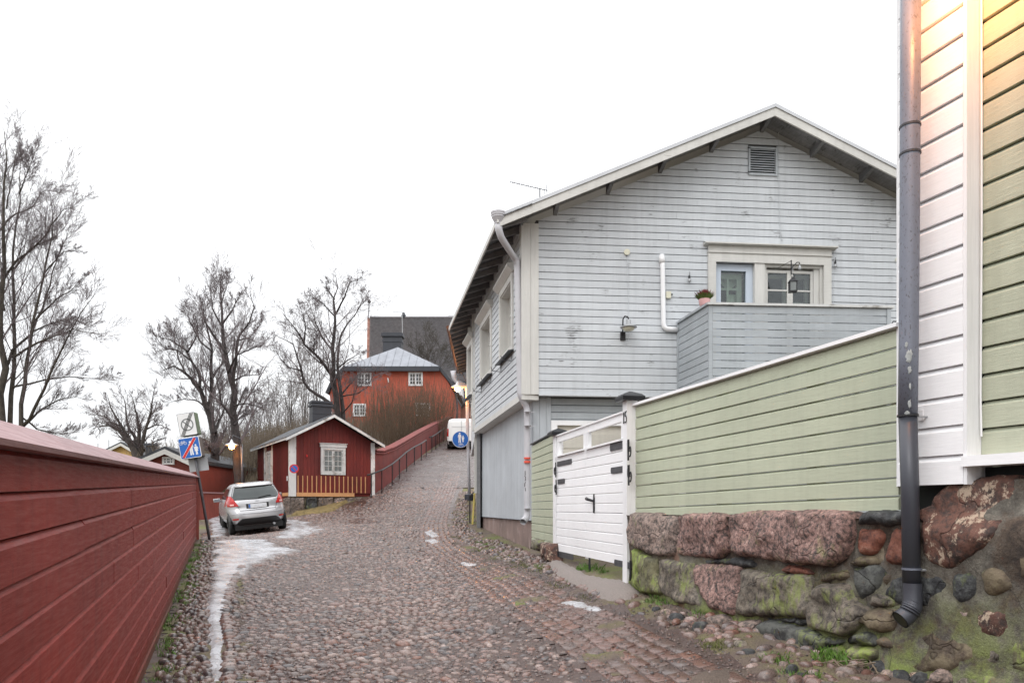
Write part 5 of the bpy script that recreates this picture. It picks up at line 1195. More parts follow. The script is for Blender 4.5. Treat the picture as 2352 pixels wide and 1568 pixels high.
for (a, b, z0, z1) in fh:
    w = obj('window', join(ffr.ring(a, b, z0, z1 - .17, .13, -.08, .045)), M['trim'], house)
    obj('reveal', ffr.ring(a + .13, b - .13, z0 + .13, z1 - .30, .025, -.25, .02), M['trim'], w)
    obj('cornice', extr([ffr.pt(a - .10, z1 - .168, 0), ffr.pt(a - .10, z1 - .0, 0), ffr.pt(a - .10, z1 - .03, .16), ffr.pt(a - .10, z1 - .075, .16), ffr.pt(a - .10, z1 - .168, .05)], DL * (b - a + .2)), M['trim'], w)
    obj('sash', join(ffr.ring(a + .155, b - .155, z0 + .155, z1 - .325, .07, -.22, -.16), ffr.box((a + b) / 2 - .03, (a + b) / 2 + .03, z0 + .2, z1 - .37, -.22, -.155), ffr.box(a + .2, b - .2, (z0 + z1) / 2 + .12, (z0 + z1) / 2 + .15, -.22, -.157)), M['trim'], w)
    obj('pane', ffr.box(a + .16, b - .16, z0 + .16, z1 - .33, -.20, -.19), M['glass_pale'], w)
    obj('sill', extr([ffr.pt(a - .03, z0 - .002, .0), ffr.pt(a - .03, z0 + .03, .0), ffr.pt(a - .03, z0 + .0, .13), ffr.pt(a - .03, z0 - .02, .13)], DL * (b - a + .06)), M['iron_grey'], w)
    zz = z0 - .10
    obj('flower_box_bracket', join(*[tube([ffr.pt(uu_, zz + .05, .02), ffr.pt(uu_, zz - .08, .03), ffr.pt(uu_, zz - .06, .22), ffr.pt(uu_, zz + .02, .24)], .009, 5) for uu_ in (a + .15, b - .15)] + [tube([ffr.pt(a + .05, zz - .06, .22), ffr.pt(b - .05, zz - .06, .22)], .008, 5)]), M['iron_grey'], w)
# sloping underside band of the street front
obj('bottom_beam', ffr.box(-.02, LFt + .0, zlow - .10, zlow + .018, -.30, .03), M['trim_h'], house)
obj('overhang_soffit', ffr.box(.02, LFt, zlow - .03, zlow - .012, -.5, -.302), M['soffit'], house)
# second, bent part of the street front
q0 = ffr.pt(LFt, 0, 0); q1 = Vector((-1.63, 29.5, 0)); D2 = Vector((q1.x - q0.x, q1.y - q0.y)).normalized(); L2 = (Vector((q1.x, q1.y)) - Vector((q0.x, q0.y))).length
f2 = Fr((q0.x, q0.y), D2)
if f2.N.x > 0: f2 = Fr((q0.x, q0.y), D2, flip=True)
E0 = ev + DL * LRf; E1 = Vector((-2.13, 29.5, 7.02)); DL2 = (E1 - E0)
obj('rear_roof_slope', ([E0 + Vector((-.0, 0, 0)), E1, E1 + Vector((2.6, 0, 1.1)), E0 + Vector((2.6, 0, 1.1)), E0 + Vector((0, 0, -.05)), E1 + Vector((0, 0, -.05)), E1 + Vector((2.6, 0, 1.05)), E0 + Vector((2.6, 0, 1.05))], [(0, 1, 2, 3), (7, 6, 5, 4), (0, 4, 5, 1), (1, 5, 6, 2), (2, 6, 7, 3), (3, 7, 4, 0)]), M['roof_metal'], house)
obj('rear_eave_gutter', tube([E0 + Vector((-.03, 0, -.03)), E1 + Vector((-.03, 0, -.03))], .055, 8), plain('gutter_copper', (.16, .07, .04), .35, .7, var=.4, sc=3), house)
for k in range(13):
    b = E0 + DL2 * ((k + .5) / 13)
    obj('rafter', extr([b + Vector((.02, 0, -.055)), b + Vector((.62, .0, .19)), b + Vector((.62, .0, .05)), b + Vector((.02, 0, -.15))], DL2.normalized() * .09), M['soffit'], house)
obj('rear_wall', f2.box(.0, L2, zlow - .1, 7.1, -.12, 0), M['grey_paint'], house)
obj('rear_corner_board', f2.box(.0, .16, zlow - .1, 7.0, 0.001, .03), M['trim'], house)
for k in range(4):
    a = .7 + k * 1.75; w = obj('window', f2.ring(a, a + 1.1, zw0, zw1 + .1, .12, .002, .04), M['trim'], house)
    obj('cornice', f2.box(a - .08, a + 1.18, zw1 + .10, zw1 + .42, .002, .20), M['trim'], w)
    obj('pane', f2.box(a + .12, a + .98, zw0 + .12, zw1 - .02, .003, .012), M['glass_pale'], w)
# lower storey, set back
lf = Fr((ffr.pt(.10, 0, -.16).x, ffr.pt(.10, 0, -.16).y), DV)
lf = Fr((C0.x + .20, C0.y + .25), DV)
if lf.N.x > 0: lf = Fr((C0.x + .20, C0.y + .25), DV, flip=True)
ul1 = lf.px(1098, 1150, 0)[0]; zl0 = 1.345
u = 0; k = 0
while u < ul1:
    e = min(u + .125, ul1); obj('board', lf.box(u + .0015, e - .0015, zl0, zlow - .0, -.02, .012 + hr.uniform(-.0012, .0012)), M['grey_vert'], house); u = e
u = 0
while u < ul1 - .05:
    e = min(u + .165, ul1 - .05); obj('plinth_board', lf.box(u + .002, e - .002, .3, zl0 - .006, -.06, -.022 + hr.uniform(-.002, .002)), M['pink_found'], house); u = e
obj('drip_strip', lf.box(-.03, ul1, zl0 - .006, zl0 + .004, -.02, .030), M['dark_metal'], house)
obj('lower_core', lf.box(.02, ul1 - .03, .3, zlow, -.3, -.065), M['soffit_dark'], house)
lg = Fr((lf.O.x, lf.O.y), HU)
if lg.N.y > 0: lg = Fr((lf.O.x, lf.O.y), HU, flip=True)
for a, b in ((-.005, .12), (.124, .25), (.254, .345)): obj('board', lg.box(a, b, 1.3, zlow - .015, -.02, .016), M['grey_vert'], house)
obj('plinth_board', lg.box(.0, .2, .4, 1.3, -.03, .0), M['pink_found'], house)
dzt = lg.px(1300, 974, 0)[1]
rows(lg, dzt + .07, zlow - .02, .1375, lambda z: (.35, uw1 - .6), [], -.02, .026, M['grey_old'], house, hr, maxlen=4.0, bev=.012, gap=.007)
gd = obj('garage_door', lg.box(.47, 2.9, 1.2, dzt - .02, -.12, -.05), M['cream'], house)
for k in range(6): obj('door_panel', lg.box(.50, 2.87, 1.25 + k * .30, 1.52 + k * .30, -.05, -.035), M['cream'], gd)
obj('door_trim', join(lg.box(.35, .47, 1.2, dzt + .07, -.05, .02), lg.box(2.9, 3.02, 1.2, dzt + .07, -.05, .02), lg.box(.47, 2.9, dzt - .02, dzt + .07, -.05, .022)), M['white'], house)
obj('lower_wall', lg.box(3.02, uw1 - .6, .6, dzt + .07, -.1, -.02), M['grey_old'], house)
obj('lower_core', lg.box(.05, uw1 - .6, .6, zlow, -.35, -.13), M['soffit_dark'], house)
# recess beyond the lower wall, with pale panel and yellow plank
fr2 = lambda px, py, d: W(px, py, d)
obj('recess_panel', lf.box(ul1 + .003, ul1 + .05, 2.02, zlow - .1, -.05, .11), M['trim'], house)
obj('recess_wall', extr([Vector((-.98, 20.6, .6)), Vector((-1.42, 29.4, 1.4)), Vector((-1.42, 29.4, zlow)), Vector((-.98, 20.6, zlow))], (.1, 0, 0)), M['soffit'], house)
obj('recess_end', lf.box(ul1 - .0, ul1 + .05, .8, zlow, -1.2, -.07), M['soffit'], house)
obj('yellow_plank', extr([lf.pt(ul1 + .5, 1.1, .10), lf.pt(ul1 + .64, 1.1, .10), lf.pt(ul1 + .64, 2.4, .02), lf.pt(ul1 + .5, 2.4, .02)], (.03, 0, 0)), plain('yellow_plank', (.50, .40, .10), .6), house)
obj('rail', tube([lf.pt(ul1 + .1, 2.05, .1), lf.pt(ul1 + .9, 1.95, .12), lf.pt(ul1 + .9, 1.1, .12)], .02, 6), M['black_iron'], house)
# pale downpipe at the corner
fu = Fr((C0.x, C0.y), DV); 
def fp(px, py, n=.09): u, z, d = ffr.px(px, py, n); return ffr.pt(u, z, n)
def gp(px, py, d): return W(px, py, d)
pipe = obj('downpipe', tube([gp(1145, 512, 13.42), gp(1146, 528, 13.42), gp(1151, 545, 13.45), gp(1180, 590, 14.0), gp(1187, 599, 14.05), gp(1188, 612, 14.05)], [.070, .066, .064, .060, .064, .062], 16), M['pipe_white'], house, True)
obj('rainwater_head', lathe2(tuple(gp(1145, 512, 13.42)), [(.072, -.02), (.075, .0), (.12, .085), (.125, .09), (.125, .12), (.135, .125), (.135, .155), (.142, .16), (.142, .19), (.12, .19)], 20), M['pipe_white'], pipe)
obj('pipe_run', tube([gp(1188, 600, 14.05), gp(1191, 750, 14.04), gp(1195, 900, 14.03), gp(1196, 908, 14.03), gp(1200, 918, 14.06), gp(1208, 931, 14.15), gp(1211, 940, 14.16), gp(1211, 1060, 14.15), gp(1211, 1168, 14.13), gp(1211, 1180, 14.12), gp(1208, 1190, 14.08), gp(1201, 1198, 13.98)], [.062] * 11 + [.066], 16, cap=False), M['pipe_white'], pipe, True)
for y, x in ((612, 1188), (697, 1190), (851, 1194), (946, 1211), (978, 1211), (1168, 1211)):
    c = gp(x, y, 14.05); obj('pipe_clamp', tube([c, c + Vector((0, 0, .018))], .067, 16), M['pipe_white'], pipe)
    obj('clamp_arm', tube([c, c + Vector((.14, .02, 0))], .007, 5), M['pipe_white'], pipe)
for y0, y1, w in ((1050, 1054, .045), (1058, 1063, .03)):
    a = gp(1211, y0, 14.1); b = gp(1211, y1, 14.1); obj('sticker', tube([a, b], .0635, 16), M['sticker'], pipe)
gm = plain('graffiti_mark', (.06, .06, .06), .6)
for y, pts in ((1086, [(0, 1), (0, -1)]), (1098, [(-.6, 1), (.5, .6), (.4, -.8), (-.4, -1)]), (1112, [(.5, 1), (-.4, .4), (-.4, -1)]), (1124, [(.2, .8), (.4, -.6)])):
    c = gp(1206, y, 14.085); obj('graffiti_mark', tube([c + Vector((a * .02, -abs(a) * 0, b * .045)) for a, b in pts], .006, 5), gm, pipe)
# pale pipe at the far end of the house, with foot
pe = gp(1042, 856, 29.2)
rp = obj('rear_downpipe', tube([gp(1042, 852, 29.2), gp(1043, 868, 29.2), gp(1048, 876, 29.2), gp(1066, 884, 29.2), gp(1072, 890, 29.2), gp(1073, 905, 29.2), gp(1074, 1010, 29.2), gp(1076, 1060, 29.2), gp(1078, 1134, 29.2)], [.13, .09, .08, .08, .07, .065, .065, .06, .06], 12), M['pipe_white'], house, True)
obj('pipe_foot', lathe2(tuple(gp(1078, 1147, 29.1)), [(.19, -.1), (.19, .2), (.10, .24)], 14), M['dark_metal'], rp)
# cables on the gable
def cab(pts, r=.006, mt='grey_paint'): return obj('cable', tube([gf_.pt(*gf_.px(x, y, .025)[:2], .028) for x, y in pts], r, 5), M[mt], house)
cab([(1788, 300), (1789, 420), (1790, 500), (1793, 545), (1797, 553)]); cab([(1441, 585), (1443, 660), (1443, 735), (1446, 770), (1441, 790), (1430, 788)], .005)
cab([(1916, 575), (1915, 620), (1914, 697)], .005)
# ---------- things fixed or hanging on the gable
def gth(name, px, py, n, label, cat, **k): u, z, _ = gf_.px(px, py, n); return empty(name, gf_.pt(u, z, 0), label, cat, **k), u, z
t, u, z = gth('wall_lamp', 1432, 770, .05, 'black gooseneck wall lamp with pale tin shade on the grey gable', 'lamp')
obj('back_plate', gf_.box(u - .055, u + .04, z - .09, z + .06, .01, .05), M['black_iron'], t)
obj('gooseneck', tube([gf_.pt(u - .02, z, .06), gf_.pt(u - .03, z + .16, .12), gf_.pt(u - .035, z + .28, .15), gf_.pt(u - .01, z + .33, .19), gf_.pt(u + .035, z + .31, .23), gf_.pt(u + .05, z + .26, .24)], .013, 8), M['black_iron'], t, True)
c = gf_.pt(u + .05, z + .10, .24); obj('shade', lathe2(tuple(c), [(.155, .0), (.16, .015), (.10, .045), (.045, .07), (.045, .15), (.02, .16)], 20), M['sign_back'], t, True)
obj('lamp_glass', lathe2(tuple(c), [(.03, -.065), (.09, -.05), (.12, .0)], 16), M['cream_plastic'], t, True)
for px, lb in ((1440, 'round white junction box above the wall lamp'), (2064, 'round white junction box beside the dark downpipe')):
    t, u, z = gth('junction_box', px, 579 if px < 2000 else 596, .03, lb, 'junction box')
    nv = gf_.N.to_3d()
    obj('lid', extr([gf_.pt(u + .058 * math.cos(a), z + .058 * math.sin(a), .01) for a in np.linspace(0, 6.283, 17)[:-1]], nv * .035), M['cream_plastic'], t); obj('gland', tube([gf_.pt(u, z - .03, .03), gf_.pt(u, z - .075, .03)], .012, 6), M['black_iron'], t)
t, u, z = gth('white_pipe', 1521, 700, .05, 'white plastic pipe bent along the grey gable towards the balcony', 'pipe')
P_ = lambda x, y, n=.055: gf_.pt(*gf_.px(x, y, n)[:2], n)
obj('pipe_run', tube([P_(1521, 592, .03), P_(1521, 596, .055), P_(1522, 620), P_(1524, 742), P_(1525, 750), P_(1531, 755), P_(1540, 756), P_(1556, 757)], [.05, .052, .046, .046, .049, .049, .046, .046], 14), M['pvc'], t, True)
obj('elbow', tube([P_(1520, 588, .02), P_(1520, 594, .055), P_(1521, 604, .055)], .058, 14), M['pvc'], t, True)
t, u, z = gth('switch_box', 1535, 678, .04, 'small cream electrical box beside the white pipe', 'box')
obj('body', gf_.box(u - .045, u + .05, z - .055, z + .07, .01, .06), M['cream_plastic'], t); obj('plug', tube([gf_.pt(u + .05, z + .02, .035), gf_.pt(u + .085, z + .02, .035)], .015, 6), M['black_iron'], t)
for k, (px, py, lb) in enumerate(((1583, 640, 'small bare bulb hanging on the wall left of the balcony door'), (1918, 607, 'small bare bulb hanging right of the window'))):
    t, u, z = gth('hanging_bulb', px, py, .05, lb, 'light bulb')
    c = gf_.pt(u, z, .06); obj('socket', lathe2(tuple(c), [(.018, .0), (.022, .02), (.018, .06), (.005, .065)], 10), M['black_iron'], t); obj('bulb', lathe2(tuple(c), [(.008, -.075), (.03, -.06), (.034, -.035), (.018, .0)], 12), M['sign_back'], t, True)
    obj('wire', tube([c + Vector((0, 0, .06)), c + Vector((.01, 0, .10)), gf_.pt(u + .015, z + .14, .03)], .005, 5), M['black_iron'], t)
# heather in a pink pot on the balcony rail
c = bs.pt(LBS - .25, bz + .012, -.04)
t = empty('flower_pot', c, 'pink pot of red and green heather on the balcony corner rail', 'plant pot')
obj('pot', lathe2(tuple(c), [(.07, 0), (.085, .03), (.10, .10), (.102, .13), (.09, .13), (.08, .10)], 22), M['pot_pink'], t, True)
def spikes(c, n, h, r, base, seed):
    q = random.Random(seed); V, F = [], []
    for _ in range(n):
        a = q.uniform(0, 6.28); e = q.random() ** .7; p = c + Vector((base * e * math.cos(a), base * e * math.sin(a), 0)); d = Vector((r * e * math.cos(a) * 1.1, r * e * math.sin(a) * 1.1, h * q.uniform(.65, 1.1) * (1.05 - .35 * e)))
        s = Vector((-math.sin(a), math.cos(a), 0)) * .009; o = len(V); V += [p - s * .6, p + s * .6, p + d * .6 + s, p + d, p + d * .6 - s]; F += [(o, o + 1, o + 2, o + 3, o + 4)]
    return V, F
obj('leaves', spikes(c + Vector((0, 0, .11)), 600, .15, .10, .08, 1), M['heather_green'], t); obj('flowers', spikes(c + Vector((0, 0, .14)), 220, .17, .11, .08, 2), M['heather_red'], t)
# black lantern hanging from an iron bracket
u, z, _ = gf_.px(1821, 655, .55)
t = empty('lantern', gf_.pt(u, z, .55), 'black square lantern hanging before the balcony window', 'lantern')
c = gf_.pt(u, z, .55)
def sq(c, prof, rot=.6):
    V, F = [], []
    for w, h in prof:
        for k in range(4): a = rot + k * math.pi / 2; V.append(Vector((c.x + w * math.cos(a), c.y + w * math.sin(a), c.z + h)))
    for r in range(len(prof) - 1):
        for k in range(4): F.append((r * 4 + k, r * 4 + (k + 1) % 4, r * 4 + 4 + (k + 1) % 4, r * 4 + 4 + k))
    F += [(3, 2, 1, 0), tuple(range(len(V) - 4, len(V)))]; return V, F
obj('base', sq(c, [(.10, -.13), (.10, -.11)]), M['black_iron'], t); obj('roof', sq(c, [(.115, .06), (.105, .08), (.04, .125), (.035, .15), (.02, .155)]), M['black_iron'], t)
for k in range(4): a = .6 + k * math.pi / 2; obj('corner_bar', tube([c + Vector((.088 * math.cos(a), .088 * math.sin(a), -.11)), c + Vector((.088 * math.cos(a), .088 * math.sin(a), .06))], .009, 5), M['black_iron'], t)
obj('glazing', sq(c, [(.08, -.11), (.08, .06)]), M['glass_pale'], t)
obj('ring', tube([c + Vector((.035 * math.cos(a), 0, .185 + .035 * math.sin(a))) for a in np.linspace(0, 6.28, 13)], .006, 5, cap=False), M['black_iron'], t)
t = empty('lantern_bracket', gf_.pt(u, z + .3, 0), 'black iron bracket and chain with clear bulb above the lantern', 'bracket')
obj('bar', tube([c + Vector((-.03, 0, .20)), c + Vector((-.03, 0, .47))], .012, 6), M['black_iron'], t)
obj('arm', tube([c + Vector((-.03, 0, .28)), c + Vector((.0, 0, .36)), c + Vector((.08, 0, .43)), c + Vector((.12, 0, .43)), c + Vector((.13, 0, .40))], .010, 6), M['black_iron'], t, True)
obj('wall_stay', tube([c + Vector((-.03, 0, .46)), gf_.pt(u - .03, z + .50, -.02)], .005, 5), M['black_iron'], t)
obj('chain', tube([c + Vector((.0, 0, .34)), c + Vector((.005, 0, .22))], .006, 5), M['sign_back'], t); obj('bulb', lathe2(tuple(c + Vector((.13, 0, .33))), [(.008, -.05), (.03, -.03), (.03, 0), (.012, .05)], 10), M['sign_back'], t, True)
u, z, _ = gf_.px(2055, 745, .1); t = empty('iron_hook', gf_.pt(u, z, 0), 'black curved iron hook by the right end of the balcony', 'hook')
obj('hook', tube([gf_.pt(u - .07, z - .06, .1), gf_.pt(u - .07, z + .0, .1), gf_.pt(u - .03, z + .06, .1), gf_.pt(u + .04, z + .06, .1), gf_.pt(u + .07, z + .02, .1), gf_.pt(u + .04, z - .02, .1)], .012, 6), M['black_iron'], t, True)
# tv aerial on the roof
a0, a1 = W(1172, 418, 17), W(1258, 438, 17)
t = empty('tv_antenna', W(1240, 470, 17), 'thin rooftop television antenna above the left roof slope of the grey house', 'antenna')
obj('boom', tube([a0, a1], .010, 5), M['iron_grey'], t); obj('mast', tube([W(1240, 480, 17), W(1240, 433, 17)], .016, 6), M['iron_grey'], t)
for k in range(17):
    p = a0.lerp(a1, k / 16.5); e = .05 + .003 * k; obj('element', tube([p + Vector((-.02, -.22, e)), p + Vector((.02, .22, -e))], .004, 4), M['iron_grey'], t)
for x in (1249, 1254): obj('reflector', tube([W(x, 424, 17), W(x + 2, 446, 17)], .006, 4), M['iron_grey'], t)
# round blue sign on the far pipe
def disc(c, n, r, th, k=36):
    n = n.normalized(); a = n.cross(Vector((0, 0, 1))).normalized(); b = a.cross(n)
    return extr([c + r * (math.cos(t_) * a + math.sin(t_) * b) for t_ in np.linspace(0, 2 * math.pi, k + 1)[:-1]], n * th)
class SP:
    """sign face: 2D drawing plane with origin c, right a, up b, normal n"""
    def __init__(s, c, n, roll=0.0):
        s.c = Vector(c); s.n = Vector(n).normalized(); a = -s.n.cross(Vector((0, 0, 1))).normalized(); b = s.n.cross(a) * -1
        if b.z < 0: b = -b
        s.a = a * math.cos(roll) + b * math.sin(roll); s.b = -a * math.sin(roll) + b * math.cos(roll)
    def p(s, x, y, h=0): return s.c + s.a * x + s.b * y + s.n * h
    def poly(s, pts, h, th=.002): return extr([s.p(x, y, h) for x, y in pts], s.n * th)
    def disc(s, x, y, r, h, th=.002, k=28, ry=None): return s.poly([(x + r * math.cos(t_), y + (ry or r) * math.sin(t_)) for t_ in np.linspace(0, 2 * math.pi, k + 1)[:-1]], h, th)
    def bar(s, x0, y0, x1, y1, w, h, th=.002):
        L = math.hypot(x1 - x0, y1 - y0); nx, ny = -(y1 - y0) / L * w / 2, (x1 - x0) / L * w / 2
        return s.poly([(x0 + nx, y0 + ny), (x1 + nx, y1 + ny), (x1 - nx, y1 - ny), (x0 - nx, y0 - ny)], h, th)
    def ring(s, x, y, r, w, h, th=.002, k=32):
        V, F = [], []
        for rr, hh in ((r - w / 2, h), (r + w / 2, h), (r + w / 2, h + th), (r - w / 2, h + th)):
            V += [s.p(x + rr * math.cos(t_), y + rr * math.sin(t_), hh) for t_ in np.linspace(0, 2 * math.pi, k + 1)[:-1]]
        for q in range(4):
            for i in range(k): F.append((q * k + i, q * k + (i + 1) % k, ((q + 1) % 4) * k + (i + 1) % k, ((q + 1) % 4) * k + i))
        return V, F
    def rrect(s, w, hh, r, h, th, k=5):
        pts = []
        for cx, cy, a0 in ((w / 2 - r, hh / 2 - r, 0), (-w / 2 + r, hh / 2 - r, 90), (-w / 2 + r, -hh / 2 + r, 180), (w / 2 - r, -hh / 2 + r, 270)):
            for i in range(k + 1): an = math.radians(a0 + 90 * i / k); pts.append((cx + r * math.cos(an), cy + r * math.sin(an)))
        return s.poly(pts, h, th)
def bike(sp, x, y, s, h):
    f = [sp.ring(x - .62 * s, y, .38 * s, .09 * s, h), sp.ring(x + .62 * s, y, .38 * s, .09 * s, h)]
    for a, b, c_, d in ((-.62, 0, -.25, .55), (-.25, .55, .38, .55), (.38, .55, 0, 0), (0, 0, -.62, 0), (0, 0, -.3, .68), (.62, 0, .34, .72), (.30, .74, .52, .74), (-.42, .70, -.18, .70)):
        f.append(sp.bar(x + a * s, y + b * s, x + c_ * s, y + d * s, .08 * s, h))
    return join(*f)
def figure(sp, x, y, s, h, skirt=False):
    body = [(-.20, .62), (.20, .62), (.30, .50), (.34, .05), (.24, .05), (.19, .42), (.20, -.02), (.24, -1.0), (.06, -1.0), (.0, -.15), (-.06, -1.0), (-.24, -1.0), (-.20, -.02), (-.19, .42), (-.24, .05), (-.34, .05), (-.30, .50)]
    if skirt: body = [(-.18, .62), (.18, .62), (.30, .5), (.42, .1), (.32, .08), (.2, .35), (.36, -.3), (.16, -.3), (.2, -1), (.04, -1), (0, -.3), (-.04, -1), (-.2, -1), (-.16, -.3), (-.36, -.3), (-.2, .35), (-.32, .08), (-.42, .1), (-.30, .5)]
    return join(sp.disc(x, y + .84 * s, .17 * s, h), sp.poly([(x + a * s, y + b * s) for a, b in body], h))
c = W(1057.5, 1008.5, 29.0); t = empty('shared_path_sign', c + Vector((.2, .1, 0)), 'round blue sign with white parent, child and bicycle on the far downpipe', 'sign')
sp = SP(c, (-c.x * .02 + .05, -1, 0)); obj('plate', sp.disc(0, 0, .325, 0, .012, 40), M['sign_white'], t); obj('face', sp.disc(0, 0, .308, .012, .003, 40), M['sign_blue'], t)
obj('pictogram_parent', figure(sp, -.03, .06, .20, .016), M['sign_white'], t); obj('pictogram_child', figure(sp, .10, .02, .13, .016, True), M['sign_white'], t); obj('pictogram_bicycle', bike(sp, .02, -.225, .10, .016), M['sign_white'], t)
obj('clip', tube([c + Vector((0, .02, 0)), c + Vector((.28, .12, 0))], .02, 6), M['sign_back'], t)
# street lamp on the far end of the house
lc = W(1051, 889, 28.9); t = empty('street_lamp', W(1068, 880, 29.1), 'lit orange street lamp on the pipe at the far end of the grey house', 'lamp')
def lampset(t, c, s, arm):
    obj('shade', lathe2((c.x, c.y, c.z), [(.02 * s, .24 * s), (.05 * s, .18 * s), (.08 * s, .10 * s), (.26 * s, .02 * s), (.27 * s, 0), (.24 * s, -.01)], 20), M['sign_white'], t, True)
    obj('bulb', lathe2((c.x, c.y, c.z - .01), [(.02, -.16 * s), (.09 * s, -.13 * s), (.12 * s, -.06 * s), (.11 * s, 0.0)], 14), M['bulb'], t, True)
    obj('arm', tube(arm, .018, 6), M['pole'], t, True)
lampset(t, lc, 1.0, [lc + Vector((0, 0, .22)), lc + Vector((.05, 0, .45)), lc + Vector((.2, .05, .55)), W(1072, 880, 29.2)])
lampl('lamp_light', lc + Vector((0, 0, -.22)), 60, t)
# ------------------------------------------------------------------ red cabin
CO = Vector((-8.67, 29.0)); cf = Fr((CO.x, CO.y), (1, .58)); 
if cf.N.y > 0: cf = Fr((CO.x, CO.y), (1, .58), flip=True)
cs_ = Fr((CO.x, CO.y), (-.58, 1)); 
if cs_.N.x > 0: cs_ = Fr((CO.x, CO.y), (-.58, 1), flip=True)
cab_ = empty('red_cabin', cf.pt(1.7, 1.5, 0), 'small red board cabin with white corners and dark felt roof', 'cabin')
WC = 3.40; DC = 6.1; zb = 2.06; ovc = .45
uR, zR, _ = cf.px(768, 950, ovc); uE, zE, _ = cf.px(657, 1003, ovc); pc = (zR - zE) / (uR - uE)
def zc(u): return zR - abs(u - uR) * pc
cw = empty_w = None
hu = random.Random(77)
win = (cf.px(737, 1050, 0)[0], cf.px(793, 1050, 0)[0], cf.px(765, 1090, 0)[1], cf.px(765, 1018, 0)[1])
u = .20
while u < WC - .12:
    e = min(u + .145, WC - .12)
    for (z0, z1) in ([(zb + .12, win[2]), (win[3], None)] if (u < win[1] and e > win[0]) else [(zb + .12, None)]):
        t0, t1 = zc(u) - .10, zc(e) - .10
        if z1 is not None: t0 = t1 = z1
        V = [cf.pt(u + .003, z0, -.02), cf.pt(e - .003, z0, -.02), cf.pt(e - .003, t1, -.02), cf.pt(u + .003, t0, -.02)]
        obj('board', extr(V, cf.N.to_3d() * (.030 + hu.uniform(-.004, .004))), M['falu'], cab_)
    u = e
obj('wall_core', extr([cf.pt(.1, zb, -.05), cf.pt(WC - .05, zb, -.05), cf.pt(WC - .05, zc(WC) - .1, -.05), cf.pt(uR, zR - .12, -.05), cf.pt(.1, zc(.1) - .1, -.05)], -.1 * cf.N.to_3d()), M['falu'], cab_)
u = .22
while u < DC:
    if not (3.0 < u < 4.95):
        obj('board', cs_.box(u, u + .085, zb + .05, 4.38, -.03, .02), M['falu'], cab_); obj('batten', cs_.box(u + .087, u + .113, zb + .05, 4.38, -.03, .038), M['falu'], cab_)
    u += .115
obj('side_core', cs_.box(.1, DC, zb - .4, 4.4, -.14, -.035), M['falu'], cab_)
obj('far_side_wall', extr([cf.pt(WC - .04, zb - .6, -.06), cf.pt(WC - .04, zc(WC) - .1, -.06), cf.pt(WC - .04, zc(WC) - .1, -DC), cf.pt(WC - .04, zb - .6, -DC)], cf.U.to_3d() * .03), M['falu'], cab_)
obj('corner_board', cf.box(-.03, .20, zb - .02, zc(.1) - .09, -.02, .045), M['peel'], cab_)
obj('corner_board', cs_.box(.0, .20, zb - .02, zc(-.0) - .09, -.02, .045), M['peel'], cab_)
obj('corner_board', cf.box(WC - .14, WC + .03, zb - .05, zc(WC) - .09, -.02, .045), M['peel'], cab_)
obj('new_sill_plank', cf.box(.215, 2.55, zb - .02, zb + .13, -.02, .055), M['pine'], cab_)
obj('new_sill_plank', cs_.box(.215, 1.2, zb - .0, zb + .13, -.02, .055), M['pine'], cab_)
for k in range(16):
    u = .26 + k * .183
    top = 2.86 if not (win[0] - .05 < u < win[1] + .05) else min(2.86, win[2] - .01)
    if u < 3.1: obj('new_batten', cf.box(u, u + .035, zb + .135, top, .012, .042), M['pine'], cab_)
w = obj('window', cf.ring(win[0], win[1], win[2], win[3] - .16, .10, -.05, .05), M['peel_h'], cab_)
obj('cornice', cf.box(win[0] - .04, win[1] + .04, win[3] - .16, win[3] - .02, -.02, .075), M['peel_h'], w); obj('drip_cap', cf.box(win[0] - .07, win[1] + .07, win[3] - .02, win[3] + .0, -.02, .11), M['peel_h'], w)
def sashes(frm, u0, u1, z0, z1, n, cols, rws, parent, mf='white', mg='glass', leaves=2, fw=.05, mw=.022):
    L = (u1 - u0) / leaves
    for k in range(leaves):
        a, b = u0 + k * L + .003, u0 + (k + 1) * L - .003
        fs = [frm.ring(a, b, z0, z1, fw, n - .03, n)]
        for i in range(1, cols): x = a + fw + (b - a - 2 * fw) * i / cols; fs.append(frm.box(x - mw / 2, x + mw / 2, z0 + fw, z1 - fw, n - .02, n - .004))
        for i in range(1, rws): z = z0 + fw + (z1 - z0 - 2 * fw) * i / rws; fs.append(frm.box(a + fw, b - fw, z - mw / 2, z + mw / 2, n - .021, n - .005))
        s = obj('sash', join(*fs), M[mf], parent)
        for i in range(cols):
            for j in range(rws):
                pw_, ph = (b - a - 2 * fw) / cols, (z1 - z0 - 2 * fw) / rws
                obj('pane', frm.box(a + fw + i * pw_ + .004, a + fw + (i + 1) * pw_ - .004, z0 + fw + j * ph + .004, z0 + fw + (j + 1) * ph - .004, n - .028, n - .022), M[mg], parent)
sashes(cf, win[0] + .10, win[1] - .10, win[2] + .10, win[3] - .26, .01, 2, 4, w, 'peel_h', 'glass_pale')
w2 = obj('window', cs_.ring(3.25, 4.35, 2.62, 4.05, .12, -.02, .05), M['peel_h'], cab_)
obj('shutter', join(cs_.box(3.38, 4.22, 2.75, 3.92, -.02, .02)), M['peel'], w2); sashes(cs_, 3.42, 4.18, 2.8, 3.88, .045, 2, 4, w2, 'peel_h', 'lichen')
obj('corner_board', cs_.box(4.5, 4.72, zb - .2, 4.35, -.02, .05), M['peel'], cab_); obj('corner_board', cs_.box(3.0, 3.2, zb - .2, 4.35, -.02, .05), M['peel'], cab_)
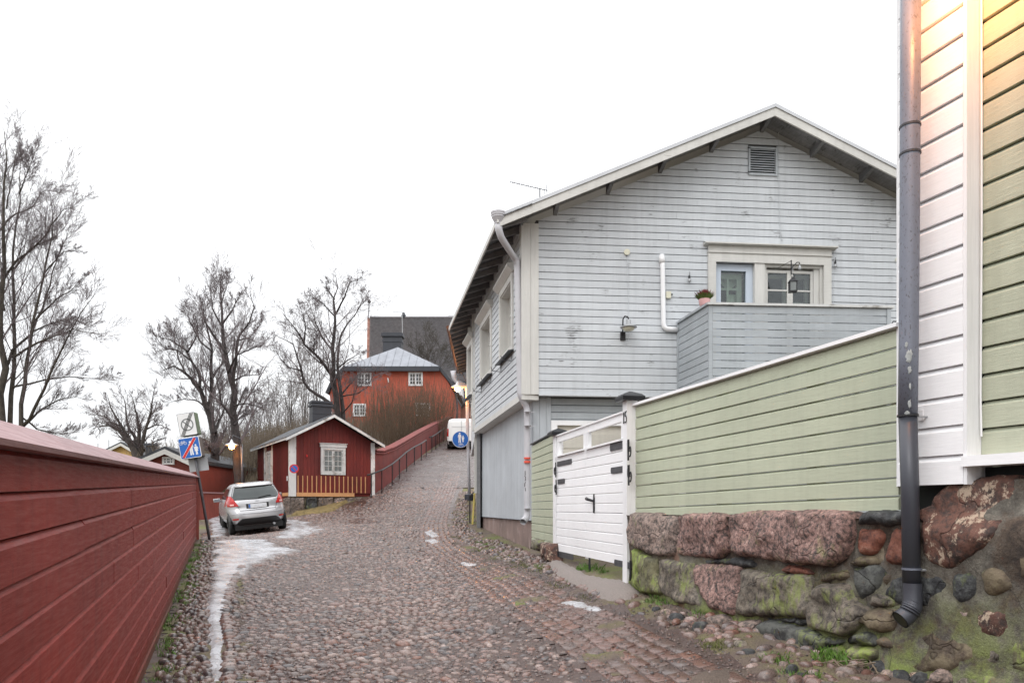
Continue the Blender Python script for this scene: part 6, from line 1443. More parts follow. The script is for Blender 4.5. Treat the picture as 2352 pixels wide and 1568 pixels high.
# roof
dR = -cf.N.to_3d()
def rsec(a, b, n, t0, t1): return [cf.pt(a, zc(a) - t0, n), cf.pt(b, zc(b) - t0, n), cf.pt(b, zc(b) - t1, n), cf.pt(a, zc(a) - t1, n)]
uE2 = cf.px(884, 1014, ovc)[0]
obj('roof', join(extr(rsec(uE, uR, ovc, 0, .05), dR * 7.1), extr(rsec(uR, uE2, ovc, 0, .05), dR * 7.1)), M['roof_felt'], cab_)
obj('bargeboard', extr(rsec(uE, uR, ovc + .02, .03, .14), dR * .04), M['peel_h'], cab_); obj('bargeboard', extr(rsec(uR, uE2, ovc + .02, .03, .14), dR * .04), M['peel_h'], cab_)
obj('eave_board', extr([cf.pt(uE - .01, zc(uE) - .0, ovc), cf.pt(uE + .12, zc(uE) + .062, ovc), cf.pt(uE + .12, zc(uE) + .075, ovc), cf.pt(uE - .02, zc(uE) + .012, ovc)], dR * 7.1), M['zinc'], cab_)
obj('eave_fascia', extr([cf.pt(uE, zc(uE) - .0, ovc), cf.pt(uE + .03, zc(uE) - .0, ovc), cf.pt(uE + .03, zc(uE) - .10, ovc), cf.pt(uE, zc(uE) - .10, ovc)], dR * 7.1), M['peel_h'], cab_)
cc = W(736, 940, 32.0); ch = obj('chimney', box((cc.x, cc.y, 5.3), (.82, .6, 1.5), .5), M['dark_metal'], cab_)
obj('chimney_cap', box((cc.x, cc.y, 5.98), (.92, .70, .10), .5), M['dark_metal'], ch); obj('chimney_cap', box((cc.x, cc.y, 6.12), (.88, .66, .09), .5), M['dark_metal'], ch)
for z in (5.3, 5.6): obj('seam', box((cc.x, cc.y, z), (.835, .615, .012), .5), M['cap_metal'], ch)
fst = empty('cabin_footing', cf.pt(1.6, 1.2, 0), 'low rubble stone footing under the red cabin', 'wall'); q = random.Random(5)
obj('footing_core', join(cf.box(.02, WC - .1, .6, zb - .022, -.4, -.06), cs_.box(.02, DC, .2, zb - .022, -.4, -.06)), M['mortar'], fst)
for (a, b, c_, d, m_) in ((-.05, .55, 1.15, 2.0, 'found_stone'), (.58, 1.05, 1.45, 2.02, 'rock_dark'), (1.08, 1.7, 1.3, 2.0, 'found_stone'), (1.72, 2.2, 1.5, 2.02, 'granite_grey'), (2.22, 2.9, 1.6, 2.02, 'found_stone'), (.0, .5, .7, 1.14, 'granite_grey'), (.55, 1.1, .95, 1.43, 'found_stone')):
    stone_poly([(a, c_ + q.uniform(0, .08)), (b, c_ + q.uniform(0, .08)), (b - q.uniform(0, .06), d), (a + q.uniform(0, .06), d - q.uniform(0, .05))], cf, lambda u, z: -.05, .12, m_, 'stone', fst, int(a * 100) + 7)
for (a, b, c_, d) in ((.05, .8, .9, 2.0), (.85, 1.6, .9, 1.95), (1.65, 2.3, .8, 2.0), (2.35, 3.2, .7, 2.0)): stone_poly([(a, c_), (b, c_), (b - .04, d), (a + .03, d)], cs_, lambda u, z: -.05, .10, 'found_stone', 'stone', fst, int(b * 100))
t = empty('alarm_bell', cf.pt(.62, 3.55, .04), 'tiny dark red bell on the cabin front', 'bell'); c = cf.pt(.62, 3.60, .04); obj('bell', lathe2(tuple(c), [(.03, 0), (.035, .03), (.03, .08), (.01, .10)], 10), M['sign_red'], t)
t = empty('meter_plate', cs_.pt(.33, 2.75, .05), 'small white plate on the side corner of the cabin', 'plate'); obj('plate', cs_.box(.27, .41, 2.66, 2.84, .047, .065), M['sign_white'], t)
c = W(675.5, 1076, 28.5); t = empty('no_parking_sign', c, 'small round blue no parking sign with red border at the cabin corner', 'sign')
sp = SP(c, (.35, -1, 0)); obj('plate', sp.disc(0, 0, .175, 0, .012), M['sign_red'], t); obj('face', sp.disc(0, 0, .128, .012, .003), M['sign_blue'], t); obj('slash', sp.bar(-.09, .09, .09, -.09, .032, .015), M['sign_red'], t)
obj('clip', tube([c, c + Vector((-.05, .5, 0))], .015, 6), M['pole'], t)

# ------------------------------------------------------------------ sloping red wall up the hill, with hand rail
rw = empty('retaining_fence', Vector((-5.6, 36, 3.4)), 'long dark red rendered wall climbing the left side of the hill road', 'wall')
pts = [(862, 31.0, 1036), (880, 32.0, 1037), (905, 34.0, 1028), (935, 38, 1011), (965, 43, 993), (1000, 52, 974), (1037, 64, 958)]
P3 = [W(x, y, d) for x, d, y in pts]
rendered = plain('rendered_red', (.15, .024, .020), .8, var=.3, sc=2.2, bmp=.4)
for i in range(len(P3) - 1):
    a, b = P3[i], P3[i + 1]; za, zb_ = gz1(a.x, a.y) - .1, gz1(b.x, b.y) - .1; dx = Vector((-.22, 0, 0))
    if i == 0: za -= .2
    obj('wall_panel', ([Vector((a.x, a.y, za)), Vector((b.x, b.y, zb_)), b, a, Vector((a.x, a.y, za)) + dx, Vector((b.x, b.y, zb_)) + dx, b + dx, a + dx], [(0, 1, 2, 3), (7, 6, 5, 4), (0, 4, 5, 1), (1, 5, 6, 2), (2, 6, 7, 3), (3, 7, 4, 0)]), rendered, rw)
    up = Vector((0, 0, .10)); o1, o2 = Vector((.06, 0, 0)), Vector((-.28, 0, 0))
    obj('coping', ([a + o1, b + o1, b + o2, a + o2, a + o1 + up * .55, b + o1 + up * .55, b + o2 + up, a + o2 + up], [(0, 3, 2, 1), (4, 5, 6, 7), (0, 1, 5, 4), (1, 2, 6, 5), (2, 3, 7, 6), (3, 0, 4, 7)]), rendered, rw)
    obj('coping_line', tube([a + Vector((.03, 0, -.09)), b + Vector((.03, 0, -.09))], .03, 6), rendered, rw)
for k, (seg, lb) in enumerate((([(853, 30.3), (877, 31.0), (901, 32.5), (917.5, 34.2), (934, 36.3), (952, 38.8), (968, 41.0), (979, 43.2)], 'black iron hand rail, lower run beside the red wall'), ([(992, 46), (1001, 49), (1010, 52.5), (1018, 56), (1025, 60.5)], 'black iron hand rail, upper run towards the van'))):
    top = []
    t = empty('hand_rail', Vector((-5.5, seg[0][1], 3)), lb, 'railing', group=None)
    for (x, d) in seg:
        X = (x - CX) / FOC * d; z = gz1(X, d); obj('post', tube([Vector((X, d, z - .1)), Vector((X, d, z + .98))], .017 + .00025 * d, 6), M['black_iron'], t); top.append(Vector((X, d, z + .98)))
    obj('rail', tube([top[0] + Vector((-.15, -.15, -.05))] + top, .022 + .0003 * d, 6), M['black_iron'], t)

# ------------------------------------------------------------------ orange house on the hill
d0 = 66.0
oh = empty('orange_house', W(905, 1000, d0), 'tall orange rendered house with pale hipped metal roof and two rows of white windows', 'house')
of = Fr((W(760, 900, d0).x, d0), (1, .0)); 
def o2(px, py, n=0): return of.px(px, py, n)[:2]
out_ = [(764, 960), (757, 905), (770, 874), (797, 842), (1003, 842), (1030, 878), (1044, 905), (1041, 1005), (764, 1040)]
obj('wall', extr([of.pt(*o2(x, y), 0) for x, y in out_], (0, 8, 0)), M['orange'], oh)
dm = M['dark_metal']
eL, eR = W(790, 841, d0 - .4), W(1009, 841, d0 - .4); ap = W(914, 797, d0 + 2.6); 
obj('roof', ([eL, eR, ap, eL + Vector((-.3, 9, .0)), eR + Vector((.3, 9, 0)), ap + Vector((0, 3.5, 0)), eL + Vector((0, 0, -.12)), eR + Vector((0, 0, -.12)), eL + Vector((-.3, 9, -.12)), eR + Vector((.3, 9, -.12))], [(0, 1, 2), (1, 4, 5, 2), (4, 3, 5), (3, 0, 2, 5), (6, 8, 9, 7), (0, 6, 7, 1), (1, 7, 9, 4), (3, 8, 6, 0)]), M['zinc'], oh)
for k in range(1, 12):
    t_ = k / 12; a = eL.lerp(eR, t_); f_ = min(t_ / .5, (1 - t_) / .5); m_ = a.lerp(ap + Vector((a.x - ap.x, 0, 0)), min(1, f_) * .97); obj('roof_seam', tube([a + Vector((0, 0, .02)), Vector((a.x, m_.y, m_.z + .02))], .022, 4), M['zinc'], oh)
obj('eave_board', box(((eL.x + eR.x) / 2, d0 - .42, eL.z - .22), (eR.x - eL.x, .18, .42)), dm, oh)
for pl in ([(1003, 842), (1032, 878), (1049, 906)], [(797, 842), (768, 874), (754, 905)]):
    for i in range(2):
        a = of.pt(*o2(*pl[i]), .25); b = of.pt(*o2(*pl[i + 1]), .25); s = Vector((.22 if pl[0][0] > 900 else -.22, 0, .1)); obj('mansard_edge', ([a, b, b + s, a + s, a + Vector((0, 8, 0)), b + Vector((0, 8, 0)), b + s + Vector((0, 8, 0)), a + s + Vector((0, 8, 0))], [(0, 1, 2, 3), (7, 6, 5, 4), (0, 4, 5, 1), (1, 5, 6, 2), (2, 6, 7, 3), (3, 7, 4, 0)]), dm, oh)
for (x0, x1, y0, y1) in ((821, 853.5, 856, 886), (938.5, 971, 855, 886), (811, 841, 927, 956), (955, 988, 925, 955)):
    u0, z1 = o2(x0, y0); u1, z0 = o2(x1, y1); w = obj('window', of.ring(u0, u1, z0, z1, .09, .001, .09), M['white'], oh); sashes(of, u0 + .09, u1 - .09, z0 + .09, z1 - .09, .05, 2, 3, w, 'white', 'glass', 2, .055, .035)
    
cc = W(903, 800, d0 + 5); ch = obj('chimney', box((cc.x, cc.y, cc.z - .2), (1.75, 1.2, 3.2)), dm, oh); top_z = W(903, 772, d0 + 5).z
obj('chimney_cap', box((cc.x, cc.y, top_z), (2.05, 1.5, .3)), dm, ch); obj('chimney_band', box((cc.x, cc.y, top_z - .55), (1.86, 1.3, .25)), dm, ch)
obj('roof_vent', tube([W(919.5, 851, d0 - .2), W(919.5, 824, d0 + .8)], .055, 6), dm, oh)
obj('gable_bracket', tube([of.pt(*o2(891, 868), .1), of.pt(*o2(893, 878), .12)], .06, 6), M['sign_white'], oh)
a = of.pt(*o2(1048, 906), .2); obj('side_downpipe', tube([a, a + Vector((.1, 0, -1)), Vector((a.x + .05, a.y, a.z - 4.2))], .08, 6), dm, oh)
obj('side_dormer', box(tuple(W(1052, 895, d0 + 3)), (.9, 2, 1.3)), M['white'], oh); obj('dormer_roof', box(tuple(W(1056, 883, d0 + 3)), (1.6, 2.4, .25)), dm, oh)

# ------------------------------------------------------------------ church behind
dc = 112.0
chh = empty('church', W(950, 1000, dc), 'huge dark tiled church roof rising behind the orange house', 'church')
rL, rR = W(850, 731, dc + 12), W(1320, 731, dc + 12); bL, bR = W(846, 950, dc), W(1320, 950, dc)
obj('roof_deck', ([rL, rR, bR, bL, rL + Vector((0, .5, -.3)), rR + Vector((0, .5, -.3)), bR + Vector((0, .5, -.3)), bL + Vector((0, .5, -.3))], [(0, 1, 2, 3), (7, 6, 5, 4), (0, 4, 5, 1), (2, 6, 7, 3), (3, 7, 4, 0)]), M['tiles'], chh)
# tiles: one long array of small raised tiles
nR, nC = 96, 128; up_ = (rL - bL); ax_ = (rR - rL); nn_ = up_.normalized().cross(ax_.normalized()); nn_ = -nn_ if nn_.y > 0 else nn_
V, F = [], []; bl_ = np.array(bL); uv = np.array(up_); av = np.array((ax_.x * .62, 0, 0)); nv_ = np.array(nn_.normalized())
for r in range(nR):
    for c_ in range(nC):
        a0 = (c_ + .5 * (r % 2) + .06) / nC; a1 = a0 + .80 / nC; b0_, b1_ = r / nR, (r + 1.08) / nR; o = len(V)
        V += [bl_ + av * a0 + uv * b0_ + nv_ * .16, bl_ + av * a1 + uv * b0_ + nv_ * .16, bl_ + av * a1 + uv * b1_ + nv_ * .02, bl_ + av * a0 + uv * b1_ + nv_ * .02, bl_ + av * a0 + uv * b0_, bl_ + av * a1 + uv * b0_]
        F += [(o, o + 1, o + 2, o + 3), (o + 4, o + 5, o + 1, o)]
tag(npobj('roof_tiles', V, F, M['tiles'], chh), 'rows of dark roof tiles', kind='stuff')
obj('ridge', tube([rL + Vector((0, 0, .1)), rR + Vector((0, 0, .1))], .28, 6), M['tiles'], chh)
obj('gable_wall', ([bL + Vector((0, .3, 0)), rL + Vector((0, .3, 0)), bL + Vector((.0, 24, 0)), bL + Vector((-.5, .3, 0)), rL + Vector((-.5, .3, .4)), bL + Vector((-.5, 24, 0))], [(0, 1, 2), (5, 4, 3), (0, 3, 4, 1), (1, 4, 5, 2)]), M['brick'], chh)
obj('spire_rod', tube([rL + Vector((-.3, 0, 0)), W(848, 690, dc + 12)], .08, 5), M['pole'], chh)
obj('finial', lathe2(tuple(W(848, 697, dc + 12)), [(.1, 0), (.35, .3), (.1, .6)], 8), M['pole'], chh); obj('finial', lathe2(tuple(W(927, 731, dc + 12)), [(.35, 0), (.4, .5), (.15, 1.0)], 8), M['dark_metal'], chh)
for x in range(12): obj('snow_guard', box(tuple(W(1031 + x * 2.3 - 0, 728, dc + 12)), (.08, .1, .5)), M['dark_metal'], chh)
t = empty('hill_antenna', W(925, 800, 72), 'thin antenna mast with short arm rising above the orange house', 'antenna'); obj('mast', tube([W(925, 815, 72), W(923.5, 716, 72)], .035, 5), M['sign_back'], t); obj('arm', tube([W(902, 716, 72), W(924, 717, 72)], .03, 5), M['sign_back'], t)
# brick house and dark roof beyond the lamp
bh = empty('brick_house', W(1065, 960, 76), 'small old brick gable house at the top of the hill road', 'house')
c = W(1068, 960, 76); obj('wall', extr([W(1046, 1000, 76), W(1046, 955, 76), W(1072, 925, 76), W(1100, 955, 76), W(1100, 1000, 76)], (0, 5, 0)), M['brick'], bh)
obj('roof', join(extr([W(1043, 957, 75.7), W(1072, 922, 75.7), W(1072, 918, 75.7), W(1040, 957, 75.7)], (0, 5.6, 0)), extr([W(1072, 922, 75.7), W(1103, 957, 75.7), W(1106, 957, 75.7), W(1072, 918, 75.7)], (0, 5.6, 0))), M['dark_metal'], bh)
u_ = Fr((W(1046, 960, 76).x, 76), (1, 0)); w = obj('window', join(box(tuple(W(1066, 975, 75.9)), (.5, .1, .8))), M['white'], bh)

# ------------------------------------------------------------------ far left houses
def farhouse(name, d, apex, l, r, base, mat, label, roofmat, depth=7, winr=None):
    t = empty(name, W((l[0] + r[0]) / 2, base, d), label, 'house'); A, L_, R_ = W(*apex, d), W(*l, d), W(*r, d)
    f = Fr((L_.x, d), (1, 0))
    obj('wall', extr([W(l[0], base, d), L_, A, R_, W(r[0], base, d)], (0, depth, 0)), mat, t)
    for a, b in ((A, L_), (A, R_)):
        e = (b - a) * .12; obj('roof', extr([a + Vector((0, -.35, .02)), b + e + Vector((0, -.35, .02)), b + e + Vector((0, -.35, .18)), a + Vector((0, -.35, .18))], (0, depth + .6, 0)), roofmat, t)
        obj('bargeboard', extr([a + Vector((0, -.39, -.14)), b + e + Vector((0, -.39, -.14)), b + e + Vector((0, -.39, .06)), a + Vector((0, -.39, .06))], (0, .035, 0)), M['trim_h'], t)
    if winr:
        x0, x1, y0, y1 = winr; u0, z1, _ = f.px(x0, y0, 0); u1, z0, _ = f.px(x1, y1, 0); w = obj('window', f.ring(u0, u1, z0, z1, .08, .001, .05), M['white'], t); obj('backing', f.box(u0 + .05, u1 - .05, z0 + .05, z1 - .05, .002, .01), M['glass'], w)
        obj('muntin', join(*[f.box(u0 + (u1 - u0) * k / 3 - .02, u0 + (u1 - u0) * k / 3 + .02, z0 + .08, z1 - .08, .011, .04) for k in (1, 2)] + [f.box(u0 + .08, u1 - .08, (z0 + z1) / 2 - .02, (z0 + z1) / 2 + .02, .011, .039)]), M['white'], w)
    return t
rh = farhouse('red_house', 30, (388, 1036), (322, 1064), (445, 1062), 1180, M['falu2'], 'plain dark red house with one small white window behind the red fence', M['roof_felt'], 7, (373.5, 401.5, 1048.5, 1066.5))
yh = farhouse('yellow_house', 56, (283, 1020), (238, 1042), (338, 1052), 1140, M['yellow'], 'yellow gabled house behind the far left tree', M['roof_felt'], 8, (272, 296, 1050, 1066))
c = W(346, 1040, 38.5); t = empty('dark_chimney', c, 'black metal clad chimney rising between the yellow and the red house', 'chimney'); obj('stack', box((c.x, c.y, c.z - .5), (.36, .42, 1.6)), M['dark_metal'], t); obj('cap', box((c.x, c.y, c.z + .42), (.5, .58, .12)), M['dark_metal'], t); obj('flue', tube([c + Vector((.30, 0, -.9)), c + Vector((.30, 0, .1))], .09, 8), M['dark_metal'], t)
mr_ = empty('metal_roof_shed', W(440, 1060, 38), 'grey seamed metal roof of an outbuilding behind the dark red house', 'shed')
obj('roof', ([W(383, 1035, 42), W(465, 1030, 42), W(476, 1064, 37.5), W(400, 1066, 37.5)] + [p + Vector((0, 0, -.15)) for p in (W(383, 1035, 42), W(465, 1030, 42), W(476, 1064, 37.5), W(400, 1066, 37.5))], [(0, 1, 2, 3), (7, 6, 5, 4), (0, 4, 5, 1), (1, 5, 6, 2), (2, 6, 7, 3), (3, 7, 4, 0)]), M['roof_felt'], mr_)
obj('wall', extr([W(404, 1066, 37.9), W(470, 1064, 37.9), W(470, 1150, 37.9), W(404, 1150, 37.9)], (0, 3.5, 0)), M['falu2'], mr_)
for x in (225, 250): t = empty('far_antenna', W(x, 1050, 56), 'hair thin aerial mast left of the yellow house' if x == 225 else 'aerial mast on the yellow house chimney', 'antenna'); obj('mast', tube([W(x, 1060, 56), W(x, 1018 if x == 225 else 1010, 56)], .025, 4), M['pole'], t)
# red board fence behind the car
bf2 = empty('back_fence', W(490, 1180, 27), 'red vertical board fence behind the silver car', 'fence')
a, b = W(452, 1186, 25.5), W(560, 1183, 28.6); f = Fr((a.x, a.y), Vector((b.x - a.x, b.y - a.y))); L = math.hypot(b.x - a.x, b.y - a.y); u = 0
if f.N.y > 0: f = Fr((a.x, a.y), Vector((b.x - a.x, b.y - a.y)), flip=True)
zt_ = W(500, 1133, 26.6).z; zb2 = W(500, 1186, 26.6).z
while u < L: obj('board', f.box(u, u + .115, zb2 - .1, zt_, 0, .02), M['falu2'], bf2); u += .12
obj('cap', f.box(0, L, zt_, zt_ + .05, -.06, .06), M['red_cap'], bf2)

# ------------------------------------------------------------------ leaning sign pole
B = W(483, 1241, 16.5); T = W(429, 950, 16.5) + Vector((-.0, -.1, 0)); B.z = gz1(B.x, B.y) - .05
sgn = empty('leaning_sign_post', B, 'leaning grey pole with two traffic signs and a plate seen from behind', 'sign')
obj('pole', tube([B, W(452, 1070, 16.5), W(440, 1010, 16.5)], .030, 12), M['pole'], sgn, True)
roll = math.radians(9.5); nrm = (.06, -1, -.02)
c = W(430, 974, 16.38); sp = SP(c, nrm, roll)
bx = obj('end_zone_sign', sp.rrect(.385, .50, .02, -.22, .22), M['box_green'], sgn); obj('border', sp.rrect(.385, .50, .02, .001, .004), M['sign_black'], bx); obj('face', sp.rrect(.368, .483, .015, .005, .003), M['sign_white'], bx)
obj('ring', sp.ring(0, -.01, .125, .026, .009), M['sign_grey'], bx); obj('slash', sp.bar(-.085, .075, .085, -.095, .024, .009), M['sign_grey'], bx)
for k in (-1, 0, 1): obj('end_stripe', sp.bar(-.13 + k * .030, -.235, .13 + k * .030, .235, .0135, .012), M['sign_black'], bx)
c2 = W(436, 1028, 16.36); sp = SP(c2, nrm, roll)
bx = obj('end_shared_path_sign', sp.rrect(.455, .46, .03, -.20, .20), M['sign_black'], sgn); obj('border', sp.rrect(.455, .46, .03, .001, .004), M['sign_white'], bx); obj('face', sp.rrect(.43, .435, .022, .005, .003), M['sign_blue'], bx)
obj('pictogram_bicycle', bike(sp, -.125, .115, .075, .009), M['sign_white'], bx); obj('pictogram_parent', figure(sp, .03, -.01, .155, .009), M['sign_white'], bx); obj('pictogram_child', figure(sp, .135, -.055, .115, .009, True), M['sign_white'], bx)
obj('red_bar_edge', sp.bar(-.165, -.20, .145, .20, .066, .0115), M['sign_white'], bx); obj('red_bar', sp.bar(-.165, -.20, .145, .20, .052, .014), M['sign_red'], bx)
c3 = W(456, 1066, 16.56); sp = SP(c3, nrm, roll - .03); obj('rear_plate', sp.rrect(.42, .30, .01, -.01, .008), M['sign_back'], sgn)
obj('clamp', tube([W(437, 1048, 16.42), W(462, 1046, 16.5)], .014, 5), M['pole'], sgn)

# ------------------------------------------------------------------ street lamp by the trees
t = empty('lamp_post', W(557, 1140, 31), 'thin grey pole with a lit orange hanging street lamp beside the dark tree', 'lamp')
obj('pole', tube([W(557, 1150, 31), W(555, 1020, 31)], .05, 8), M['pole'], t, True); lc = W(532, 1022, 30.6)
lampset(t, lc, 1.0, [lc + Vector((0, 0, .2)), lc + Vector((.05, 0, .42)), lc + Vector((.3, .2, .3)), W(555, 1030, 31)]); lampl('lamp_light', lc + Vector((0, 0, -.2)), 16, t)

# ------------------------------------------------------------------ vehicles
class Body:
    """a body built from horizontal outlines; z rows with half width, rear and front reach"""
    def __init__(s, rowsz, p): s.r = rowsz; s.p = p
    def row(s, z):
        R = s.r
        for i in range(len(R) - 1):
            if R[i][0] <= z <= R[i + 1][0]:
                f = (z - R[i][0]) / (R[i + 1][0] - R[i][0]); return [R[i][k] * (1 - f) + R[i + 1][k] * f for k in range(4)]
        return R[-1] if z > R[-1][0] else R[0]
    def pt(s, z, x=None, a=None, off=0.0):
        _, w, y0, y1 = s.row(z); p = s.p
        if a is None: xx = max(-.999, min(.999, x / w)); a = math.copysign(math.asin(abs(xx) ** (1 / p)), xx)
        sx = math.copysign(abs(math.sin(a)) ** p, math.sin(a)); cy = math.copysign(abs(math.cos(a)) ** p, math.cos(a)); ym, hl = (y0 + y1) / 2, (y1 - y0) / 2
        # bow the rear so that it is not flat
        X = w * sx; Y = ym - hl * cy
        if cy > 0: Y += .10 * (X / w) ** 2 * (1 if hl > .5 else .3)
        nx, ny = sx * .9, -cy; L = math.hypot(nx, ny) or 1
        return Vector((X + off * nx / L, Y + off * ny / L, z))
def placed(vf, O, yaw, pitch=0.0, roll_=0.0):
    R = Matrix.Rotation(yaw, 3, 'Z') @ Matrix.Rotation(pitch, 3, 'X') @ Matrix.Rotation(roll_, 3, 'Y'); return [O + R @ Vector(v) for v in vf[0]], vf[1]
def patchg(B_, x0, x1, z0, z1, off, nx=14, nz=6, xf=None):
    V, F = [], []
    for j in range(nz + 1):
        z = z0 + (z1 - z0) * j / nz; a, b = (x0, x1) if xf is None else xf(j / nz)
        for i in range(nx + 1): V.append(B_.pt(z, x=a + (b - a) * i / nx, off=off))
    for j in range(nz):
        for i in range(nx): q_ = j * (nx + 1) + i; F.append((q_, q_ + 1, q_ + nx + 2, q_ + nx + 1))
    return V, F
def wheel(cx, cy, r, w, yaw=0):
    V, F = [], []; n = 24; prof = [(.0, .03), (.6, .03), (.62, .0), (.93, .0), (1, .04), (1, w - .04), (.93, w), (0, w)]
    for rr, h in prof:
        for k in range(n): a = 2 * math.pi * k / n; V.append(Vector((cx + (h - w / 2), cy + r * rr * math.cos(a), r + r * rr * math.sin(a))))
    for i in range(len(prof) - 1):
        for k in range(n): F.append((i * n + k, i * n + (k + 1) % n, (i + 1) * n + (k + 1) % n, (i + 1) * n + k))
    return V, F
RB = [(.26, .72, .12, 3.75), (.34, .80, .03, 3.88), (.46, .845, .0, 3.95), (.60, .862, .015, 3.95), (.70, .866, .055, 3.90), (.76, .862, .09, 3.80), (.88, .850, .10, 3.55), (.98, .825, .13, 3.2), (1.03, .80, .165, 2.95), (1.12, .755, .23, 2.78), (1.22, .71, .30, 2.62), (1.32, .662, .385, 2.42), (1.39, .62, .44, 2.25), (1.43, .575, .43, 2.05), (1.46, .50, .50, 1.85), (1.475, .36, .62, 1.6), (1.48, .15, .9, 1.3)]
def car():
    B_ = Body(RB, .30); O = W(600, 1224, 22.6); O.z = .0; yaw = math.radians(26.5)
    Rl = Vector((math.cos(yaw), math.sin(yaw), 0)); zl = gz1(*(O + Rl * -.73).xy); zr_ = gz1(*(O + Rl * .73).xy); zf = gz1(*(O + Vector((-math.sin(yaw), math.cos(yaw), 0)) * 3).xy)
    O.z = (zl + zr_) / 2 + .03; rl = -math.atan2(zr_ - zl, 1.46); pt_ = math.atan2(zf - O.z, 3.0) * .8
    t = empty('parked_car', O, 'silver hatchback parked with its rear to the camera at the end of the red fence', 'car')
    def P(name, vf, m, par=None, sm=False): return obj(name, placed(([Vector((v[0], v[1], v[2] * 1.06)) for v in vf[0]], vf[1]), O, yaw, pt_, rl), M[m] if isinstance(m, str) else m, par or t, sm)
    n = 72; zs = sorted(set([.26, .30, .34, .40, .46, .53, .60, .65, .70, .73, .76, .82, .88, .93, .98, 1.03, 1.08, 1.12, 1.17, 1.22, 1.27, 1.32, 1.36, 1.39, 1.41, 1.43, 1.45, 1.46, 1.47, 1.475, 1.48])); V, F = [], []
    for z in zs:
        for k in range(n): V.append(B_.pt(z, a=-math.pi + 2 * math.pi * (k + .5) / n))
    for j in range(len(zs) - 1):
        for k in range(n): F.append((j * n + k, j * n + (k + 1) % n, (j + 1) * n + (k + 1) % n, (j + 1) * n + k))
    F.append(tuple(range((len(zs) - 1) * n, len(zs) * n))); P('body', (V, F), 'car_paint', None, True)
    gw_ = P('rear_window', patchg(B_, -.6, .6, 1.02, 1.335, .010, 18, 8, lambda f: (-(.70 - .13 * f - .07 * (1 - f) ** 6), (.70 - .13 * f - .07 * (1 - f) ** 6))), 'car_glass', None, True)
    P('window_seal', patchg(B_, -.6, .6, 1.0, 1.36, .004, 18, 8, lambda f: (-(.735 - .13 * f - .09 * (1 - f) ** 6), (.735 - .13 * f - .09 * (1 - f) ** 6))), 'car_black', gw_, True)
    P('wiper', tube([B_.pt(1.035, x=.05, off=.03), B_.pt(1.075, x=.30, off=.035), B_.pt(1.07, x=.42, off=.03)], .012, 5), 'car_black', gw_)
    P('spoiler', extr([B_.pt(1.36, x=x, off=.05) + Vector((0, 0, .0)) for x in (-.56, -.3, 0, .3, .56)] + [B_.pt(1.42, x=x, off=-.05) + Vector((0, .05, .02)) for x in (.52, .3, 0, -.3, -.52)], (0, 0, .03)), 'car_paint', None, True)
    P('diffuser', patchg(B_, -.6, .6, .27, .47, .012, 18, 6, lambda f: (-(.66 - .18 * f ** 2), (.66 - .18 * f ** 2))), 'car_black', None, True)
    P('tailgate_seam', join(tube([B_.pt(.70, x=x, off=.002) for x in np.linspace(-.52, .52, 12)], .006, 4), tube([B_.pt(.70 + .28 * f, x=-.52 - .10 * f, off=.002) for f in np.linspace(0, 1, 8)], .006, 4), tube([B_.pt(.70 + .28 * f, x=.52 + .10 * f, off=.002) for f in np.linspace(0, 1, 8)], .006, 4)), 'car_black')
    P('bumper_crease', tube([B_.pt(.60 + .02 * abs(x), x=x, off=.004) for x in np.linspace(-.80, .80, 20)], .010, 5), 'car_paint', None, True)
    P('plate_recess', patchg(B_, -.33, .33, .745, .895, .004, 8, 3), 'car_black'); P('garnish', patchg(B_, -.36, .36, .885, .925, .022, 10, 2), 'car_paint', None, True)
    pl = P('number_plate', patchg(B_, -.26, .26, .755, .868, .018, 4, 2), 'sign_white'); P('blue_strip', patchg(B_, -.255, -.21, .76, .863, .022, 1, 1), 'sign_blue', pl); P('blurred_text', patchg(B_, -.20, .24, .775, .85, .022, 6, 2), 'plate_blur', pl)
    P('badge', patchg(B_, -.05, .05, .93, .958, .016, 4, 2), 'sign_back'); P('trim_badge', patchg(B_, -.60, -.50, .80, .825, .012, 2, 1), 'sign_grey')
    for s in (-1, 1):
        def xf(f): return (s * (.60 + .02 * f + .06 * f * f), s * (B_.row(.83 + .30 * f)[1] * .9985))
        tl = P('tail_light', patchg(B_, 0, 0, .83, 1.13, .012, 8, 10, lambda f: (s * (.655 - .12 * (1 - f) ** 1.0 * (1 if f > .0 else 1) + .05 * f), s * B_.row(.83 + .30 * f)[1] * .9985)), 'lamp_red', None, True)
        P('reversing_lens', patchg(B_, s * .66, s * .76, .86, .90, .018, 3, 2), 'lamp_pale', tl)
        # side part of the light
        V, F = [], []
        for j in range(6):
            z = .86 + .26 * j / 5
            for i in range(5): V.append(B_.pt(z, a=s * (math.pi / 2 - .55 + .40 * i / 4 * (.4 + .6 * j / 5)), off=.012))
        for j in range(5):
            for i in range(4): F.append((j * 5 + i, j * 5 + i + 1, j * 5 + i + 6, j * 5 + i + 5))
        P('light_side', (V, F), 'lamp_red', tl, True)
        P('reflector', patchg(B_, s * .58, s * .74, .445, .485, .016, 3, 1), 'lamp_red'); 
        for (zz0, zz1, a0, a1, nm) in ((1.03, 1.33, .22, .62, 'side_window'), (1.03, 1.33, .66, 1.15, 'side_window')):
            V, F = [], []
            for j in range(5):
                for i in range(9): V.append(B_.pt(zz0 + (zz1 - zz0) * j / 4, a=s * (math.pi / 2 - .35 + (a0 + (a1 - a0) * i / 8)), off=.008))
            for j in range(4):
                for i in range(8): F.append((j * 9 + i, j * 9 + i + 1, j * 9 + i + 10, j * 9 + i + 9))
            P(nm, (V, F), 'car_glass', None, True)
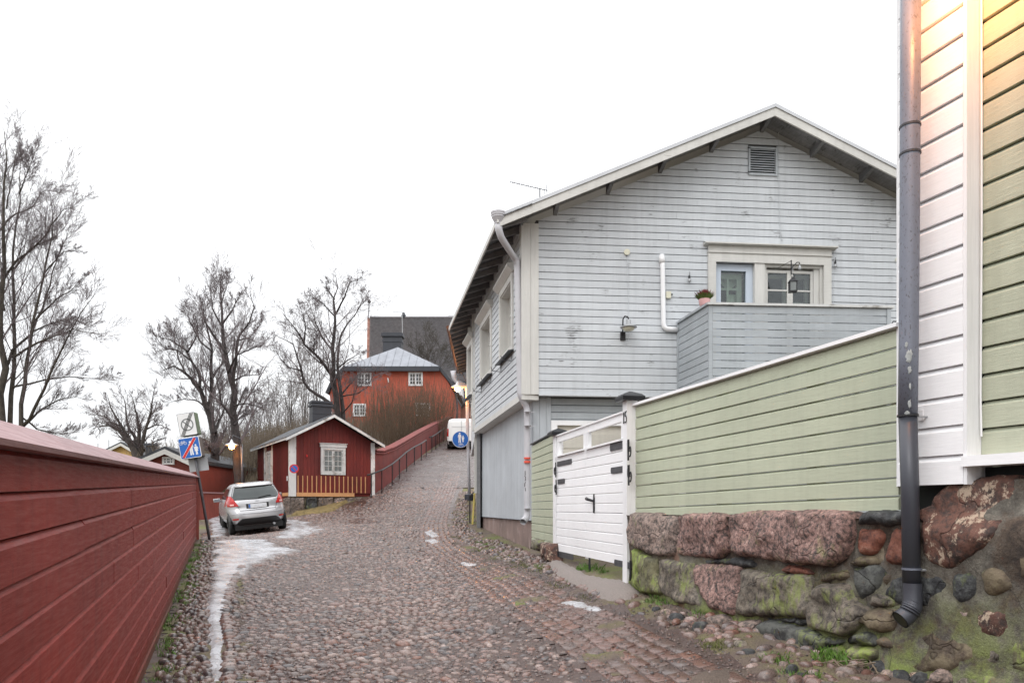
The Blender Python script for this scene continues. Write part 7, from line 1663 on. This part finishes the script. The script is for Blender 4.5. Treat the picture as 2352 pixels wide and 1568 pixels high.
        for cy in (.70, 3.15):
            P('wheel', wheel(s * .745, cy, .30, .20), 'rubber', None, True)
            P('arch', tube([(s * .80, cy + .36 * math.cos(a), .30 + .36 * math.sin(a)) for a in np.linspace(-.2, math.pi + .2, 15)], .055, 6, cap=False), 'car_black')
        m_ = P('mirror', ([Vector((s * (.86 + .02 * k) + s * dx * .1, 2.25 + dy * .07, 1.0 + dz * .07)) for k in (0,) for dx in (0, 2.1) for dy, dz in ((-1, -.6), (-1, .8), (1, .8), (1, -.8))], [(0, 1, 2, 3), (7, 6, 5, 4), (0, 4, 5, 1), (1, 5, 6, 2), (2, 6, 7, 3), (3, 7, 4, 0)]), 'car_paint', None, True)
        P('mirror_glass', ([Vector((s * (.89 + dx * .16), 2.175, 1.0 + dz * .045)) for dx, dz in ((0, -1), (1, -1), (1, 1), (0, 1))], [(0, 1, 2, 3)]), 'zinc', m_)
    P('underbody', box((0, 1.9, .22), (1.40, 3.4, .16)), 'car_black'); P('exhaust', tube([(.42, .0, .25), (.42, .25, .25)], .035, 8), 'sign_back')
car()
def van():
    RV = [(.35, .92, .04, 5.2), (.50, .97, .0, 5.3), (.60, .98, .0, 5.3), (.9, .98, .03, 5.2), (1.2, .97, .06, 4.8), (1.6, .93, .10, 4.2), (1.85, .88, .14, 3.9), (1.95, .80, .19, 3.7), (2.0, .6, .30, 3.4), (2.01, .3, .6, 3.0)]
    B_ = Body(RV, .16); O = W(1060, 1034, 48.6); O.z = gz1(O.x, O.y) + .02; yaw = math.radians(2.0); pt_ = math.radians(7)
    t = empty('white_van', O, 'white panel van parked at the top of the hill road behind the blue sign', 'van')
    def P(name, vf, m, par=None, sm=False): return obj(name, placed(vf, O, yaw, pt_), M[m], par or t, sm)
    n = 64; zs = [.35, .42, .5, .6, .75, .9, 1.05, 1.2, 1.4, 1.6, 1.75, 1.85, 1.9, 1.95, 1.98, 2.0, 2.01]; V, F = [], []
    for z in zs:
        for k in range(n): V.append(B_.pt(z, a=-math.pi + 2 * math.pi * (k + .5) / n))
    for j in range(len(zs) - 1):
        for k in range(n): F.append((j * n + k, j * n + (k + 1) % n, (j + 1) * n + (k + 1) % n, (j + 1) * n + k))
    F.append(tuple(range((len(zs) - 1) * n, len(zs) * n))); P('body', (V, F), 'van_paint', None, True)
    P('bumper', patchg(B_, -.93, .93, .34, .56, .03, 14, 3), 'car_black', None, True)
    P('door_seam', join(tube([B_.pt(z, x=0, off=.003) for z in np.linspace(.6, 1.9, 8)], .012, 4), tube([B_.pt(1.50, x=x, off=.003) for x in np.linspace(-.85, .85, 8)], .010, 4), tube([B_.pt(.6, x=x, off=.003) for x in np.linspace(-.9, .9, 8)], .012, 4)), 'sign_back')
    P('number_plate', patchg(B_, -.45, -.10, .85, .96, .02, 3, 1), 'sign_white'); P('door_handle', patchg(B_, -.10, .02, 1.05, 1.10, .025, 2, 1), 'car_black')
    for s in (-1, 1):
        P('tail_light', patchg(B_, s * .84, s * .965, .85, 1.35, .012, 3, 5), 'lamp_red', None, True)
        for cy in (1.0, 4.2): P('wheel', wheel(s * .86, cy, .34, .22), 'rubber', None, True)
    P('underbody', box((0, 2.4, .30), (1.6, 4.6, .2)), 'car_black')
van()

# ------------------------------------------------------------------ trees
def resample(P, k):
    P = np.asarray(P, float); s = np.r_[0, np.cumsum(np.linalg.norm(np.diff(P, axis=0), axis=1))]; t = np.linspace(0, s[-1], k)
    return np.stack([np.interp(t, s, P[:, i]) for i in range(3)], 1)
def tubes(P, R, n):
    """P (N,K,3), R (N,K) -> many tubes at once"""
    Nn, K, _ = P.shape; T = np.empty_like(P); T[:, 1:-1] = P[:, 2:] - P[:, :-2]; T[:, 0] = P[:, 1] - P[:, 0]; T[:, -1] = P[:, -1] - P[:, -2]
    T /= np.linalg.norm(T, axis=2, keepdims=True) + 1e-9; ref = np.array([.31, .95, .07])
    A = np.cross(T, ref); A /= np.linalg.norm(A, axis=2, keepdims=True) + 1e-9; Bv = np.cross(T, A)
    an = np.arange(n) * 2 * np.pi / n
    V = P[:, :, None] + R[:, :, None, None] * (np.cos(an)[None, None, :, None] * A[:, :, None] + np.sin(an)[None, None, :, None] * Bv[:, :, None])
    base = np.arange(Nn)[:, None, None] * K * n + np.arange(K - 1)[None, :, None] * n + np.arange(n)[None, None, :]
    nx = np.arange(Nn)[:, None, None] * K * n + np.arange(K - 1)[None, :, None] * n + ((np.arange(n) + 1) % n)[None, None, :]
    F = np.stack([base, nx, nx + n, base + n], -1).reshape(-1, 4)
    return V.reshape(-1, 3), F
def spawn(P, R, m, lo, hi, ang, up, g, K=5, rk=.55, tmin=.2, wig=.12, taper=.25):
    Nn, Kp, _ = P.shape; i = np.repeat(np.arange(Nn), m); n = len(i); t = tmin + (1 - tmin) * ((np.tile(np.arange(m), Nn) + g.uniform(0, 1, n)) / m); f = t * (Kp - 1); a = np.minimum(f.astype(int), Kp - 2); f = f - a
    p0 = P[i, a] * (1 - f)[:, None] + P[i, a + 1] * f[:, None]; r0 = (R[i, a] * (1 - f) + R[i, a + 1] * f) * rk
    tan = P[i, a + 1] - P[i, a]; tan /= np.linalg.norm(tan, axis=1, keepdims=True) + 1e-9
    rv = g.normal(0, 1, (n, 3)); rv -= (rv * tan).sum(1, keepdims=True) * tan; rv /= np.linalg.norm(rv, axis=1, keepdims=True) + 1e-9
    aa = g.uniform(ang * .6, ang * 1.35, n)[:, None]; d = tan * np.cos(aa) + rv * np.sin(aa); d[:, 2] += up; d /= np.linalg.norm(d, axis=1, keepdims=True)
    PL = np.linalg.norm(np.diff(P, axis=1), axis=2).sum(1)[i]; L = PL * g.uniform(lo, hi, n) * (1.1 - .55 * t); out = np.empty((n, K, 3)); out[:, 0] = p0; cur = d.copy(); st = (L / (K - 1))[:, None]
    for k in range(1, K):
        cur = cur + g.normal(0, wig, (n, 3)); cur[:, 2] += up * .35; cur /= np.linalg.norm(cur, axis=1, keepdims=True); out[:, k] = out[:, k - 1] + cur * st
    Rr = r0[:, None] * np.linspace(1, taper, K)[None]; return out, Rr
def tree(name, label, d, limbs, seed, levels, mats, spread=2.0, minr=.004, group=None, dz=0.0):
    """limbs: list of (pixel polyline, radius at foot, radius at tip); depth wanders about d"""
    g = np.random.default_rng(seed); r_ = random.Random(seed); base = None; P, R = [], []; TV, TF = [], []; no = 0
    for (pts, ra, rb) in limbs:
        side = r_.uniform(-1, 1) * spread; w = []
        for k, (x, y) in enumerate(pts):
            f = k / (len(pts) - 1); w.append(W(x, y, d + side * f))
        w = resample([tuple(q) for q in w], 14)
        w[1:-1] += g.normal(0, .007, (12, 3)) * np.linalg.norm(w[-1] - w[0]) * .5; rr = (ra * (.80 if len(P) == 0 else .66)) * (1 - np.linspace(0, 1, 14)) ** 1.0 + rb * .6
        if base is None: base = Vector(w[0])
        P.append(w); R.append(rr)
    P, R = np.array(P), np.array(R); t = empty(name, base, label, 'tree', group=group)
    V, F = tubes(P, R, 9); npobj('trunk', V, F, M[mats[0]], t, True)
    lv = P, R; LP, LR = [], []
    for k, (m, lo, hi, ang, up, n, wig) in enumerate(levels):
        lv = spawn(lv[0], lv[1], m, lo, hi, ang, up, g, K=7 if k == 0 else 4, rk=.40 if k == 0 else .5, tmin=.22 if k == 0 else .15, wig=wig); lv = (lv[0], np.maximum(lv[1], minr)); LP.append(lv)
    Vs, Fs = [], []; off = 0
    for k, (p, r) in enumerate(LP):
        V, F = tubes(p, r, 4 if k == 0 else 3); Vs.append(V); Fs.append(F + off); off += len(V)
    npobj('branches', np.concatenate(Vs), np.concatenate(Fs), M[mats[1]], t, True); return t
zA = lambda pts: [(333 + x * .3125, 588 + y * .3125) for x, y in pts]
zT1 = lambda pts: [(x * .4876, 274.4 + y * .4876) for x, y in pts]
zT2 = lambda pts: [(196 + x * .175, 901.6 + y * .175) for x, y in pts]
fine = [(15, .20, .46, .70, .22, 4, .08), (9, .30, .60, .60, .12, 3, .09), (6, .40, .80, .60, .06, 3, .10)]
L1 = [([(15,1640),(12,1430),(10,1200),(0,900),(10,700),(20,400),(30,200),(20,60)], .17, .015), ([(55,1650),(55,1440),(60,1200),(70,900),(70,600),(90,350),(100,150)], .13, .012), ([(100,1650),(100,1450),(115,1200),(160,950),(210,700),(255,500),(235,340)], .12, .012),
 ([(15,1200),(60,1080),(150,1000),(200,880),(280,620),(330,500)], .07, .010), ([(105,1450),(200,1360),(300,1310),(385,1310)], .06, .01), ([(110,1440),(150,1390),(230,1220),(300,1060),(370,930),(450,820)], .08, .01), ([(60,1120),(200,1040),(350,990),(470,1010)], .06, .008), ([(60,1260),(220,1225),(340,1210),(460,1225),(540,1205)], .05, .006),
 ([(0,780),(60,680),(140,620),(200,560),(300,420),(370,408)], .06, .008), ([(-80,1640),(-90,900),(-60,500),(-45,170)], .17, .015), ([(0,520),(60,450),(150,420),(200,330),(285,345)], .05, .008), ([(20,900),(-40,700),(-60,500),(-30,250),(-10,90)], .07, .01), ([(70,700),(150,600),(250,560),(340,470)], .05, .007), ([(160,950),(260,850),(340,800),(390,740)], .045, .007), ([(210,720),(300,620),(370,620)], .04, .006), ([(90,350),(130,250),(165,150)], .035, .006), ([(30,420),(60,250),(90,90)], .035, .006), ([(100,1400),(180,1460),(280,1480),(380,1470)], .045, .007),([(150,1000),(240,960),(330,940),(400,960)],.04,.006)]
tree('bare_tree', 'tall bare tree with several stems at the left edge behind the red fence', 25, [(zT1(p), a, b) for p, a, b in L1], 3, [(19, .14, .42, .6, .18, 4, .07), (10, .30, .6, .6, .10, 3, .09), (6, .4, .8, .6, .05, 3, .10)], ('bark', 'twig'), 2.2, .0032)
L2 = [([(700,1000),(690,880),(640,740),(560,620),(430,480),(300,420),(180,450)], .38, .03), ([(690,850),(640,740),(560,600),(480,440),(400,330),(330,180),(300,60)], .22, .02), ([(700,850),(680,740),(650,560),(580,480),(540,350),(530,200),(500,40)], .22, .02), ([(715,850),(720,740),(700,560),(680,300),(650,180),(600,30)], .22, .02), ([(720,850),(740,720),(780,520),(850,300),(870,150),(900,-20)], .22, .02), ([(720,860),(760,760),(900,640),(1040,590)], .13, .015), ([(430,480),(280,330),(150,280),(90,300)], .10, .012), ([(850,300),(950,200),(1010,180)], .08, .012), ([(300,420),(180,380),(120,480)], .07, .01), ([(800,480),(900,430),(1000,420),(1060,470)], .08, .01), ([(480,440),(330,380),(220,200)], .07, .01), ([(760,770),(880,700),(950,705)], .10, .02)]
tree('bare_tree', 'small round bare tree between the yellow and the dark red house', 46, [(zT2(p), a, b) for p, a, b in L2], 4, [(12, .2, .45, .7, .12, 4, .10), (8, .35, .6, .65, .05, 3, .12), (5, .4, .7, .6, 0, 3, .13)], ('bark_far', 'twig'), 2.5, .006)
L3 = [([(520,1780),(520,1568),(512,1400),(510,1260),(470,1130),(410,1010),(400,950),(300,860),(230,800),(130,840)], .30, .03), ([(512,1300),(480,1130),(490,1000),(490,700),(450,500),(400,330)], .18, .015), ([(400,960),(410,880),(350,780),(310,700),(370,620),(395,520),(350,400)], .10, .012), ([(512,1280),(560,1180),(600,1080),(620,960)], .10, .01), ([(310,700),(200,620),(90,590)], .07, .01), ([(490,900),(560,800),(620,700),(640,600)], .08, .01), ([(505,1450),(480,1430),(470,1400),(450,1380)], .10, .05), ([(470,1130),(380,1060),(280,1050),(160,1080)], .06, .008), ([(300,860),(240,740),(250,620),(200,500)], .06, .008), ([(490,700),(400,620),(330,480),(300,380)], .06, .008), ([(410,1010),(330,900),(200,900),(120,780)], .05, .008),([(350,780),(240,690),(140,680),(60,560)],.05,.007)]
tree('bare_tree', 'dark trunked bare tree with a crooked fork behind the leaning sign', 33, [(zA(p), a, b) for p, a, b in L3], 5, fine, ('bark_dark', 'twig'), 2.4, .0040)
L4 = [([(690,1790),(685,1568),(662,1300),(650,1150),(650,950),(612,850),(600,700),(570,500),(560,330),(550,150)], .28, .02), ([(650,920),(720,880),(850,870)], .07, .01), ([(600,720),(520,600),(440,480),(420,300)], .08, .01), ([(650,950),(670,760),(680,600),(760,500),(800,380),(770,260)], .11, .012), ([(612,860),(680,720),(790,680),(850,640)], .06, .01), ([(650,1170),(720,1010),(820,990)], .06, .01), ([(570,500),(640,400),(700,270)], .06, .01), ([(570,520),(500,400),(480,250),(490,140)], .06, .01), ([(650,1200),(560,1080),(530,900),(450,800)], .08, .01), ([(680,620),(770,600),(860,480)], .05, .008), ([(655,1100),(750,1080),(880,1130)], .05, .008), ([(655,1240),(700,1180),(780,1140)], .05, .008), ([(560,340),(600,230),(590,140)], .04, .006)]
tree('bare_tree', 'tall straight bare tree beside the lamp pole left of the cabin', 31, [(zA(p), a, b) for p, a, b in L4], 6, fine, ('bark_dark', 'twig'), 2.4, .0038)
L6 = [([(1425,1300),(1420,1150),(1400,1000),(1385,900),(1385,700),(1400,450),(1392,300),(1430,200),(1400,140)], .22, .015), ([(1400,430),(1470,300),(1500,200),(1600,150)], .07, .01), ([(1460,1300),(1455,1150),(1440,1000),(1415,820),(1420,650),(1450,560),(1560,400),(1640,300)], .18, .012), ([(1390,900),(1340,830),(1290,760),(1170,640),(1130,570),(1060,480),(1000,400)], .13, .012), ([(1400,1120),(1320,1050),(1240,1000),(1180,960),(1150,840),(1120,740),(1090,650),(1000,600),(930,570)], .14, .012), ([(1385,700),(1300,600),(1250,480),(1200,300)], .07, .008), ([(1420,820),(1500,760),(1600,700)], .06, .008), ([(1440,1020),(1500,950),(1600,840)], .06, .008), ([(1170,640),(1180,500),(1140,370)], .06, .008), ([(1395,320),(1330,230),(1350,170)], .05, .008), ([(1400,450),(1300,340),(1200,280)], .05, .008), ([(1150,840),(1060,820),(1000,760),(930,640)], .05, .008), ([(1290,760),(1240,700),(1250,600)], .05, .008), ([(1560,400),(1600,330),(1580,230)], .04, .006), ([(1440,1030),(1560,1010),(1640,960),(1700,830)], .05, .007), ([(1455,1150),(1520,1080),(1560,950),(1650,900)], .05, .006)]
tree('bare_tree', 'wide forked bare tree behind the cabin chimney in front of the orange house', 42, [(zA(p), a * 1.15, b) for p, a, b in L6], 7, [(13, .20, .46, .8, .14, 4, .12), (9, .32, .65, .7, .06, 3, .14), (5, .4, .8, .7, 0, 3, .14)], ('bark_dark', 'twig'), 3.0, .0048)
lab = ['thin bare tree behind the cabin roof, left of the forked one', 'slender young tree rising left of the cabin chimney', 'faint bare tree far behind the cabin ridge', 'thin double stemmed tree just left of the orange house', 'pale bare tree behind the lamp pole', 'faint bare tree right of the straight trunk', 'grey bare tree seen through the fork behind the sign']
for k, (x, y0, yt, d, w_) in enumerate(((700, 1000, 790, 62, 26), (668, 1000, 850, 58, 24), (640, 1010, 880, 70, 22), (728, 990, 760, 64, 22), (590, 1030, 900, 62, 30), (615, 1020, 870, 72, 26), (520, 1050, 900, 60, 30))):
    r_ = random.Random(k); L = []
    for j in range(5):
        dx = (j - 2) * w_ * .45 + r_.uniform(-5, 5); L.append(([(x + (j - 2) * 1.5, y0), (x + dx * .3, y0 * .6 + yt * .4), (x + dx * .7, y0 * .3 + yt * .7), (x + dx, yt + abs(j - 2) * 14)], .06, .012))
    tree('distant_tree', lab[k], d, L, 40 + k, [(7, .3, .5, .7, .2, 4, .15), (5, .35, .6, .7, .1, 3, .2), (3, .4, .7, .7, .05, 3, .2)], ('bark_far', 'twig_far'), 2, .010)
# behind the church roof's right: small tree in front of it
tree('distant_tree', 'round bare tree before the church roof, right of the orange chimney', 84, [([(985, 880), (985, 840), (982, 800), (975, 775)], .16, .02), ([(985, 870), (1000, 830), (1010, 800)], .1, .02), ([(985, 870), (965, 830), (955, 800)], .1, .02), ([(987, 860), (1015, 840), (1030, 815)], .08, .02)], 60, [(9, .5, .9, .7, .1, 4, .15), (7, .4, .7, .7, .1, 3, .2), (4, .4, .7, .7, .05, 3, .2)], ('bark_far', 'bark'), 2, .012)
# shrubs of upright stems below the orange house
def shrub(name, label, cx, cy, n, h, rad, seed, mat, cat='shrub', sub=5, r0=.014, lean=.28, kind=None):
    g = np.random.default_rng(seed); a = g.uniform(0, 6.28, n); r = rad * g.uniform(0, 1, n) ** .6; bx, by = cx + r * np.cos(a) * .8, cy + r * np.sin(a) * .8; bz = gz(bx, by); H = h * g.uniform(.6, 1.05, n) * (1.05 - .3 * (r / rad) ** 2); K = 5
    P = np.empty((n, K, 3)); ln = g.normal(0, lean * .4, (n, 2)) + np.stack([np.cos(a), np.sin(a)], 1) * lean * (r / rad)[:, None]
    for k in range(K): f = k / (K - 1); P[:, k, 0] = bx + ln[:, 0] * H * f ** 1.3 * .6; P[:, k, 1] = by + ln[:, 1] * H * f ** 1.3 * .6; P[:, k, 2] = bz + H * f
    P[:, 1:-1, :2] += g.normal(0, .03, (n, K - 2, 2)); R = r0 * np.linspace(1, .35, K)[None] * g.uniform(.7, 1.3, (n, 1)); V, F = tubes(P, R, 3)
    p2, r2 = spawn(P, R, sub, .18, .38, .35, .45, g, K=4, rk=.7, tmin=.25, wig=.08); V2, F2 = tubes(p2, np.maximum(r2, .005), 3); V = np.concatenate([V, V2]); F = np.concatenate([F, F2 + len(V) - len(V2)])
    o = npobj(name, V, F, M[mat], None, True); tag(o, label, None if kind else cat, kind=kind); return o
for k, (px, d, n, h, rad, mt, lb) in enumerate(((1010, 57, 210, 4.4, 1.9, 'brush', 'dense brown upright shrub at the right end below the orange gable'), (975, 54, 270, 4.7, 2.0, 'brush', 'tallest dense brown shrub before the orange house'), (938, 51, 270, 4.5, 1.9, 'brush', 'dense brown shrub in the middle below the orange house'), (905, 48, 240, 4.4, 1.8, 'brush', 'brown shrub left of the middle above the red wall'), (872, 44, 130, 3.9, 1.6, 'brush', 'thinner brown shrub above the lower end of the red wall'), (845, 46, 70, 4.0, 1.5, 'brush_pale', 'sparse shrub just right of the cabin ridge'))):
    x = (px - CX) / FOC * d; shrub('upright_shrub', lb, x, d, int(n * .72), h, rad, 80 + k, mt, r0=.010)
# bank of undergrowth and a far wood on the hillside, each reading as one mass
def mass(name, label, spots, mat, h, r0, sub, seed):
    g = np.random.default_rng(seed); V, F = [], []; off = 0
    for (x0, x1, y0, y1, n) in spots:
        bx, by = g.uniform(x0, x1, n), g.uniform(y0, y1, n); bz = gz(bx, by); H = h * g.uniform(.4, 1.1, n); K = 4; P = np.empty((n, K, 3)); ln = g.normal(0, .25, (n, 2))
        for k in range(K): f = k / (K - 1); P[:, k, 0] = bx + ln[:, 0] * H * f; P[:, k, 1] = by + ln[:, 1] * H * f; P[:, k, 2] = bz - .1 + H * f
        R = r0 * np.linspace(1, .4, K)[None] * np.ones((n, 1)); p2, r2 = spawn(P, R, sub, .25, .5, .6, .3, g, K=3, rk=.7, tmin=.2, wig=.15)
        for (p, r) in ((P, R), (p2, r2)): v, f_ = tubes(p, np.maximum(r, .007), 3); V.append(v); F.append(f_ + off); off += len(v)
    tag(npobj(name, np.concatenate(V), np.concatenate(F), M[mat], None, True), label, kind='stuff')
mass('undergrowth', 'brown undergrowth covering the bank behind the cabin and car', [(-19, -11.5, 34, 44, 900), (-16, -9.5, 40, 50, 700), (-13, -6.5, 50, 56, 350)], 'brush_pale', 1.9, .013, 6, 1)
mass('distant_wood', 'faint grey wood on the hill behind the cabin', [(-32, -14, 62, 82, 420), (-24, -15, 54, 64, 260)], 'twig_far', 3.6, .02, 9, 2)
V, F = gridmesh(np.arange(-40, -5.6, .8), np.arange(33, 66, .8), lambda X, Y: gz(X, Y) + .05 + .25 * (vnoise(X, Y, .5, 3) - .5), lambda X, Y: (X < -6.2) & (Y > 33))
tag(npobj('hillside', V, F, M['hill'], smooth=True), 'brown leaf covered hillside behind the cabin', kind='structure')
